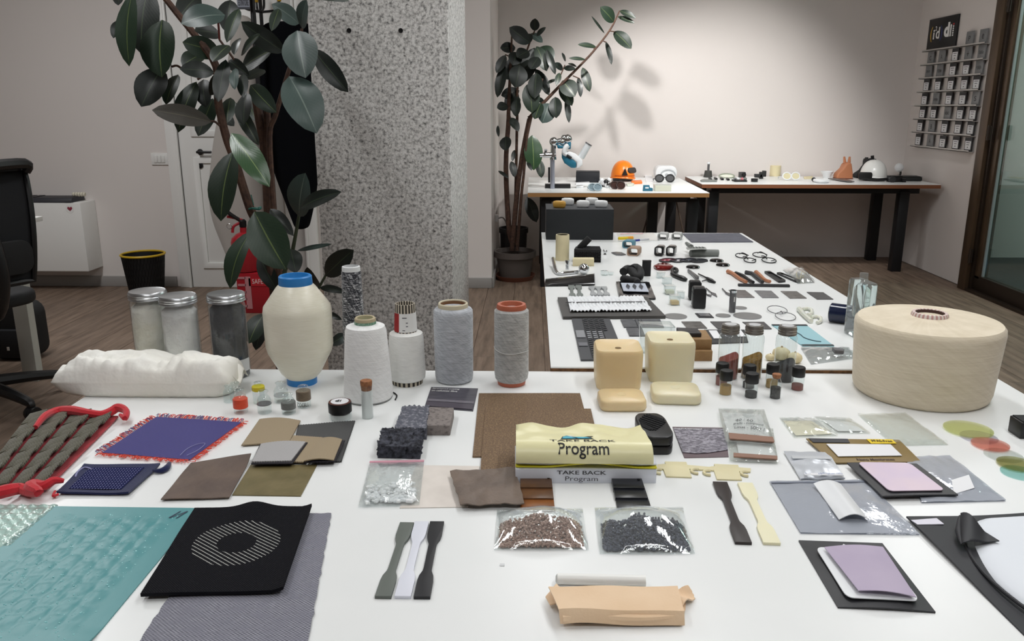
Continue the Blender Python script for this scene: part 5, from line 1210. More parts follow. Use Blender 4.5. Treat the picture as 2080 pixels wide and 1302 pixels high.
bone('dark brown tensile bar near the grey pouches', (1462, 983), (1510, 1107), 31, M('bar_brown', (38, 28, 26), .45))
bone('cream tensile bar lying right of the dark brown one', (1513, 985), (1568, 1108), 32, M('bar_cream', (236, 230, 196), .5, sss=.1))
# ---- pellet bags
def pellets(label, quad, cols, seed):
    F = bag('pellet_bag', label, quad, TZ, .026, FILM2, seed=seed, wave=.002)
    rr = random.Random(seed); mb = MB(); u_, q0 = 0, F
    for i in range(3000):
        u, v = rr.uniform(.05, .95), rr.uniform(.05, .6)
        hm = F.fn(u, v).z; p = F.fn(u, v)
        if v > .5 + .05 * math.sin(u * 17): continue
        z_ = rr.uniform(.1, .93) ** .5 * max(hm - .003, .003)
        if z_ < hm * .45 and .12 < v < .5: continue
        T_ = Matrix.Translation((p.x, p.y, max(z_ - .0015, .0022))) @ Matrix.Rotation(rr.uniform(0, 6.3), 4, 'Z') @ Matrix.Rotation(rr.uniform(-1, 1), 4, 'X')
        mb.lathe([(.0012, -.0014), (.0014, 0), (.0012, .0014)], 5, T=T_)
    m, t = base('pellets%d' % seed); t.bsdf.inputs['Roughness'].default_value = .7
    vo = t.new('ShaderNodeTexNoise'); vo.inputs['Scale'].default_value = 260; t.link(t.coords(False), vo.inputs[0])
    t.link(t.ramp(vo.outputs['Fac'], [(.35, lin(cols[0])), (.65, lin(cols[1]))]), t.bsdf.inputs['Base Color'])
    o_ = obj('pellet_fill', mb, m, F.o); o_['kind'] = 'stuff'
    fpart(F, 'seal_strip', [(0, .9), (1, .9), (1, .93), (0, .93)], FILM, .0016, .001)
pellets('clear bag of pinkish-brown plastic pellets', [(1010, 1036), (1183, 1034), (1196, 1118), (1004, 1118)], ((150, 118, 104), (206, 180, 166)), 21)
pellets('clear bag of dark blue-grey plastic pellets', [(1208, 1032), (1386, 1032), (1412, 1126), (1218, 1126)], ((62, 68, 82), (108, 114, 128)), 22)
# ---- white tube and peach cloth
a, b = P(1132, 1176, TZ + .006), P(1311, 1180, TZ + .006); d = b - a
ob = obj('white_tube', MB().lathe([(.0035, 0), (.0062, 0), (.0062, d.length), (.0035, d.length)], 20, T=Matrix.Rotation(math.pi / 2, 4, 'Y')), M('tube_white2', (240, 240, 236), .4), None, loc=(a.x, a.y, TZ + .0062), rz=math.atan2(d.y, d.x))
tag(ob, 'short white plastic tube lying above the peach cloth', 'tube')
obj('tip', MB().lathe([(.003, -.002), (.006, 0)], 16, T=Matrix.Rotation(math.pi / 2, 4, 'Y')), M('tube_tip', (206, 206, 202), .5), ob)
PCH = M('chamois_peach', (236, 206, 172), .85, sheen=.3, noise=(14, (230, 198, 162)), bump=(300, .15))
pq = P(1255, 1235, TZ)
pe = thing('chamois_cloth', 'folded peach chamois cloth at the front of the table', 'cloth', pq)
def under(quad, z, name, lift, nu=18, nv=8, th=.0015, rag=0):
    F = flat(name, quad, z, PCH, th=th, nu=nu, nv=nv, lift=lift, parent=pe, rag=rag); return F
under([(1122, 1206), (1395, 1212), (1386, 1272), (1150, 1262)], TZ, 'lower_fold', lambda u, v: .004 + .003 * math.sin(u * 4), rag=.002)
under([(1350, 1205), (1396, 1202), (1412, 1216), (1385, 1240)], TZ + .003, 'frayed_corner', lambda u, v: .003 + .004 * math.sin(u * 5 + v * 3), 8, 8, rag=.002)
under([(1108, 1222), (1130, 1200), (1160, 1235), (1117, 1238)], TZ + .002, 'left_fold', lambda u, v: .005 + .003 * u, 8, 6)
under([(1114, 1196), (1376, 1196), (1392, 1250), (1138, 1254)], TZ + .014, 'upper_fold', lambda u, v: .002 - .012 * (max(0, .14 - v) / .14) ** 2 + .0025 * math.sin(u * 4 + 1) * (1 - v) + .0008 * math.sin(u * 9 + v * 4))
obj('rolled_edge', MB().tube([P(1142 + i * 24.5, 1256 - 2.5 * math.sin(i * .7) - i * .4, TZ + .009) - pq for i in range(11)], [.006 - .0003 * i for i in range(11)], 8), PCH, pe)
# ---- teal quilted sheet, bubble sheet
TEALM = M('teal_film', (80, 144, 148), .42, bump=(60, .08, .002), noise=(8, (76, 142, 146)))
def quilt(u, v):
    if not (.1 < u < .9 and .06 < v < .93): return 0
    e = min(1, (u - .1) * 12, (.9 - u) * 12, (v - .06) * 12, (.93 - v) * 12)
    a, b = u * 9, v * 10 + (int(u * 9) % 2) * .5
    return e * .0011 * (abs(math.sin(math.pi * a)) * abs(math.sin(math.pi * b))) ** .6 + e * .0006 * mnoise.noise(Vector((u * 40, v * 40, 0)))
F = flat('quilted_film', [(107, 1030), (411, 1034), (172, 1322), (-262, 1322)], TZ, TEALM, 'glossy teal quilted plastic sheet at the front left', 'plastic sheet', th=.0015, nu=90, nv=80, lift=lambda u, v: quilt(u, v) + .012 * max(0, .12 - v) / .12 * max(0, u - .7))
ftext(F, 'И', .84, .93, .90, .965, M('marker_blue', (22, 44, 70), .5), 'marker_scribble', shear=.5)
rr = random.Random(31); mb = MB()  # pale beads added to imitate glints on the sheet
for i in range(420):
    u, v = rr.uniform(.1, .9), rr.uniform(.05, .93); p = F.loc(u, v, 0); s_ = rr.uniform(.0005, .0013); mb.ball((p.x, p.y, p.z), s_, 6, 4, z=.6)
o_ = obj('glint_beads', mb, M('teal_glint', (150, 206, 208), .15), F.o); o_['kind'] = 'stuff'
BUB = thin('bubble_film', (236, 246, 243), .2, .06, (206, 222, 218), wr=.6, wscale=70)
def bub(u, v): return .0032 * abs(math.sin(u * 40) * math.sin(v * 24)) ** .7 if 0 < u < 1 and 0 < v < 1 else 0
F = flat('bubble_film', [(-160, 1028), (118, 1027), (20, 1112), (-330, 1112)], TZ, BUB, 'pale green clear bubble film beside the teal sheet', 'plastic sheet', th=.001, nu=80, nv=40, lift=bub)
# ---- black knit with ring, grey weave
flat('woven_cloth', [(452, 1052), (673, 1046), (622, 1330), (268, 1330)], TZ, weave('weave_grey', (88, 88, 100), (160, 160, 170), 1500, .9, 1.0, .2, (124, 124, 136)), 'grey coarse woven cloth under the black knit', 'fabric', th=.002, wave=.002, rag=.003, nu=30, nv=30)
kq = [(396, 1038), (634, 1035), (576, 1206), (286, 1214)]
q_ = [P(a, b, TZ) for a, b in kq]; KW = ((q_[1] - q_[0]).length + (q_[2] - q_[3]).length) / 2; KH = ((q_[3] - q_[0]).length + (q_[2] - q_[1]).length) / 2
def ringknit():
    m, t = base('knit_black_ring'); b = t.bsdf; b.inputs['Roughness'].default_value = .9; b.inputs['Specular IOR Level'].default_value = .15
    v = t.coords(True); s_ = t.new('ShaderNodeSeparateXYZ'); t.link(v, s_.inputs[0]); U, V = s_.outputs[0], s_.outputs[1]
    du, dv = t.math('SUBTRACT', U, KW * .5), t.math('SUBTRACT', V, KH * .53)
    d = t.math('SQRT', t.math('ADD', t.math('MULTIPLY', du, du), t.math('MULTIPLY', dv, dv)))
    R1, R0 = KW * .335, KW * .15
    mask = t.math('MULTIPLY', t.math('LESS_THAN', d, R1), t.math('GREATER_THAN', d, R0))
    lines = t.math('GREATER_THAN', t.math('SINE', t.math('MULTIPLY', t.math('ADD', t.math('MULTIPLY', U, .75), t.math('MULTIPLY', V, .9)), 1050)), .68)
    dash = t.math('GREATER_THAN', t.math('SINE', t.math('MULTIPLY', t.math('SUBTRACT', U, V), 1900)), -.45)
    w_ = t.math('MULTIPLY', t.math('MULTIPLY', mask, lines), dash)
    h = t.math('MULTIPLY', t.math('SINE', t.math('MULTIPLY', t.math('ADD', U, t.math('MULTIPLY', V, .25)), 2200)), t.math('SINE', t.math('MULTIPLY', V, 1400)))
    col = t.mix(t.math('ADD', t.math('MULTIPLY', h, .5), .5), lin((15, 15, 19)), lin((27, 27, 33)))
    t.link(t.mix(w_, col, lin((205, 205, 200))), b.inputs['Base Color']); t.link(t.bump(h, .7, .001), b.inputs['Normal']); return m
flat('knit_square', kq, TZ + .0045, ringknit(), 'black knitted square with a white dashed ring motif', 'fabric', th=.004, nu=24, nv=20, wave=.002, lift=lambda u, v: .008 * math.exp(-((u - .52) / .14) ** 2) * max(0, v - .75) * 4 + .004 * max(0, u - .93) * 14)
# ================================================================== near table, right part
SACH = thin('sachet_film', (253, 254, 253), .1, .05, (240, 242, 240), wr=.4, wscale=50)
F = bag('sachet', 'clear sachet of pale cream film, leftmost of the three sachets', [(1583, 850), (1652, 850), (1702, 886), (1613, 890)], TZ, .006, SACH, cat='sachet')
fpart(F, 'cream_film', [(.08, .1), (.92, .1), (.8, .8), (.05, .85)], M('film_cream', (232, 226, 200), .4), -.003, .0006)
F = bag('sachet', 'clear sachet of white film, middle of the three sachets', [(1654, 847), (1727, 851), (1768, 881), (1698, 881)], TZ, .006, SACH, cat='sachet', seed=3)
fpart(F, 'white_film', [(.12, .1), (.9, .12), (.88, .7), (.1, .75)], M('film_white', (232, 234, 236), .4), -.003, .0006)
F = bag('sachet', 'large clear sachet with a folded lower edge, rightmost of the sachets', [(1742, 843), (1838, 840), (1926, 904), (1816, 906)], TZ, .006, SACH, cat='sachet', seed=4)
obj('rolled_edge', MB().tube([F.loc(u, .04, .002 + .001 * math.sin(u * 40)) for u in [i / 14 for i in range(15)]], .0025, 6), SACH, F.o)
# gold card
GOLD = M('card_gold', (134, 112, 66), .45)
F = flat('sample_card', [(1637, 895), (1826, 898), (1871, 940), (1692, 942)], TZ + .0015, GOLD, 'gold-brown sample card with a white panel and yellow tag', 'card', th=.002, nu=8, lift=lambda u, v: .002 * v)
fpart(F, 'white_panel', [(.12, .2), (.84, .22), (.84, .72), (.14, .72)], TW, .0012, .0008)
fpart(F, 'black_bar', [(.02, .8), (.42, .8), (.44, .98), (.02, .98)], M('bar_slate', (48, 48, 54), .5)); fpart(F, 'yellow_tag', [(.64, .76), (.92, .78), (.92, .97), (.64, .97)], M('tag_yellow', (240, 208, 52), .5), .001)
ftext(F, 'PFAS-Free', .67, .89, .82, .92, INKB, dz=.0025, bold=.02); ftext(F, 'Nano Membranes', .3, .72, .05, .14, M('ink_brown', (70, 48, 34), .6), bold=.02)
# foil pouch
FOIL = M('foil_silver', (206, 210, 216), .28, m=.25, bump=(30, .35, .004))
F = flat('foil_pouch', [(1592, 921), (1682, 923), (1716, 976), (1626, 977)], TZ, FOIL, 'small white foil pouch with a printed foot line', 'pouch', th=.002, nu=14, nv=12, wave=.004, freq=4, lift=lambda u, v: .004 * math.sin(math.pi * u) * math.sin(math.pi * v))
fpart(F, 'heat_seal', [(.06, .62), (.94, .62), (.94, .72), (.06, .72)], M('foil_bright', (232, 236, 240), .15, m=.3), .003); fpart(F, 'print_strip', [(.1, .02), (.98, .02), (.98, .09), (.1, .09)], TW, .003)
ftext(F, 'S - EASY Hydrophilic 7052', .12, .96, .03, .08, M('ink_blue', (44, 92, 160), .6), dz=.0042)
def fpoly(F, r, m=.0, n=5): return [(x + .5, y + .5) for x, y in rrect(1 - 2 * m, 1 - 2 * m, r, n)]
LIL = M('membrane_lilac', (206, 188, 210), .4, noise=(12, (216, 196, 208))); LIL2 = M('membrane_mauve', (174, 160, 184), .5, noise=(14, (182, 168, 190)))
# back pouch with lilac window
GBAG = thin('antistatic_bag', (246, 247, 250), .5, .07, (204, 209, 218), wr=.35, wscale=26)
F = bag('grey_bag', 'smoky grey bag with a torn white paper slip at the right', [(1838, 930), (1929, 927), (2043, 1018), (1872, 1022)], TZ, .004, GBAG)
fpart(F, 'paper_slip', [(.52, .36), (.86, .48), (.74, .2), (.42, .1)], TW, .001, .0006)
F = flat('window_pouch', [(1720, 942), (1862, 944), (1946, 1007), (1792, 1010)], TZ + .006, M('pouch_black', (38, 38, 42), .45), 'black-edged pouch with a lilac window behind the grey bag', 'pouch', th=.002, nu=10, nv=8, lift=lambda u, v: .0008 * math.sin(math.pi * u))
fpart(F, 'lilac_window', [(.13 + .74 * a, .08 + .88 * b) for a, b in fpoly(F, .09)], LIL, .0014, .0012)
F = bag('grey_bag', 'large smoky grey bag holding a white tube', [(1563, 979), (1758, 977), (1868, 1087), (1626, 1084)], TZ, .006, GBAG, seed=6)
fpart(F, 'top_seal', [(0, .93), (1, .93), (1, .96), (0, .96)], M('seal_grey2', (110, 116, 130), .4), .001)
a, b = F.loc(.52, .82, .004), F.loc(.5, .14, .004)
obj('white_tube', MB().sheet(lambda u, v: (b + (a - b) * v) + Vector(((u - .5) * .038, 0, .008 * math.sin(math.pi * u) * (1 - .3 * v))), 10, 6, .001), M('tube_satin', (226, 228, 230), .35), F.o)
# front pouch with mauve film sticking out
PCHB = M('pouch_black', (38, 38, 42), .45)
F = flat('window_pouch', [(1622, 1100), (1792, 1106), (1900, 1246), (1702, 1236)], TZ, PCHB, 'black pouch with hanging slot and mauve film at the front', 'pouch', th=.002, nu=12, nv=12, lift=lambda u, v: .006 * math.sin(math.pi * u) * math.sin(math.pi * min(1, v + .1)))
fpart(F, 'white_rim', [(.12 + .76 * a_, .07 + .76 * b_) for a_, b_ in fpoly(F, .1)], M('rim_white', (228, 230, 232), .3), .0032, .001)
pz_ = [(.2, .76), (.84, .74), (.86, .1), (.7, .03), (.24, .12)]
q_ = [F.loc(u, v, .008) for u, v in ((.2, .78), (.86, .76), (.84, .08), (.26, .12))]
obj('mauve_film', MB().sheet(lambda u, v: bil(q_, u, v) + Vector((0, 0, .005 * u * v + .003 * math.sin(math.pi * u))), 10, 10, .0008), LIL2, F.o)
fpart(F, 'hang_slot', [(.42, .9), (.47, .9), (.5, .93), (.53, .9), (.62, .89), (.62, .87), (.42, .875)], M('slot_white', (222, 224, 224), .4), .002)
# black coated fabric folded over to its white back
WBK = M('fabric_white_back', (226, 230, 236), .6); BFB = M('fabric_black_face', (34, 35, 40), .55)
F = flat('coated_fabric', [(1840, 1056), (2260, 1038), (2560, 1300), (2090, 1302)], TZ, BFB, 'black coated fabric folded back to show its white reverse', 'fabric', th=.002, nu=20, nv=20, lift=lambda u, v: .004 * math.sin(3 * u + 2 * v) ** 2)
q2 = [P(1968, 1054, TZ + .012), P(2240, 1038, TZ + .012), P(2560, 1310, TZ + .012), P(2300, 1345, TZ + .012)]
def wback(u, v):
    p = bil(q2, u, v); c_ = max(0, 1 - u / .16)
    p = p + Vector((-.045 * (1 - (2 * v - 1) ** 2) * (1 - u) , 0, 0)); p.z = TZ + .013 - .011 * c_ ** 2 + .002 * math.sin(4 * v); return p - F.org
obj('white_reverse', MB().sheet(wback, 24, 24, .0012), WBK, F.o, sharp=80)
obj('fold_roll', MB().tube([wback(0, v) + Vector((-.004, 0, .004)) for v in [i / 14 for i in range(15)]], .0022, 8), BFB, F.o)
fa, fb, fc = P(1950, 1048, TZ + .02), P(1953, 1106, TZ + .013), P(2030, 1098, TZ + .017)
def flap(u, v):
    e = fa * v + fb * (1 - v); p = e * (1 - u) + fc * u; p.z += .014 * math.sin(math.pi * min(1, u * 1.4 + .1)) * (.4 + .6 * v) * (1 - u); return p - F.org
obj('turned_corner', MB().sheet(flap, 14, 10, .0012), BFB, F.o, sharp=80)
obj('corner_roll', MB().tube([fa - F.org, fa * .5 + fb * .5 - F.org + Vector((-.002, 0, -.002)), fb - F.org], [.0015, .0045, .0008], 10), BFB, F.o)
q3 = [P(*q, TZ + .0035) for q in ((1850, 1060), (1902, 1056), (1917, 1068), (1863, 1069))]
pz3 = [(p - F.org) for p in q3]; pz3 = [Vector((p.x, p.y, .0062)) for p in pz3]
obj('white_tag', MB().add(pz3 + [p - Vector((0, 0, .001)) for p in pz3], [(3, 2, 1, 0), (4, 5, 6, 7), (0, 1, 5, 4), (1, 2, 6, 5), (2, 3, 7, 6), (3, 0, 4, 7)]), M('tag_lilac', (222, 220, 230), .5), F.o)
# colour filter discs
for lab, px, py, r, col in (('yellow-green', 1966, 875, 46, (214, 222, 128)), ('pale lilac', 1988, 889, 35, (206, 200, 220)), ('orange-red', 2011, 906, 35, (236, 128, 104)), ('clear colourless', 2038, 926, 36, (226, 232, 226)), ('olive green', 2064, 946, 36, (164, 160, 72)), ('aqua', 2072, 962, 36, (150, 222, 214))):
    b = P(px, py, TZ); z_ = TZ + {'yellow-green': .0022, 'pale lilac': 0, 'orange-red': .0022, 'clear colourless': 0, 'olive green': .0022, 'aqua': 0}[lab]
    o_ = obj('filter_disc', MB().lathe([(r * mpp(b), 0), (r * mpp(b), .0018)], 40), thin('filter_' + lab.split()[0].replace('-', '_'), tuple(255 - (255 - c) * .22 for c in col), .12, .05, col), None, loc=(b.x, b.y, z_))
    tag(o_, lab + ' transparent filter disc in the row at the right edge', 'disc', 'colour filter discs')
bx = P(2080, 893, TZ); ck = thing('black_block', 'black block cut off by the right edge of the picture', 'block', (bx.x + .012, bx.y + .02, TZ))
obj('body', MB().box(0, 0, 0, .036, .036, .028), BLACK, ck, bevel=.002); obj('top_plate', MB().box(0, 0, .028, .03, .03, .0015), BLACKM, ck)
# ---- photo card, zip bags with notes, rubber strips
F = flat('photo_card', [(1366, 868), (1472, 870), (1480, 929), (1390, 931)], TZ, M('card_mauve', (104, 88, 92), .5), 'mauve info card with a photo of grey flakes', 'card', th=.0012, nu=4)
fpart(F, 'photo', [(.0, .14), (.3, .1), (.6, .12), (1, .2), (1, .93), (0, .93)], M('flake_photo', (92, 88, 98), .5, noise=(170, (166, 162, 172), .42, .62), stretch=(1, 2, 1)), .0008)
ftext(F, 'Flax-PLA compound', .02, .55, .87, .92, SW, dz=.002)
for lab, quad, z, s1, s2, sd in (('lower clear zip bag with a handwritten slip and a thin brown strip', [(1478, 868), (1570, 872), (1581, 941), (1482, 937)], TZ + .002, ['90 : 10'], (.04, .1), 8), ('upper clear zip bag with handwriting and a brown strip', [(1459, 831), (1552, 834), (1575, 905), (1474, 898)], TZ + .007, ['40 : 60', 'grade - compound', 'i.mat - 5009.1'], (.02, .14), 9)):
    F = bag('zip_bag', lab, quad, z, .005, SACH, seed=sd)
    fpart(F, 'paper_slip', [(.1, .04), (.95, .02), (.9, .86), (.06, .88)] if sd == 9 else [(.2, .1), (.98, .08), (.9, .9), (.15, .9)], M('paper_soft', (224, 226, 228), .6), -.0025, .0006)
    fpart(F, 'brown_strip', [(.08, s2[0]), (.98, s2[0] - .01), (.98, s2[1]), (.08, s2[1] + .02)], M('strip_brown', (142, 106, 88), .6), .0012, .002)
    for i, s_ in enumerate(s1):
        v1 = (.5 if sd == 9 else .6) - i * .11; ftext(F, s_, .28 if i == 0 else .22, .66 if i == 0 else .86, v1, v1 + .08, INKB, 'handwriting', shear=.3, dz=.0016)
RUB = M('rubber_cream', (220, 210, 170), .5, sss=.1)
o = P(1430, 958, TZ)
outl = [(1335, 946), (1352, 945), (1350, 940), (1394, 941), (1396, 947), (1440, 951), (1452, 949), (1450, 945), (1499, 947), (1501, 952), (1525, 954), (1524, 961), (1501, 960), (1507, 977), (1456, 976), (1450, 958), (1400, 955), (1405, 972), (1353, 970), (1347, 955), (1335, 955)]
rs = tag(obj('rubber_strip', MB().prism([(P(x, y, TZ).x - o.x, P(x, y, TZ).y - o.y) for x, y in outl], 0, .0025), RUB, None, loc=o, bevel=.0004), 'cream rubber strip with square tabs and hooks', 'strip')
for hx, hy in ((1415, 960), (1516, 965), (1440, 963), (1340, 960)):
    c_ = P(hx, hy, TZ) - o; r_ = .0075
    obj('hook', MB().tube([(c_.x + r_ * math.cos(math.radians(a)), c_.y + r_ * math.sin(math.radians(a)), .0022) for a in range(60, 300, 24)], .0022, 6), RUB, rs)
tag(obj('sticker_chip', MB().prism(rrect(.006, .005, .001), 0, .0008), M('chip_white', (206, 208, 208), .3), None, loc=P(1020, 1148, TZ)), 'tiny square clear chip lying below the pink pellet bag', 'chip')
# ================================================================== middle table
def za(x, y): return (1100 + x / 6.51, 460 + y / 6.51)
def zb(x, y): return (1350 + x / 6.303, 460 + y / 6.303)
def zc(x, y): return (1120 + x / 6.303, 580 + y / 6.303)
def zd(x, y): return (1400 + x / 5.008, 580 + y / 5.008)
def ze(x, y): return (1340 + x / 13, 540 + y / 13)
def zg(x, y): return (1540 + x / 6.51, 560 + y / 6.51)
def Q(fz, pts): return [fz(*p) for p in pts]
def ht(px, py0, py1, z): b = P(px, py0, z); return PY(px, py1, b.y).z - z
# black plinth and earbud cases
b0, b1 = P(1109, 487, MZ), P(1245, 487, MZ); ph_ = ht(1176, 487, 425, MZ); yb2 = min(P(1109, 411, MZ + ph_).y, 3.445)
PLB = M('plinth_black', (20, 24, 28), .6)
pl_ = thing('plinth', 'black square display plinth at the far left corner of the middle table', 'plinth', ((b0.x + b1.x) / 2, (b0.y + yb2) / 2, MZ))
obj('body', MB().box(0, 0, 0, b1.x - b0.x, yb2 - b0.y, ph_ - .002), PLB, pl_, bevel=.002); obj('top_plate', MB().box(0, 0, ph_ - .0019, b1.x - b0.x, yb2 - b0.y, .0019), M('plinth_top', (52, 54, 58), .5), pl_)
zt2 = MZ + ph_
def buds(label, px, py, mat):
    p = P(px, py + 5, zt2); t = thing('earbud_case', label, 'case', p, rz=-.25, group='earbud cases on the plinth')
    s_ = .9
    obj('lower_half', loft([(.02, .008, .0, .007), (.025, .0115, .004, .011), (.0265, .0125, .013, .012), (.0265, .0125, .0145, .012)], None), mat, t, sharp=60)
    obj('flip_lid', loft([(.0265, .0125, .015, .012), (.0265, .0125, .019, .012), (.024, .0115, .0255, .011), (.016, .007, .028, .006)], None), mat, t, sharp=60)
    obj('hinge', MB().box(0, .0125, .0125, .014, .001, .005), STEEL, t)
EW = M('gloss_white', (228, 229, 230), .2)
buds('gold-yellow earbud case on the black plinth', 1136, 417, M('gloss_gold', (196, 150, 66), .25))
for lab, x, y in (('second from left, behind', 1153, 411), ('middle of the front row', 1184, 416), ('right one of the back row', 1202, 410), ('rightmost', 1221, 416)): buds('white earbud case on the black plinth, ' + lab, x, y, EW)
CRM = M('cream_card', (220, 208, 170), .7)
up('cream_cylinder', 'upright cream cardboard cylinder near the black plinth', 'cylinder', 1142, 528, MZ, [('wall', CRM, [(13.5, 528), (13.8, 527), (13.8, 478), (13.3, 477)]), ('top_rim', CRM, [(13.4, 477.2), (13.4, 476.3), (11.6, 476.2), (11.4, 477)])])
# studded black holder
ob, q, o = block('stud_block', None, None, Q(za, [(455, 262), (775, 268), (790, 305), (430, 300)]), MZ + .045, MZ, BLACKM, .03, .001)
tag(ob, 'black studded block with a slanting grip behind the cream blocks', 'block')
st_m = MB(); fl0, fr0 = q[3], q[2]
for j in range(4):
    for i in range(13):
        p = fl0 + (fr0 - fl0) * ((i + .5) / 13) - o; st_m.lathe([(.0034, 0), (.0012, .004)], 6, T=Matrix.Translation((p.x, p.y, .006 + j * .0095)) @ Matrix.Rotation(math.pi / 2, 4, 'X'))
    for i in range(12):
        if j < 3: p = bil(q, .32 + (i + .5) / 12 * .66, (j + .5) / 3) - o; st_m.lathe([(.0034, .045), (.0012, .049)], 6, p.x, p.y)
so = obj('studs', st_m, BLACK, ob); so['kind'] = 'stuff'
g0 = bil(q, .12, .5) - o; obj('slanting_grip', MB().prism(rrect(.022, .022, .006), 0, .05, Matrix.Translation((g0.x + .004, g0.y, .042)) @ Matrix.Rotation(.75, 4, 'Y')), BLACKM, ob, bevel=.002)
block('cream_block', 'low cream foam block in front of the studded block', 'block', Q(za, [(420, 408), (690, 408), (696, 432), (412, 432)]), MZ + .024, MZ, CRM, .03)
CHR = M('chrome', (214, 216, 218), .08, m=1)
o = P(*za(300, 610), MZ); hz = .012
rod = thing('chrome_rod', 'bent chrome rod handle lying near the cream cylinder', 'handle', o)
obj('rod', MB().tube([P(*za(150, 500), MZ + .006) - o + Vector((0, 0, .02)), P(*za(175, 570), MZ + .006) - o + Vector((0, 0, .008)), P(*za(200, 605), MZ + .006) - o, P(*za(250, 622), MZ + .006) - o, P(*za(480, 600), MZ + .006) - o], .0055, 10), CHR, rod)
pp_ = P(*za(340, 590), MZ) - o; obj('post', MB().lathe([(.006, .005), (.006, .03), (.008, .03), (.008, .036)], 14, pp_.x, pp_.y), CHR, rod)
b = P(*za(558, 632), MZ); r_ = 11 * mpp(b); tag(obj('chrome_ball', MB().ball((0, 0, r_), r_, 28, 18), CHR, None, loc=b), 'polished chrome ball beside the bent rod', 'ball')
b = P(*za(838, 372), MZ); r_ = 4.5 * mpp(b); t = thing('chrome_bead', 'tiny chrome knob right of the studded block', 'knob', b)
obj('ball', MB().ball((0, 0, r_ + .004), r_, 16, 10), CHR, t); obj('foot', MB().lathe([(r_ * .7, 0), (r_ * .5, .004)], 14), CHR, t)
def blade(name, label, cat, fz, pts, th, mat, z=MZ, group=None, bevel=.0003, parent=None):
    w_ = [P(*fz(*p), z) for p in pts]; o = sum(w_, Vector()) / len(w_)
    ob = obj(name, MB().prism([(p.x - o.x, p.y - o.y) for p in w_], 0, th), mat, None, loc=(o.x, o.y, z), bevel=bevel); return tag(ob, label, cat, group)
GRM = M('grey_metal', (110, 110, 112), .35, m=.6); GRP = M('grey_plastic', (120, 124, 120), .5); DKG = M('dark_grey', (46, 46, 48), .5)
blade('metal_petal', 'small dark grey petal-shaped blade near the chrome knob', 'blade', za, [(920, 352), (985, 343), (1060, 350), (1115, 378), (1060, 388), (985, 385), (940, 365)], .003, GRM)
b = P(*za(832, 650), MZ); up('clear_tumbler', 'tiny clear tumbler in the middle of the far table area', 'tumbler', *za(832, 645), MZ, [('glass', GLS, [(6, za(0, 645)[1]), (7.5, za(0, 640)[1]), (8.5, za(0, 590)[1]), (8, za(0, 588)[1])]), ('base_disc', M('clear_grey', (176, 182, 180), .3), [(5.5, za(0, 644)[1]), (5.5, za(0, 640)[1])])])
up('clear_tumbler', 'tiny clear tumbler tipped beside another one', 'tumbler', *za(915, 640), MZ, [('glass', GLS, [(4, za(0, 640)[1]), (5, za(0, 636)[1]), (6, za(0, 600)[1])]), ('base_disc', M('clear_grey', (176, 182, 180), .3), [(3.6, za(0, 639)[1]), (3.6, za(0, 636)[1])])])
# pens and sleeves at the far edge
F = bag('pen_sleeve', 'flat clear sleeve under the pens at the far table edge', Q(za, [(990, 92), (1480, 88), (1560, 190), (1010, 200)]), MZ, .003, FILM2); fpart(F, 'pink_line', [(.1, .8), (.7, .82), (.7, .9), (.1, .88)], M('pink_print', (232, 176, 178), .5), .001)
def pen(label, fz, a_, b_, r, mats):
    p0, p1 = P(*fz(*a_), MZ + .006 + r), P(*fz(*b_), MZ + .006 + r); d = p1 - p0; t = thing('marker_pen', label, 'pen', p0, rz=math.atan2(d.y, d.x)); L = d.length
    RY = Matrix.Rotation(math.pi / 2, 4, 'Y')
    obj('barrel', MB().lathe([(r * .7, 0), (r, .001), (r, L * .66)], 14, T=RY), mats[0], t); obj('cap', MB().lathe([(r * 1.1, L * .62), (r * 1.1, L * .96), (r * .6, L)], 14, T=RY), mats[1], t)
pen('yellow marker pen lying on the clear sleeve', za, (1015, 158), (1215, 150), .006, (M('pen_yellow', (226, 196, 30), .4), M('pen_orange', (230, 160, 40), .4)))
pen('blue-capped pen lying beside the yellow marker', za, (1420, 168), (1215, 188), .004, (M('pen_grey', (196, 196, 200), .4), M('pen_blue', (42, 54, 140), .4)))
def sleeve(name, label, cat, fz, a_, wpx, H, dep, mat, rz=0, th=.004, group=None):
    """short hollow band standing on edge, open towards the viewer"""
    b = P(*fz(*a_), MZ); k = mpp(b); W = wpx * k
    T_ = Matrix.Translation((0, 0, H / 2)) @ Matrix.Rotation(math.pi / 2, 4, 'X')
    t = thing(name, label, cat, (b.x, b.y + dep / 2, MZ), rz=rz, group=group)
    obj('band', MB().ring(rrect(W, H, min(W, H) * .3), rrect(W - 2 * th, H - 2 * th, min(W, H) * .2), -dep / 2, dep / 2, T_), mat, t, bevel=.0006)
    obj('inner_shade', MB().box(0, 0, th * .6, W * .6, dep * .8, .002), M('band_shade', (60, 58, 56), .8), t)  # dark patch paints the shade inside the hollow band
sleeve('soft_band', 'teal rubber band loop behind the tan one', 'loop', za, (1165, 292), 22, .028, .05, M('rubber_teal', (84, 132, 150), .55), -.35, group='soft band loops')
sleeve('soft_band', 'tan rubber band loop in front of the teal one', 'loop', za, (1235, 392), 24, .03, .05, M('rubber_tan', (160, 132, 112), .55), -.35, group='soft band loops')
sleeve('soft_band', 'light grey band loop at the far edge, left of the pair', 'loop', za, (1620, 180), 20, .026, .05, M('rubber_lgrey', (178, 178, 176), .5), -.3, group='soft band loops')
sleeve('soft_band', 'light grey band loop at the far edge, right of the pair', 'loop', za, (1805, 180), 20, .026, .05, M('rubber_lgrey', (178, 178, 176), .5), -.3, group='soft band loops')
GLB = M('gloss_black', (12, 12, 14), .12)
sleeve('gloss_band', 'glossy black band loop, left of the black pair', 'loop', za, (1575, 395), 17, .034, .05, GLB, -.35, group='soft band loops')
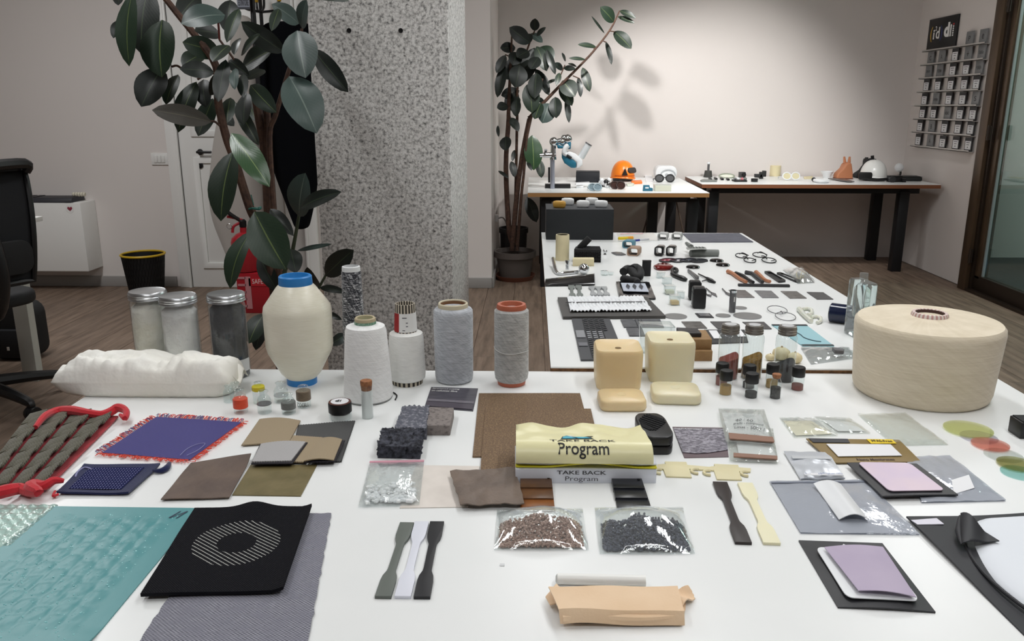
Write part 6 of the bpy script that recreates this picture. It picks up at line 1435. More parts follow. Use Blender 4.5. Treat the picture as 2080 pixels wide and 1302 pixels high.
sleeve('gloss_band', 'glossy black band loop, right of the black pair', 'loop', za, (1728, 395), 17, .034, .05, GLB, -.35, group='soft band loops')
b = P(*za(1388, 660), MZ); hb_ = ht(za(1388, 660)[0], za(1388, 660)[1], za(1388, 452)[1], MZ); kk = mpp(b)
t = thing('black_carton', 'small upright black carton in the middle of the table', 'carton', (b.x, b.y + .008, MZ)); obj('body', MB().box(0, 0, 0, 17 * kk, .014, hb_ - .004), BLACKM, t, bevel=.0008); obj('lid_edge', MB().box(0, 0, hb_ - .0038, 17.4 * kk, .0145, .0035), BLACK, t)
# lens pieces in a row
LENS = [('pink lens with dark rim, leftmost of the lens row', (214, 118, 134), 1660, 455), ('pale grey lens with dark rim, second in the lens row', (150, 152, 170), 1805, 458), ('mid grey lens with dark rim, third in the lens row', (130, 132, 146), 1935, 455), ('dark grey small lens, rightmost of the lens row', (84, 86, 94), 2070, 462)]
for lab, col, x, y in LENS:
    b = P(*za(x, y), MZ); k = mpp(b); t = thing('tinted_lens', lab, 'lens', b, rz=-.5, group='lens row')
    oo = [(16 * k * math.cos(a) + (3 * k if math.sin(a) > 0 else 0), 22 * k * math.sin(a)) for a in [i * math.pi / 10 for i in range(20)]]; ii = [(x_ * .88, y_ * .88) for x_, y_ in oo]
    obj('rim', MB().ring(oo, ii, 0, .005), DKG, t); obj('lens', MB().prism(ii, .001, .003), thin('lens_' + lab.split()[0] + lab.split()[1], tuple(255 - (255 - c) * .5 for c in col), .4, .05, col), t)
blade('red_shell', 'glossy dark red teardrop shell with pointed tip', 'shell', za, [(1478, 556), (1530, 530), (1600, 518), (1690, 530), (1745, 560), (1700, 582), (1600, 590), (1520, 580)], .012, M('gloss_darkred', (112, 22, 20), .1), bevel=.005)
o = P(*za(1800, 640), MZ); hk = thing('black_hook', 'black plastic hook with a ring end beside the red shell', 'hook', o)
obj('ring', MB().tube([P(*za(1760 + 34 * math.cos(a), 582 + 28 * math.sin(a)), MZ + .006) - o for a in [i * math.pi / 7 for i in range(14)]], .005, 8, closed=True), BLACK, hk)
obj('shank', MB().tube([P(*za(*p), MZ + .006) - o for p in ((1730, 600), (1730, 630), (1790, 660), (1870, 690), (1905, 705), (1915, 690))], [.005, .006, .008, .009, .005, .003], 8), BLACK, hk)
o = P(*za(1180, 730), MZ); kn = thing('rubber_knot', 'black rubber knot of two thick loops', 'knot', o)
obj('upper_loop', MB().tube([P(*za(*p), MZ + .014) - o + Vector((0, 0, dz)) for p, dz in (((1080, 650), .012), ((1140, 630), .016), ((1200, 660), .014), ((1240, 690), .006), ((1290, 690), .006), ((1300, 650), .012), ((1250, 620), .018), ((1190, 650), .02))], .013, 10), BLACKM, kn, sharp=80)
obj('lower_loop', MB().tube([P(*za(*p), MZ + .012) - o for p in ((1080, 690), (1130, 705), (1190, 715), (1250, 725), (1270, 745))], [.012, .013, .012, .012, .01], 10), BLACKM, kn, sharp=80)
o = P(*za(370, 770), MZ); 
q_ = [P(*za(*p), MZ + .004) for p in ((60, 690), (690, 645), (705, 770), (40, 780))]
tg = obj('gloss_trough', MB().sheet(lambda u, v: bil(q_, u, v) - o + Vector((0, 0, .016 * math.sin(math.pi * v) * (.3 + .7 * u) + .001)), 16, 10, .002), GLB, None, loc=(o.x, o.y, MZ), sharp=80); tag(tg, 'long glossy black curved trough at the left edge of the middle table', 'trough')
obj('bright_edge', MB().tube([bil(q_, 1, v) - o + Vector((0, 0, .016 * math.sin(math.pi * v) + .001)) for v in [i / 8 for i in range(9)]], .0012, 5), M('edge_grey', (150, 152, 154), .3), tg)
# tensile bars of the middle table
B1 = M('bar_midgrey', (112, 118, 114), .5); B2 = M('bar_lightgrey', (160, 163, 164), .45)
bone('grey tensile bar, left of the pair beside the long trough', za(392, 795), za(410, 950), 13, B1, .005, MZ, nar=.45); bone('grey tensile bar, right of the pair beside the long trough', za(488, 795), za(510, 950), 13, B1, .005, MZ, nar=.45)
for i, lab in enumerate(('left', 'middle', 'right')): bone('light grey tensile bar, %s one of three in front of the chrome ball' % lab, za(660 + i * 82, 812), za(690 + i * 88, 925), 12, B2, .005, MZ, nar=.5)
# blister pack
F = flat('blister_pack', Q(za, [(985, 755), (1425, 762), (1508, 975), (1030, 960)]), MZ, GLB, 'glossy black blister pack with a pale insert of dark diamonds', 'pack', th=.004, nu=12, nv=8, wave=.004, freq=5)
fpart(F, 'pale_insert', [(.14, .28), (.86, .28), (.84, .82), (.12, .82)], M('insert_pale', (190, 196, 208), .4), .003, .0015)
for i in range(3): u = .3 + i * .19; fpart(F, 'diamond', [(u - .06, .55), (u, .72), (u + .06, .55), (u, .38)], M('diamond_dark', (50, 54, 64), .3), .0055, .002)
# clear cubes
CLR = thin('acrylic', (244, 248, 248), .1, .04, (220, 226, 228))
def cube(label, fz, a_, wpx, hpx, fill=None):
    b = P(*fz(*a_), MZ); k = mpp(b); W, H = wpx * k, hpx * k
    t = thing('clear_cube', label, 'box', (b.x, b.y + W / 2, MZ), rz=.1, group='small clear cubes')
    obj('box', MB().box(0, 0, 0, W, W, H), CLR, t, bevel=.001); obj('lid', MB().box(0, 0, H + .0004, W * 1.06, W * 1.06, .003), CLR, t)
    if fill: obj('sample', MB().box(0, 0, .002, W * .8, W * .8, H * .4), M(*fill), t)
for lab, a_, w_, h_, fl2 in (('small clear cube at the back of the cube group', (1580, 690), 15, 11, None), ('small clear cube behind the yellowish one', (1665, 770), 17, 13, None), ('small clear cube with a yellowish sample', (1700, 905), 20, 16, ('sample_pale', (226, 224, 200), .6)), ('small clear cube with an orange sample at the front', (1765, 1048), 19, 18, ('sample_orange', (222, 190, 130), .6)), ('small clear cube at the right of the group', (1845, 955), 13, 12, None)): cube(lab, za, a_, w_, h_, fl2)
# framed tray with white lattice
F = flat('frame_tray', Q(za, [(212, 972), (1395, 968), (1640, 1222), (285, 1232)]), MZ, M('tray_grey', (66, 64, 62), .5), 'dark grey tray with a crumpled white lattice inside', 'tray', th=.008, nu=4, nv=4)
q_ = [F.loc(u, v, .001) for u, v in ((.1, .93), (.94, .95), (.9, .2), (.08, .18))]
LAT = M('lattice_white', (226, 228, 230), .6)
obj('white_lattice', MB().sheet(lambda u, v: bil(q_, u, v) + Vector((0, 0, .002 + .004 * abs(math.sin(u * 70 + 9 * v + 2 * math.sin(v * 6))) + .004 * mnoise.noise(Vector((u * 14, v * 5, 3))))), 160, 20, .001), LAT, F.o, sharp=80)
fpart(F, 'split_line', [(.06, .55), (.93, .56), (.93, .59), (.06, .58)], M('split_dark', (50, 50, 50), .6), .007, .001)
# textured board
KB = M('panel_charcoal', (58, 60, 64), .5); KL = M('panel_light', (136, 138, 142), .4)
F = flat('texture_board', Q(zc, [(262, 442), (745, 442), (960, 968), (378, 970)]), MZ, KB, 'dark board of texture strips with small grey swatches', 'board', th=.004, nu=4, nv=4)
for i in range(4): u = .26 + i * .145; fpart(F, 'strip_gap', [(u, .02), (u + .012, .02), (u + .012, .98), (u, .98)], M('gap_black', (18, 18, 20), .7), .0008, .0008)
for i in range(4):
    for j in range(20):
        if 9 <= j <= 12 and i == 3: continue
        u = .285 + i * .145; v = .03 + j * .048; fpart(F, 'texture_tile', [(u, v), (u + .1, v + .01), (u + .1, v + .036), (u, v + .026)], KL if 9 <= j <= 12 else M('tile_dark', (46, 48, 52), .4), .0008, .001)
fpart(F, 'grey_swatch', [(.02, .48), (.23, .48), (.23, .66), (.02, .66)], KL, .001); fpart(F, 'grey_swatch', [(.02, .28), (.23, .28), (.23, .36), (.02, .36)], M('panel_mid', (100, 102, 108), .4), .001)
S1 = M('swatch_slate', (70, 72, 76), .45, noise=(60, (88, 90, 94)))
F = flat('texture_plate', Q(zc, [(885, 448), (1390, 445), (1440, 545), (930, 545)]), MZ, S1, 'dark slate texture plate behind the clear box', 'plate', th=.003)
for i in range(3): fpart(F, 'score_line', [(.35 + i * .08, .05), (.36 + i * .08, .05), (.36 + i * .08, .95), (.35 + i * .08, .95)], M('gap_black', (18, 18, 20), .7))
flat('texture_plate', Q(zc, [(958, 558), (1160, 556), (1200, 655), (1000, 655)]), MZ, S1, 'small dark slate texture plate under the clear box', 'plate', th=.003)
b = [P(*zc(x, y), MZ + .05) for x, y in ((1118, 462), (1520, 462), (1600, 540), (1160, 560))]
ob, q, o = block('clear_box', 'clear acrylic box standing behind the wax vases', 'box', Q(zc, [(1118, 462), (1520, 462), (1590, 540), (1150, 545)]), MZ + .06, MZ + .0035, CLR, .01, .001)
obj('box_rim', MB().ring([(v[0], v[1]) for v in qprism(Q(zc, [(1118, 462), (1520, 462), (1590, 540), (1150, 545)]), MZ + .06, MZ, .01)[0].v[:20]], [(v[0] * .95, v[1] * .95) for v in qprism(Q(zc, [(1118, 462), (1520, 462), (1590, 540), (1150, 545)]), MZ + .06, MZ, .01)[0].v[:20]], .0562, .058), CLR, ob)
KRF = M('kraft', (150, 118, 78), .7, noise=(60, (138, 106, 68)))
block('kraft_box', 'lower kraft cardboard box behind the pale wax vase', 'box', Q(zc, [(1600, 690), (1990, 700), (2065, 840), (1640, 840)]), MZ + .022, MZ, KRF, .01, .0006)
block('kraft_box', 'upper kraft cardboard box of the small stack', 'box', Q(zc, [(1600, 560), (1975, 568), (2058, 690), (1640, 690)]), MZ + .044, MZ + .0225, KRF, .01, .0006)
block('dark_box', 'small dark box on top of the kraft boxes', 'box', Q(zc, [(1600, 535), (1865, 545), (1922, 610), (1650, 610)]), MZ + .053, MZ + .0445, M('box_dark', (40, 36, 38), .5), .01, .0006)
# metal and fabric swatches
SW1 = [M('swatch_warm', (122, 118, 116), .35, m=.3, noise=(40, (104, 100, 98))), M('swatch_cool', (134, 134, 136), .35, m=.3, noise=(40, (118, 118, 120))), M('swatch_marble', (116, 112, 108), .4, noise=(50, (84, 80, 78))), M('swatch_dark', (74, 72, 72), .5)]
nm_ = ['first', 'second', 'third', 'fourth']
for i, pts in enumerate(([(818, 820), (1030, 822), (1152, 915), (935, 915)], [(1150, 826), (1365, 830), (1462, 918), (1250, 918)], [(1485, 834), (1690, 836), (1818, 924), (1605, 926)], [(1818, 846), (2030, 850), (2160, 938), (1950, 938)])): flat('metal_swatch', Q(zb, pts), MZ, SW1[i], 'flat grey swatch square, %s from the left in the row below the black bar' % nm_[i], 'swatch', th=.002, nu=2, nv=2, group='grey swatch squares')
for i, pts in enumerate(([(-80, 372), (115, 372), (182, 440), (-20, 442)], [(213, 372), (420, 372), (500, 444), (290, 446)], [(540, 376), (760, 376), (838, 446), (640, 448)])): flat('metal_swatch', Q(zd, pts), MZ, [SW1[2], SW1[3], SW1[3]][i], 'dark patterned swatch square, %s from the left behind the powder bottles' % nm_[i], 'swatch', th=.002, nu=2, nv=2, group='grey swatch squares')
for lab, x, y, rx in (('pale grey metal disc at the left, beside the tray', 140, 1155, 23), ('small grey metal disc between the frame and the large disc', 748, 1145, 15), ('large grey metal disc in the front row', 1060, 1150, 28), ('small grey metal disc behind the upright tube', 970, 1047, 13)):
    b = P(*zb(x, y), MZ); tag(obj('metal_disc', MB().lathe([(rx * mpp(b), 0), (rx * mpp(b), .002)], 32), M('disc_steel', (150, 150, 150), .35, m=.5), None, loc=b), lab, 'disc', 'grey metal discs')
F = flat('frame_swatch', Q(zb, [(388, 1118), (575, 1120), (632, 1174), (440, 1172)]), MZ, DKG, 'small rectangular dark frame with a pale centre', 'swatch', th=.002, nu=2, nv=2); fpart(F, 'pale_centre', [(.14, .2), (.86, .2), (.86, .8), (.14, .8)], SW1[1])
b = P(*zb(862, 1098), MZ); k = mpp(b); H_ = ht(*zb(862, 1098), zb(880, 815)[1], MZ)
t = thing('steel_tube', 'upright slotted steel tube among the grey swatches', 'tube', b)
obj('tube', MB().lathe([(.0075, 0), (.0085, .001), (.0085, H_)], 18), GRM, t); obj('slot', MB().box(.002, -.0084, H_ * .5, .003, .001, H_ * .22), M('slot_light', (214, 214, 212), .3), t); obj('rim', MB().lathe([(.009, H_ - .006), (.009, H_)], 18), CHR, t)
blade('grey_wedge', 'short tapering grey tube left of the black tool', 'tube', zb, [(288, 582), (312, 580), (440, 672), (438, 690), (400, 692), (380, 670)], .01, GRM, bevel=.003)
o = P(*zb(545, 665), MZ); tl = thing('black_tool', 'thin black hand tool with a wider head', 'tool', o)
obj('shaft', MB().tube([P(*zb(432, 606), MZ + .004) - o, P(*zb(545, 662), MZ + .005) - o], [.002, .003], 6), BLACK, tl); obj('head', MB().tube([P(*zb(540, 660), MZ + .006) - o, P(*zb(590, 690), MZ + .006) - o, P(*zb(648, 716), MZ + .004) - o], [.004, .007, .003], 8), BLACK, tl); obj('side_arm', MB().tube([P(*zb(560, 676), MZ + .005) - o, P(*zb(480, 700), MZ + .004) - o], .002, 5), GRM, tl)
for lab, a_, m_, b_ in (('grey spatula left of the upright tube', (530, 790), (600, 850), (672, 910)), ('dark spatula touching the upright tube', (738, 795), (790, 850), (845, 905)), ('short grey spatula beside the black cases', (520, 855), (560, 880), (592, 908))):
    o = P(*zb(*m_), MZ); t = thing('spatula', lab, 'tool', o, group='small spatulas'); obj('handle', MB().tube([P(*zb(*a_), MZ + .003) - o, P(*zb(*m_), MZ + .003) - o], .0018, 6), GRM, t)
    d = P(*zb(*b_), MZ) - o; nn = Vector((-d.y, d.x, 0)).normalized() * .007; obj('blade', MB().prism([(0, 0), (d.x * .35 + nn.x, d.y * .35 + nn.y), (d.x, d.y), (d.x * .35 - nn.x, d.y * .35 - nn.y)], 0, .003), GRM, t)
# black upright cases
def case_up(label, a_, wpx, top, dep):
    px, py = ze(*a_); b = P(px, py, MZ); k = mpp(b); H = ht(px, py, ze(0, top)[1], MZ)
    t = thing('black_case', label, 'case', (b.x, b.y + dep / 2, MZ), rz=-.08, group='upright black cases'); T_ = Matrix.Rotation(math.pi / 2, 4, 'X'); W = wpx * k
    obj('body', MB().prism(rrect(W, H, .006, x=0, y=H / 2), -dep / 2, dep / 2, T_), BLACK, t, bevel=.001); obj('side_slot', MB().box(-W / 2 - .0004, 0, H * .15, .001, dep * .25, H * .5), GRM, t); obj('cap_band', MB().box(0, 0, H * .72, W * 1.02, dep * 1.02, .002), BLACKM, t)
case_up('taller upright black case, behind the other', (940, 920), 24, 425, .03)
case_up('upright black case in front of the taller one', (1055, 1140), 26, 605, .04)
for lab, x, y in (('black pebble-shaped disc, upper one with a highlight', 665, 447), ('black pebble-shaped disc, lower one with a highlight', 745, 502), ('black pebble-shaped disc beside the lens row', 363, 530)):
    b = P(*zb(x, y), MZ); k = mpp(b); t = thing('black_pebble', lab, 'disc', b, group='black pebble discs'); obj('dome', MB().lathe([(13 * k, 0), (14 * k, .003), (12 * k, .007), (6 * k, .009), (.0005, .0095)], 24), GLB, t); obj('base_ring', MB().lathe([(13.4 * k, 0), (13.4 * k, .0012)], 24), STEEL, t)
o = P(*zb(500, 350), MZ); rz_ = thing('grey_gadget', 'grey handheld plastic gadget with ribbed grip', 'gadget', o)
obj('grip', MB().tube([P(*zb(330, 345), MZ + .012) - o, P(*zb(480, 340), MZ + .012) - o, P(*zb(690, 340), MZ + .012) - o], [.012, .013, .012], 12), GRP, rz_); obj('rail', MB().hexa([P(*zb(*p), MZ + .026) - o for p in ((290, 300), (540, 290), (520, 262), (270, 268))], [P(*zb(*p), MZ + .032) - o for p in ((290, 300), (540, 290), (520, 262), (270, 268))]), M('gadget_grey', (150, 152, 148), .5), rz_, bevel=.002)
obj('trigger', MB().tube([P(*zb(280, 215), MZ + .03) - o, P(*zb(340, 265), MZ + .026) - o], [.006, .01], 8), GRP, rz_)
for i in range(5): p = P(*zb(330 + i * 40, 270), MZ + .0325) - o; obj('rib', MB().box(p.x, p.y, p.z, .006, .02, .002), GRP, rz_)
flat('grey_mat', Q(zb, [(228, 97), (955, 95), (1135, 205), (345, 207)]), MZ, M('mat_slate', (88, 88, 98), .7, noise=(20, (98, 98, 108))), 'grey felt mat at the far right corner of the middle table', 'mat', th=.003, nu=4, nv=4)
# spectacle frames
def specs(label, c0, c1, r, mat, temple=True, thk=.0018, group=None):
    o = P(*zb((c0[0] + c1[0]) / 2, (c0[1] + c1[1]) / 2), MZ); t = thing('spectacle_frame', label, 'glasses', o, group=group)
    for c_ in (c0, c1):
        p = P(*zb(*c_), MZ) - o; k = mpp(o); obj('rim', MB().tube([(p.x + r * 1.15 * k * math.cos(a), p.y + r * 1.3 * k * math.sin(a), .006 + .004 * math.sin(a)) for a in [i * math.pi / 9 for i in range(18)]], thk, 6, closed=True), mat, t)
    a, b = P(*zb(*c0), MZ) - o, P(*zb(*c1), MZ) - o; d = (b - a).normalized(); obj('bridge', MB().tube([a + d * r * 1.1 * mpp(o) + Vector((0, 0, .006)), (a + b) / 2 + Vector((0, 0, .011)), b - d * r * 1.1 * mpp(o) + Vector((0, 0, .006))], thk, 6), mat, t)
    if temple:
        n_ = Vector((d.y, -d.x, 0))
        for s_, e in ((a, -1), (b, 1)): obj('temple', MB().tube([s_ + d * e * r * 1.1 * mpp(o) + Vector((0, 0, .008)), s_ + d * e * r * 1.3 * mpp(o) - n_ * .012 + Vector((0, 0, .012)), s_ - d * e * r * mpp(o) * .6 - n_ * .022 + Vector((0, 0, .008))], thk * .9, 6), mat, t)
specs('black spectacle frame near the right edge, left of the pair', (980, 395), (1090, 455), 10, BLACK, group='black spectacle frames')
specs('black spectacle frame near the right edge, right of the pair', (1215, 385), (1335, 455), 12, BLACK, group='black spectacle frames')
specs('thin grey wire spectacle rims behind the third powder bottle', (1440, 1095), (1545, 1180), 17, GRM, False, .001)
# handles and combs
COP = M('copper_plastic', (178, 118, 84), .45)
for lab, pts, mt in (('copper-coloured curved handle, left one of the handle row', ((810, 575), (870, 600), (960, 665), (1045, 710)), COP), ('black pincer handle, second in the handle row', ((910, 600), (1000, 630), (1070, 680), (1135, 715)), BLACK), ('dark grey broad handle, third in the handle row', ((1035, 588), (1120, 600), (1190, 660), (1255, 710)), DKG), ('copper-coloured curved handle, right one of the handle row', ((1170, 585), (1215, 620), (1280, 680), (1350, 705)), COP)):
    o = P(*zb(*pts[1]), MZ); t = thing('tool_handle', lab, 'handle', o, group='handle row'); obj('grip', MB().tube([P(*zb(*p), MZ + .006) - o for p in pts[1:]], [.006, .0055, .005], 8), mt, t); obj('head', MB().tube([P(*zb(*p), MZ + .006) - o for p in pts[:2]], [.007, .006], 8), mt, t)
for lab, pts in (('black flat loop, left of the two combs', ((1270, 595), (1345, 590), (1555, 712), (1460, 725))), ('black flat loop, right of the two combs', ((1430, 612), (1480, 605), (1740, 708), (1680, 722)))):
    w_ = [P(*zb(*p), MZ) for p in pts]; o = sum(w_, Vector()) / 4; oo = [(bil([w_[0], w_[1], w_[2], w_[3]], x + .5, y + .5) - o) for x, y in rrect(1, 1, .1, 3)]; t = thing('black_loop', lab, 'loop', o, group='black flat loops')
    obj('loop', MB().ring([(p.x, p.y) for p in oo], [(p.x * .72, p.y * .72) for p in oo], 0, .006), BLACK, t); obj('inlay', MB().prism([(p.x * .7, p.y * .7) for p in oo], 0, .002), DKG if 'left' in lab else M('inlay_pale', (200, 202, 200), .5), t)
F = bag('clear_bag', 'crumpled clear bag with cream cord at the right table edge', Q(zb, [(1510, 560), (1760, 540), (1925, 725), (1700, 735)]), MZ, .012, FILM2, wave=.01, seed=12)
fpart(F, 'white_tag', [(.45, .3), (.7, .35), (.68, .6), (.42, .55)], TW, -.003); obj('cream_cord', MB().tube([F.loc(.5 + .3 * math.cos(i), .4 + .25 * math.sin(i * 1.3), -.004) for i in range(9)], .0016, 5), CRM, F.o)
a, b = P(*zb(938, 765), MZ), P(*zb(1600, 775), MZ); d = b - a
t = thing('black_bar', 'long thin black bar lying across the middle table', 'bar', (a + b) / 2, rz=math.atan2(d.y, d.x)); obj('bar', MB().box(0, 0, 0, d.length, .013, .007), DKG, t, bevel=.002); obj('top_face', MB().box(0, 0, .007, d.length * .98, .009, .0006), BLACKM, t)
# clear curled part, navy roll, big glass bottle
o = P(*zg(680, 530), MZ); cl_ = thing('clear_hook', 'clear plastic double hook lying near the spectacle rims', 'hook', o)
CLP = M('clear_cream', (224, 226, 214), .2, sss=.2)
obj('bar', MB().tube([P(*zg(*p), MZ + .006) - o for p in ((540, 440), (600, 510), (700, 600))], [.007, .006, .006], 8), CLP, cl_)
for cx_, cy_ in ((640, 475), (760, 580)): obj('curl', MB().tube([P(*zg(cx_ + 75 * math.cos(a), cy_ + 42 * math.sin(a)), MZ + .005) - o for a in [math.radians(x) for x in range(-140, 100, 24)]], .0045, 8), CLP, cl_)
a, b = P(*zg(950, 490), MZ + .022), P(*zg(1190, 540), MZ + .022); d = Vector((.075, -.05, 0))
nv = thing('navy_roll', 'glossy navy blue cylinder lying beside the glass bottle', 'cylinder', (a.x, a.y, MZ), rz=math.atan2(-.62, 1)); RY = Matrix.Translation((0, 0, .0235)) @ Matrix.Rotation(math.pi / 2, 4, 'Y')
obj('roll', MB().lathe([(.02, 0), (.0235, .002), (.0235, .075), (.02, .077)], 28, T=RY), M('gloss_navy', (24, 32, 58), .15), nv); obj('end_disc', MB().lathe([(.019, -.0006), (.019, 0)], 24, T=RY), M('navy_end', (38, 44, 62), .4), nv)
ba = [P(*zg(*p), MZ) for p in ((1120, 750), (1345, 868))]; 
d = ba[1] - ba[0]; W = d.length; bc = (ba[0] + ba[1]) / 2; nn = Vector((-d.y, d.x, 0)).normalized(); dep = .03; H = ht(1730, zg(0, 810)[1], zg(0, 70)[1], MZ)
RG = M('solid_glass', (246, 252, 250), .02, trans=1, ior=1.45)
gbt = thing('glass_bottle', 'tall heavy rectangular glass bottle beside the cream yarn package', 'bottle', bc + nn * dep / 2, rz=math.atan2(d.y, d.x))
obj('outer_glass', loft([(W / 2 * .97, dep / 2 * .95, 0, .004), (W / 2, dep / 2, .003, .005), (W / 2, dep / 2, H - .004, .005), (W / 2 * .94, dep / 2 * .9, H, .005), (.012, .01, H + .001, .0095), (.009, .009, H + .004, .0088), (.009, .009, H + .018, .0088)], None), CLR, gbt, sharp=40)
obj('inner_glass', loft([(W / 2 * .55, dep / 2 * .5, H * .34, .004), (W / 2 * .62, dep / 2 * .6, H * .4, .005), (W / 2 * .62, dep / 2 * .6, H * .86, .005), (W / 2 * .3, dep / 2 * .4, H * .95, .004)], None), RG, gbt, sharp=40)
for sx_ in (-1, 1): obj('glass_edge', MB().box(sx_ * W * .46, 0, .004, W * .05, dep * .9, H - .008), RG, gbt, bevel=.001)
obj('heavy_base', MB().box(0, 0, .001, W * .9, dep * .9, H * .06), RG, gbt, bevel=.002)
F = flat('teal_card', Q(zg, [(175, 658), (635, 660), (1005, 940), (590, 940)]), MZ, M('card_aqua', (150, 192, 200), .5), 'pale aqua card with dark edge strips behind the powder bottles', 'card', th=.002, nu=3, nv=3)
fpart(F, 'edge_strip', [(0, .94), (1, .94), (1, 1), (0, 1)], DKG); fpart(F, 'edge_strip', [(0, 0), (1, 0), (1, .05), (0, .05)], DKG)
obj('curved_line', MB().tube([F.loc(u, v, .001) for u, v in ((.35, .62), (.42, .5), (.4, .36), (.5, .25), (.62, .2), (.75, .17))], .0011, 5), M('line_slate', (70, 92, 100), .6), F.o)  # thin slate curve across the card
F = flat('strip_board', Q(zd, [(150, 460), (560, 460), (600, 585), (200, 600)]), MZ, DKG, 'dark board with white slips beside the kraft boxes', 'board', th=.003, nu=3, nv=3)
fpart(F, 'white_slip', [(.16, .3), (.36, .3), (.3, .9), (.1, .9)], TW); fpart(F, 'white_slip', [(.78, .4), (.98, .4), (.9, .95), (.74, .95)], TW)
# garlic-like bulbs in a bag
GAR = M('bulb_cream', (226, 214, 178), .6, noise=(30, (204, 188, 146)))
for i, (x, y, r, lab) in enumerate(((155, 1120, 9, 'left'), (300, 1110, 17, 'middle'), (480, 1150, 14, 'right'))):
    b = P(*zg(x, y), MZ); k = mpp(b); R = r * k
    t = thing('seed_bulb', 'cream ribbed bulb seen through the bottles, %s one of three' % lab, 'bulb', b, group='cream bulbs')
    mb = MB(); n = 32; prof = [(.3, 0), (.85, .25), (1, .7), (.9, 1.15), (.5, 1.45), (.15, 1.55)]; vs = []; fs = []
    for r_, z_ in prof:
        for j in range(n): a = 2 * math.pi * j / n; q_ = R * r_ * (1 + .07 * abs(math.sin(a * 4))); vs.append((q_ * math.cos(a), q_ * math.sin(a), z_ * R))
    for l in range(len(prof) - 1):
        for j in range(n): fs.append((l * n + j, l * n + (j + 1) % n, (l + 1) * n + (j + 1) % n, (l + 1) * n + j))
    fs += [tuple(range(n - 1, -1, -1)), tuple((len(prof) - 1) * n + j for j in range(n))]
    obj('bulb', mb.add(vs, fs), GAR, t, sharp=80); obj('stem_tip', MB().lathe([(R * .16, R * 1.5), (R * .1, R * 1.7)], 8), M('stem_tan', (180, 150, 100), .8), t)
F = bag('clear_bag', 'thin clear film bag lying between the bulbs and the yarn package', Q(zg, [(560, 960), (1180, 955), (1330, 1090), (700, 1180)]), MZ, .006, FILM2, wave=.006, seed=14)
blade('grey_chip', 'small dark grey wedge on the clear film in front of the glass bottle', 'chip', zg, [(975, 990), (1060, 1000), (1135, 1022), (1120, 1040), (1010, 1032)], .008, M('chip_grey', (96, 94, 96), .6), z=MZ + .0085)
# ================================================================== far desk (left)
def zh(x, y): return (1070 + x / 5.778, 260 + y / 5.778)
def zi(x, y): return (1420 + x / 8.667, 300 + y / 8.667)
def zj(x, y): return (1640 + x / 7.43, 300 + y / 7.43)
PLW = M('plastic_white', (226, 228, 230), .3); TEA = M('shell_teal', (38, 104, 128), .35)
fb_ = P(*zh(302, 712), BZ); k = mpp(fb_)
arm = thing('mechanical_arm', 'chrome articulated arm with teal and white shells on a clamp post', 'arm', fb_)
def al(x, y, dy=0): p = PY(*zh(x, y), fb_.y + dy); return p - fb_
obj('post', MB().tube([al(302, 712), al(302, 370)], 4.6 * k, 14), M('post_alu', (178, 182, 196), .3, m=.7), arm)
obj('rear_rod', MB().tube([al(262, 640, .03), al(262, 460, .03)], .007, 8), BLACK, arm)
obj('clamp', MB().tube([al(155, 320), al(200, 318), al(205, 318), al(340, 315)], [.014, .014, .02, .02], 12), CHR, arm)
obj('clamp_screw', MB().tube([al(222, 262), al(222, 320)], .008, 8).tube([al(205, 262), al(240, 262)], .008, 8), GRM, arm)
obj('neck', MB().tube([al(310, 370), al(312, 300), al(312, 180)], [.026, .02, .018], 12), CHR, arm)
for x, y, r in ((318, 160, .032), (420, 160, .026), (480, 130, .034), (440, 120, .024)): p = al(x, y); obj('joint', MB().ball((p.x, p.y, p.z), r, 18, 12), CHR, arm)
obj('link', MB().tube([al(330, 165), al(480, 135)], .02, 10), CHR, arm)
obj('upper_shell', MB().prism([(al(x, y).x, al(x, y).z) for x, y in ((352, 190), (400, 205), (450, 205), (490, 175), (520, 160), (515, 250), (440, 240), (360, 240))], -.03, .03, Matrix.Rotation(math.pi / 2, 4, 'X')), TEA, arm, bevel=.008)
obj('white_arm', MB().tube([al(490, 200, -.035), al(455, 235, -.035), al(440, 290, -.035), al(470, 315, -.035)], [.016, .018, .018, .014], 10), PLW, arm)
obj('lower_shell', MB().prism([(al(x, y).x, al(x, y).z) for x, y in ((410, 285), (440, 320), (540, 370), (580, 400), (575, 468), (520, 465), (440, 410), (412, 350))], -.035, .035, Matrix.Rotation(math.pi / 2, 4, 'X')), TEA, arm, bevel=.01)
obj('white_housing', MB().prism([(al(x, y).x, al(x, y).z) for x, y in ((440, 300), (490, 270), (570, 300), (650, 370), (655, 430), (600, 465), (578, 470), (585, 400), (540, 365))], -.03, .032, Matrix.Rotation(math.pi / 2, 4, 'X')), PLW, arm, bevel=.008)
obj('slot', MB().tube([al(465, 315, -.037), al(525, 352, -.037)], .008, 8), BLACK, arm)
obj('grip_tube', MB().tube([al(635, 350), al(725, 190)], .024, 16), M('grip_grey', (196, 200, 202), .35), arm)
obj('grip_end', MB().tube([al(722, 195), al(730, 182)], .026, 16), GRM, arm)
obj('base_box', MB().box(al(365, 705).x, .05, .0, 300 / 5.778 * k, .06, .03), BLACK, arm, bevel=.002)
flat('white_tray', Q(zh, [(60, 700), (640, 700), (668, 745), (20, 748)]), BZ, PLW, 'flat white tray under the mechanical arm', 'tray', th=.006, nu=2, nv=2) if False else None
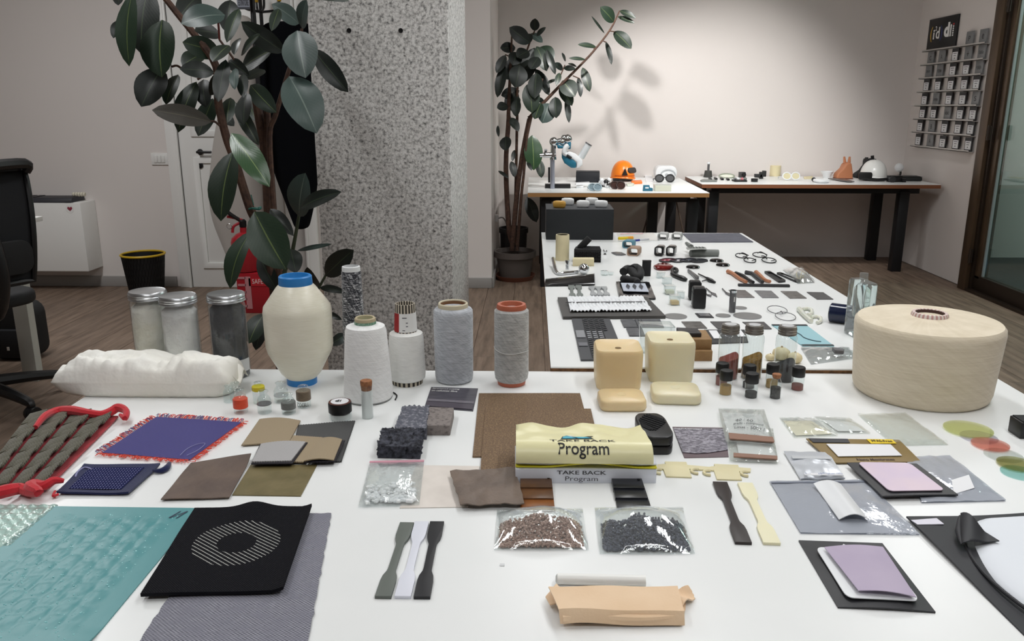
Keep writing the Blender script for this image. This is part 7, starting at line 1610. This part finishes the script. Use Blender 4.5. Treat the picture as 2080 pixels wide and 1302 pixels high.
def boxy(name, label, cat, fz, a_, wpx, top, dep, mat, z=BZ, bevel=.003, rz=0, lidmat=None, group=None):
    px, py = fz(*a_); b = P(px, py, z); k = mpp(b); H = ht(px, py, fz(a_[0], top)[1], z); t = thing(name, label, cat, (b.x, b.y + dep / 2, z), rz=rz, group=group)
    obj('body', MB().box(0, 0, 0, wpx * k, dep, H * .92), mat, t, bevel=bevel); obj('top', MB().box(0, 0, H * .921, wpx * k * .99, dep * .99, H * .079), lidmat or mat, t); return t, b, k, H
boxy('black_carton', 'black rectangular carton between the arm and the orange helmet', 'carton', zh, (720, 640), 48, 512, .12, M('carton_black', (22, 24, 30), .6), rz=-.06)
# helmets
def helmet(label, fz, a_, wpx, hpx, mat, kind):
    px, py = fz(*a_); b = P(px, py, BZ); k = mpp(b); R = wpx * k / 2; H = hpx * k
    t = thing('safety_helmet', label, 'helmet', (b.x, b.y + R * .7, BZ), rz=kind[0], group='safety helmets')
    mb = MB(); n, m = 36, 12; vs, fs = [], []
    for j in range(m + 1):
        a = math.pi / 2 * j / m
        for i in range(n):
            th_ = 2 * math.pi * i / n; r_ = R * (math.cos(a) ** .8 if j < m else .001); ridge = .018 * R * 6 * max(0, .16 - abs(math.cos(th_))) if kind[1] else 0
            vs.append((r_ * math.cos(th_) * .93, r_ * math.sin(th_) * 1.12, H * .16 + H * .84 * math.sin(a) + ridge * math.sin(a)))
    for j in range(m):
        for i in range(n): fs.append((j * n + i, j * n + (i + 1) % n, (j + 1) * n + (i + 1) % n, (j + 1) * n + i))
    fs.append(tuple(range(n - 1, -1, -1)))
    obj('shell', mb.add(vs, fs), mat, t, sharp=60)
    obj('brim', MB().tube([(R * .95 * math.cos(q), R * 1.14 * math.sin(q), H * .17 + .006 * math.sin(q * 2)) for q in [i * math.pi / 18 for i in range(36)]], R * .06, 6, closed=True), mat, t)
    obj('liner', MB().lathe([(R * .78, 0), (R * .84, H * .08), (R * .84, H * .2)], 24), BLACK, t)
    return t, R, H
t, R, H = helmet('orange safety helmet with dark side vents on the far desk', zh, (1135, 628), 50, 41, M('helmet_orange', (238, 128, 30), .3), (.35, True))
obj('side_vent', MB().prism([(-.022, 0), (.022, 0), (0, .05)], 0, .02, Matrix.Translation((-R * .35, -R * .98, H * .33)) @ Matrix.Rotation(math.pi / 2, 4, 'X')), BLACK, t, bevel=.003)
obj('front_pad', MB().prism(rrect(R * 1.0, H * .28, .02), 0, .02, Matrix.Translation((R * .34, -R * .76, H * .52)) @ Matrix.Rotation(math.radians(28), 4, 'Z') @ Matrix.Rotation(math.pi / 2 - .35, 4, 'X')), M('pad_dark', (58, 52, 50), .6), t, bevel=.005)
obj('trim_groove', MB().tube([(R * .94 * math.cos(q), R * 1.13 * math.sin(q), H * .3) for q in [i * math.pi / 18 for i in range(20, 32)]], .004, 5), M('groove_orange', (196, 96, 20), .5), t)
blade('orange_clip', 'small flat orange clip in front of the helmet', 'clip', zh, [(1225, 640), (1345, 632), (1355, 655), (1232, 662)], .016, M('clip_orange', (232, 120, 50), .4), z=BZ, bevel=.003)
# white appliance
px, py = zh(1635, 602); b = P(px, py, BZ); k = mpp(b)
ap = thing('white_device', 'white rounded tabletop device with a curved front panel', 'device', (b.x, b.y + .07, BZ)); W, H = 43 * k, ht(px, py, zh(0, 448)[1], BZ)
obj('body', MB().prism(rrect(W, H, H * .42, 8, 0, H / 2), -.07, .07, Matrix.Rotation(math.pi / 2, 4, 'X')), PLW, ap, bevel=.008)
obj('front_arc', MB().tube([(W * .08 + W * .34 * math.cos(q), -.071, H * .3 + H * .42 * math.sin(q)) for q in [math.radians(d) for d in range(0, 181, 15)]], .006, 6), M('grey_arc', (176, 180, 184), .4), ap)
for dx in (-.06, .16): obj('dial', MB().lathe([(.014, 0), (.012, .006)], 16, T=Matrix.Translation((W * .08 + W * dx, -.071, H * .32)) @ Matrix.Rotation(math.pi / 2, 4, 'X')), M('grey_arc', (176, 180, 184), .4), ap)
flat('paper_sheet', Q(zh, [(1380, 545), (1470, 560), (1480, 640), (1400, 640)]), BZ, TW, 'white paper strip beside the orange helmet', 'paper', th=.002, nu=2, nv=2)
flat('paper_sheet', Q(zh, [(1500, 588), (1790, 590), (1820, 638), (1500, 640)]), BZ, TW, 'white paper sheet under the white device', 'paper', th=.002, nu=2, nv=2) if False else None
def spec2(label, fz, c0, c1, r, mat, z=BZ, lens=None, name='glasses', tilt=.5):
    o = P(*fz((c0[0] + c1[0]) / 2, (c0[1] + c1[1]) / 2), z); k = mpp(o); t = thing(name, label, 'glasses', o)
    for c_ in (c0, c1):
        p = P(*fz(*c_), z) - o; pts = [(p.x + r * k * 1.2 * math.cos(a), p.y + .01 * math.sin(a), r * k + .006 + r * k * math.sin(a)) for a in [i * math.pi / 9 for i in range(18)]]
        obj('rim', MB().tube(pts, .005, 6, closed=True), mat, t)
        if lens: obj('lens', MB().add([Vector(q) for q in pts], [tuple(range(18))]), lens, t)
    a, b = P(*fz(*c0), z) - o, P(*fz(*c1), z) - o
    obj('bridge', MB().tube([(a.x + r * k, a.y, r * k * 1.4), (b.x - r * k, b.y, r * k * 1.4)], .004, 6), mat, t)
    for s_, e in ((a, -1), (b, 1)): obj('temple', MB().tube([(s_.x + e * r * k * 1.2, s_.y, r * k), (s_.x + e * r * k * 1.25, s_.y + .09, r * k * .8), (s_.x + e * r * k, s_.y + .13, .006)], .004, 6), mat, t)
spec2('dark glasses lying in front of the white device', zh, (1555, 640), (1680, 640), 7, BLACK, lens=DKG)
spec2('dark brown sunglasses in the middle of the far desk', zh, (1030, 720), (1100, 722), 7, M('frame_brown', (52, 34, 30), .3), lens=M('lens_brown', (60, 40, 36), .15))
spec2('clear blue-grey goggles near the edge of the far desk', zh, (770, 740), (830, 742), 6.5, M('goggle_clear', (150, 168, 176), .3), lens=M('goggle_lens', (120, 138, 146), .15))
boxy('clear_case', 'low clear plastic case near the right end of the far desk', 'case', zh, (1600, 745), 33, 668, .1, M('case_clear', (206, 206, 190), .25), bevel=.004, lidmat=CLR)
o = P(*zh(1418, 740), BZ); tb = thing('teal_bracket', 'small teal plastic bracket near the edge of the far desk', 'bracket', o); k = mpp(o)
obj('plate', MB().prism([(-10 * k, 0), (10 * k, 0), (10 * k, 6 * k), (4 * k, 7 * k), (3 * k, 12 * k), (-9 * k, 12 * k)], -.012, .012, Matrix.Rotation(math.pi / 2, 4, 'X')), TEA, tb, bevel=.002); obj('cut_out', MB().box(-2 * k, -.0125, 5.5 * k, 7 * k, .001, 3 * k), PLW, tb)
o = P(*zh(920, 680), BZ); cb2 = thing('cable_bundle', 'tangle of black and white cables left of the helmet', 'cable', o)
rr = random.Random(4)
for i in range(4): obj('cable', MB().tube([P(*zh(850 + 45 * j + rr.uniform(-20, 20), 650 + rr.uniform(-30, 40)), BZ + .008) - o for j in range(5)], .007, 6), BLACK if i % 2 == 0 else PLW, cb2)
for x, y in ((880, 645), (965, 640), (930, 662)): p = P(*zh(x, y), BZ) - o; obj('connector', MB().ball((p.x, p.y, .02), .018, 12, 8), PLW if x != 930 else BLACK, cb2)
for i, (x0, x1, y0) in enumerate(((575, 735, 655), (580, 660, 690))): blade('white_strip', ['long', 'short'][i] + ' white plastic strip in front of the black carton', 'strip', zh, [(x0, y0), (x1, y0 - 8), (x1 + 5, y0 + 10), (x0, y0 + 16)], .012, PLW, z=BZ, bevel=.003)
blade('pale_part', 'small pale plastic part in front of the orange clip', 'part', zh, [(1165, 668), (1215, 655), (1262, 668), (1250, 684), (1180, 686)], .012, M('pale_grey', (198, 202, 190), .5), z=BZ, bevel=.003)
# ================================================================== far table (right)
def cone_thing(name, label, cat, fz, a_, prof, mats, z=BZ): return up(name, label, cat, *fz(*a_), z, [(n_, m_, [(r, fz(0, y)[1]) for r, y in pr]) for (n_, pr), m_ in zip(prof, mats)])
cone_thing('grey_stopper', 'dark grey tapered block with an upright metal ring handle', 'stopper', zi, (155, 520), [('body', [(8.5, 520), (8.8, 515), (7, 405), (6.5, 402)]), ('rod', [(2.4, 405), (2.4, 290)]), ('ring', [(2.4, 290), (3.6, 275), (3, 258), (1, 252)])], [M('stopper_grey', (62, 62, 58), .6), GRM, PLW])
blade('grey_plate', 'thin grey plate at the front of the far table, left end', 'plate', zi, [(20, 590), (60, 575), (320, 585), (310, 605), (40, 605)], .01, GRP, z=BZ, bevel=.002)
for i, (x, y) in enumerate(((195, 565), (290, 558), (400, 562), (505, 570))): blade('black_clip', 'tiny black clip, %s of four on the far table' % nm_[i], 'clip', zi, [(x - 35, y - 14), (x + 10, y - 12), (x + 35, y + 10), (x - 10, y + 12)], .014, BLACK, z=BZ, group='tiny black clips', bevel=.003)
o = P(*zi(485, 535), BZ); k = mpp(o); fr_ = thing('oval_frame', 'pale green oval frame lying on the far table', 'frame', o)
obj('rim', MB().tube([(15 * k * math.cos(a), .03 * math.sin(a), 4 * k + 3.6 * k * math.sin(a)) for a in [i * math.pi / 12 for i in range(24)]], .007, 6, closed=True), M('frame_sage', (150, 156, 140), .4), fr_); obj('inset', MB().add([(14 * k * math.cos(a), .028 * math.sin(a), 4 * k + 3.2 * k * math.sin(a)) for a in [i * math.pi / 12 for i in range(24)]], [tuple(range(24))]), M('inset_pale', (232, 234, 220), .5), fr_)
t, b, k, H = boxy('grey_camera', 'small dark grey camera body on the far table', 'camera', zi, (765, 528), 12, 432, .05, M('cam_grey', (60, 58, 58), .5)); obj('lens', MB().lathe([(.016, 0), (.016, .02), (.012, .02)], 16, T=Matrix.Translation((.008, -.025, H * .6)) @ Matrix.Rotation(math.pi / 2, 4, 'X')), BLACK, t)
t, b, k, H = boxy('parts_tray', 'flat black tray of small parts on the far table', 'tray', zi, (735, 603), 26, 575, .1, BLACK)
for i in range(4): obj('small_part', MB().ball((-.04 + i * .028, -.02 + .01 * (i % 2), H + .008), .012, 10, 6), [GRM, PLW, M('part_pink', (200, 120, 128), .5), GRP][i], t)
cone_thing('black_ring', 'short black cylinder beside the parts tray', 'cylinder', zi, (972, 600), [('wall', [(6.4, 600), (6.7, 596), (6.7, 545), (6.2, 542)]), ('inner', [(5, 542.5), (5, 541)])], [BLACK, DKG])
o = P(*zi(1080, 550), BZ); k = mpp(o); bj = thing('black_joint', 'stepped black plastic joint in front of the cream cylinders', 'joint', o)
for (x0, x1, y0, y1) in ((985, 1110, 470, 530), (1070, 1130, 440, 560), (1120, 1178, 412, 515)): obj('segment', MB().box(((x0 + x1) / 2 - 1080) / 8.667 * k, .02, (552 - y1) / 8.667 * k if y1 < 552 else 0, (x1 - x0) / 8.667 * k, .04, (y1 - y0) / 8.667 * k), M('joint_black', (30, 30, 30), .5), bj, bevel=.003)
cone_thing('cream_cylinder', 'cream cylinder at the far wall, left of the two', 'cylinder', zi, (1330, 498), [('wall', [(11, 498), (11, 318), (10.5, 314)]), ('rim', [(10.6, 315), (10.6, 311), (8, 311)])], [CRM, CRM])
cone_thing('cream_cylinder', 'cream cylinder at the far wall, right of the two', 'cylinder', zi, (1540, 490), [('wall', [(11.5, 490), (11.5, 318), (11, 314)]), ('rim', [(11, 315), (11, 311), (8, 311)])], [CRM, CRM])
spec2('chunky white sunglasses standing in front of the cream cylinders', zi, (1540, 575), (1695, 575), 7, PLW, lens=M('lens_tan', (206, 196, 160), .3))
blade('cream_strip', 'thin cream strip lying right of the white sunglasses', 'strip', zi, [(1840, 525), (2000, 515), (2000, 550), (1850, 555)], .008, CRM, z=BZ)
o = P(*zj(200, 510), BZ); k = mpp(o); kf = thing('trimming_knife', 'knife with blue and white handle and long grey blade', 'knife', o)
obj('handle', MB().tube([P(*zj(105, 490), BZ + .016) - o, P(*zj(200, 505), BZ + .016) - o, P(*zj(320, 500), BZ + .016) - o], [.012, .014, .012], 8), PLW, kf); obj('blue_edge', MB().tube([P(*zj(110, 506), BZ + .008) - o, P(*zj(320, 512), BZ + .008) - o], .007, 6), M('knife_blue', (60, 84, 150), .4), kf); p = P(*zj(95, 480), BZ + .02) - o; obj('knob', MB().ball((p.x, p.y, p.z), .017, 12, 8), BLACK, kf)
w_ = [P(*zj(*p), BZ) - o for p in ((310, 482), (560, 490), (710, 530), (600, 528), (460, 505))]; obj('blade', MB().prism([(p.x, p.y) for p in w_], .006, .012), GRM, kf)
cone_thing('white_bowl', 'small white flared bowl on the far table', 'bowl', zj, (290, 462), [('bowl', [(6.5, 462), (7, 458), (9, 400), (12.5, 365), (12.5, 356), (11.8, 356), (8, 405)]), ('foot', [(6.8, 462), (6.8, 459)])], [PLW, PLW])
def profile(name, label, cat, fz, base_y, pts, dep, mat, extra=()):
    xs = [p[0] for p in pts]; o = P(*fz((min(xs) + max(xs)) / 2, base_y), BZ); t = thing(name, label, cat, (o.x, o.y, BZ))
    g = lambda x, y: (PY(*fz(x, y), o.y).x - o.x, max(0, PY(*fz(x, y), o.y).z - BZ))
    obj('body', MB().prism([g(*p) for p in pts], -dep / 2, dep / 2, Matrix.Rotation(math.pi / 2, 4, 'X')), mat, t, bevel=min(.012, dep * .3), seg=3); return t, g, o
TNB = M('tan_leather', (182, 118, 82), .55)
t, g, o = profile('tan_boot', 'tan leather boot form with two upright straps', 'boot', zj, 468, [(415, 468), (655, 468), (658, 380), (640, 240), (620, 215), (575, 225), (545, 240), (510, 310), (430, 385), (415, 430)], .1, TNB)
for p0, p1 in (((565, 235), (556, 135)), ((628, 225), (638, 135))): obj('strap', MB().tube([(g(*p0)[0], 0, g(*p0)[1]), (g(*p1)[0], 0, g(*p1)[1])], [.014, .008], 8), TNB, t)
obj('sole', MB().box((g(415, 468)[0] + g(655, 468)[0]) / 2, 0, 0, g(655, 468)[0] - g(415, 468)[0], .1, .008), M('sole_brown', (110, 62, 44), .6), t)
t, g, o = profile('black_boot', 'black boot form leaning behind the white hard hat', 'boot', zj, 455, [(705, 440), (720, 462), (860, 462), (900, 370), (960, 290), (1020, 200), (1010, 165), (970, 160), (920, 180), (880, 160), (865, 200), (860, 260), (800, 340), (730, 385), (708, 410)], .09, BLACKM)
for p0, p1 in (((890, 190), (895, 145)), ((985, 175), (980, 120))): obj('strap', MB().tube([(g(*p0)[0], 0, g(*p0)[1]), (g(*p1)[0], 0, g(*p1)[1])], .014, 8), BLACK, t)
t, R, H = helmet('white hard hat with black straps on the far table', zj, (1045, 500), 56, 41, M('helmet_white', (236, 237, 234), .25), (-.2, True))
obj('ear_muff', MB().prism(rrect(.1, .06, .015), 0, .03, Matrix.Translation((-R * .75, -R * 1.0, .04)) @ Matrix.Rotation(math.pi / 2, 4, 'X')), BLACK, t, bevel=.004)
obj('chin_strap', MB().tube([(-R * .6, -R * 1.12, .02), (0, -R * 1.25, .012), (R * .8, -R * 1.1, .02)], .012, 6), BLACK, t)
t, b, k, H = boxy('black_camera', 'black camera beside the white hard hat', 'camera', zj, (1330, 520), 27, 425, .05, BLACK); obj('lens', MB().lathe([(.024, 0), (.024, .03), (.016, .03)], 16, T=Matrix.Translation((-.035, -.025, H * .45)) @ Matrix.Rotation(math.pi / 2, 4, 'X')), DKG, t); obj('grip', MB().box(.06, -.03, 0, .03, .02, H * .6), BLACK, t, bevel=.003)
boxy('black_pouch', 'long flat black pouch at the right end of the far table', 'pouch', zj, (1600, 508), 38, 440, .14, M('pouch_soft', (30, 32, 32), .7), rz=-.1, bevel=.01)
o = P(*zj(1290, 430), BZ); o = Vector((o.x, min(o.y + .12, 6.98), BZ)); k = mpp(o); hd = thing('head_lamp', 'small white lamp on a black bracket behind the hard hat', 'lamp', o)
zz2 = PY(*zj(1275, 300), o.y).z - BZ
obj('bracket', MB().tube([(0, 0, 0), (.005, 0, zz2 * .5), (-.01, 0, zz2 * .85)], .009, 8).box(0, 0, 0, .06, .05, .01), BLACK, hd); obj('lamp_head', MB().ball((-.012, 0, zz2), .036, 16, 10), PLW, hd)
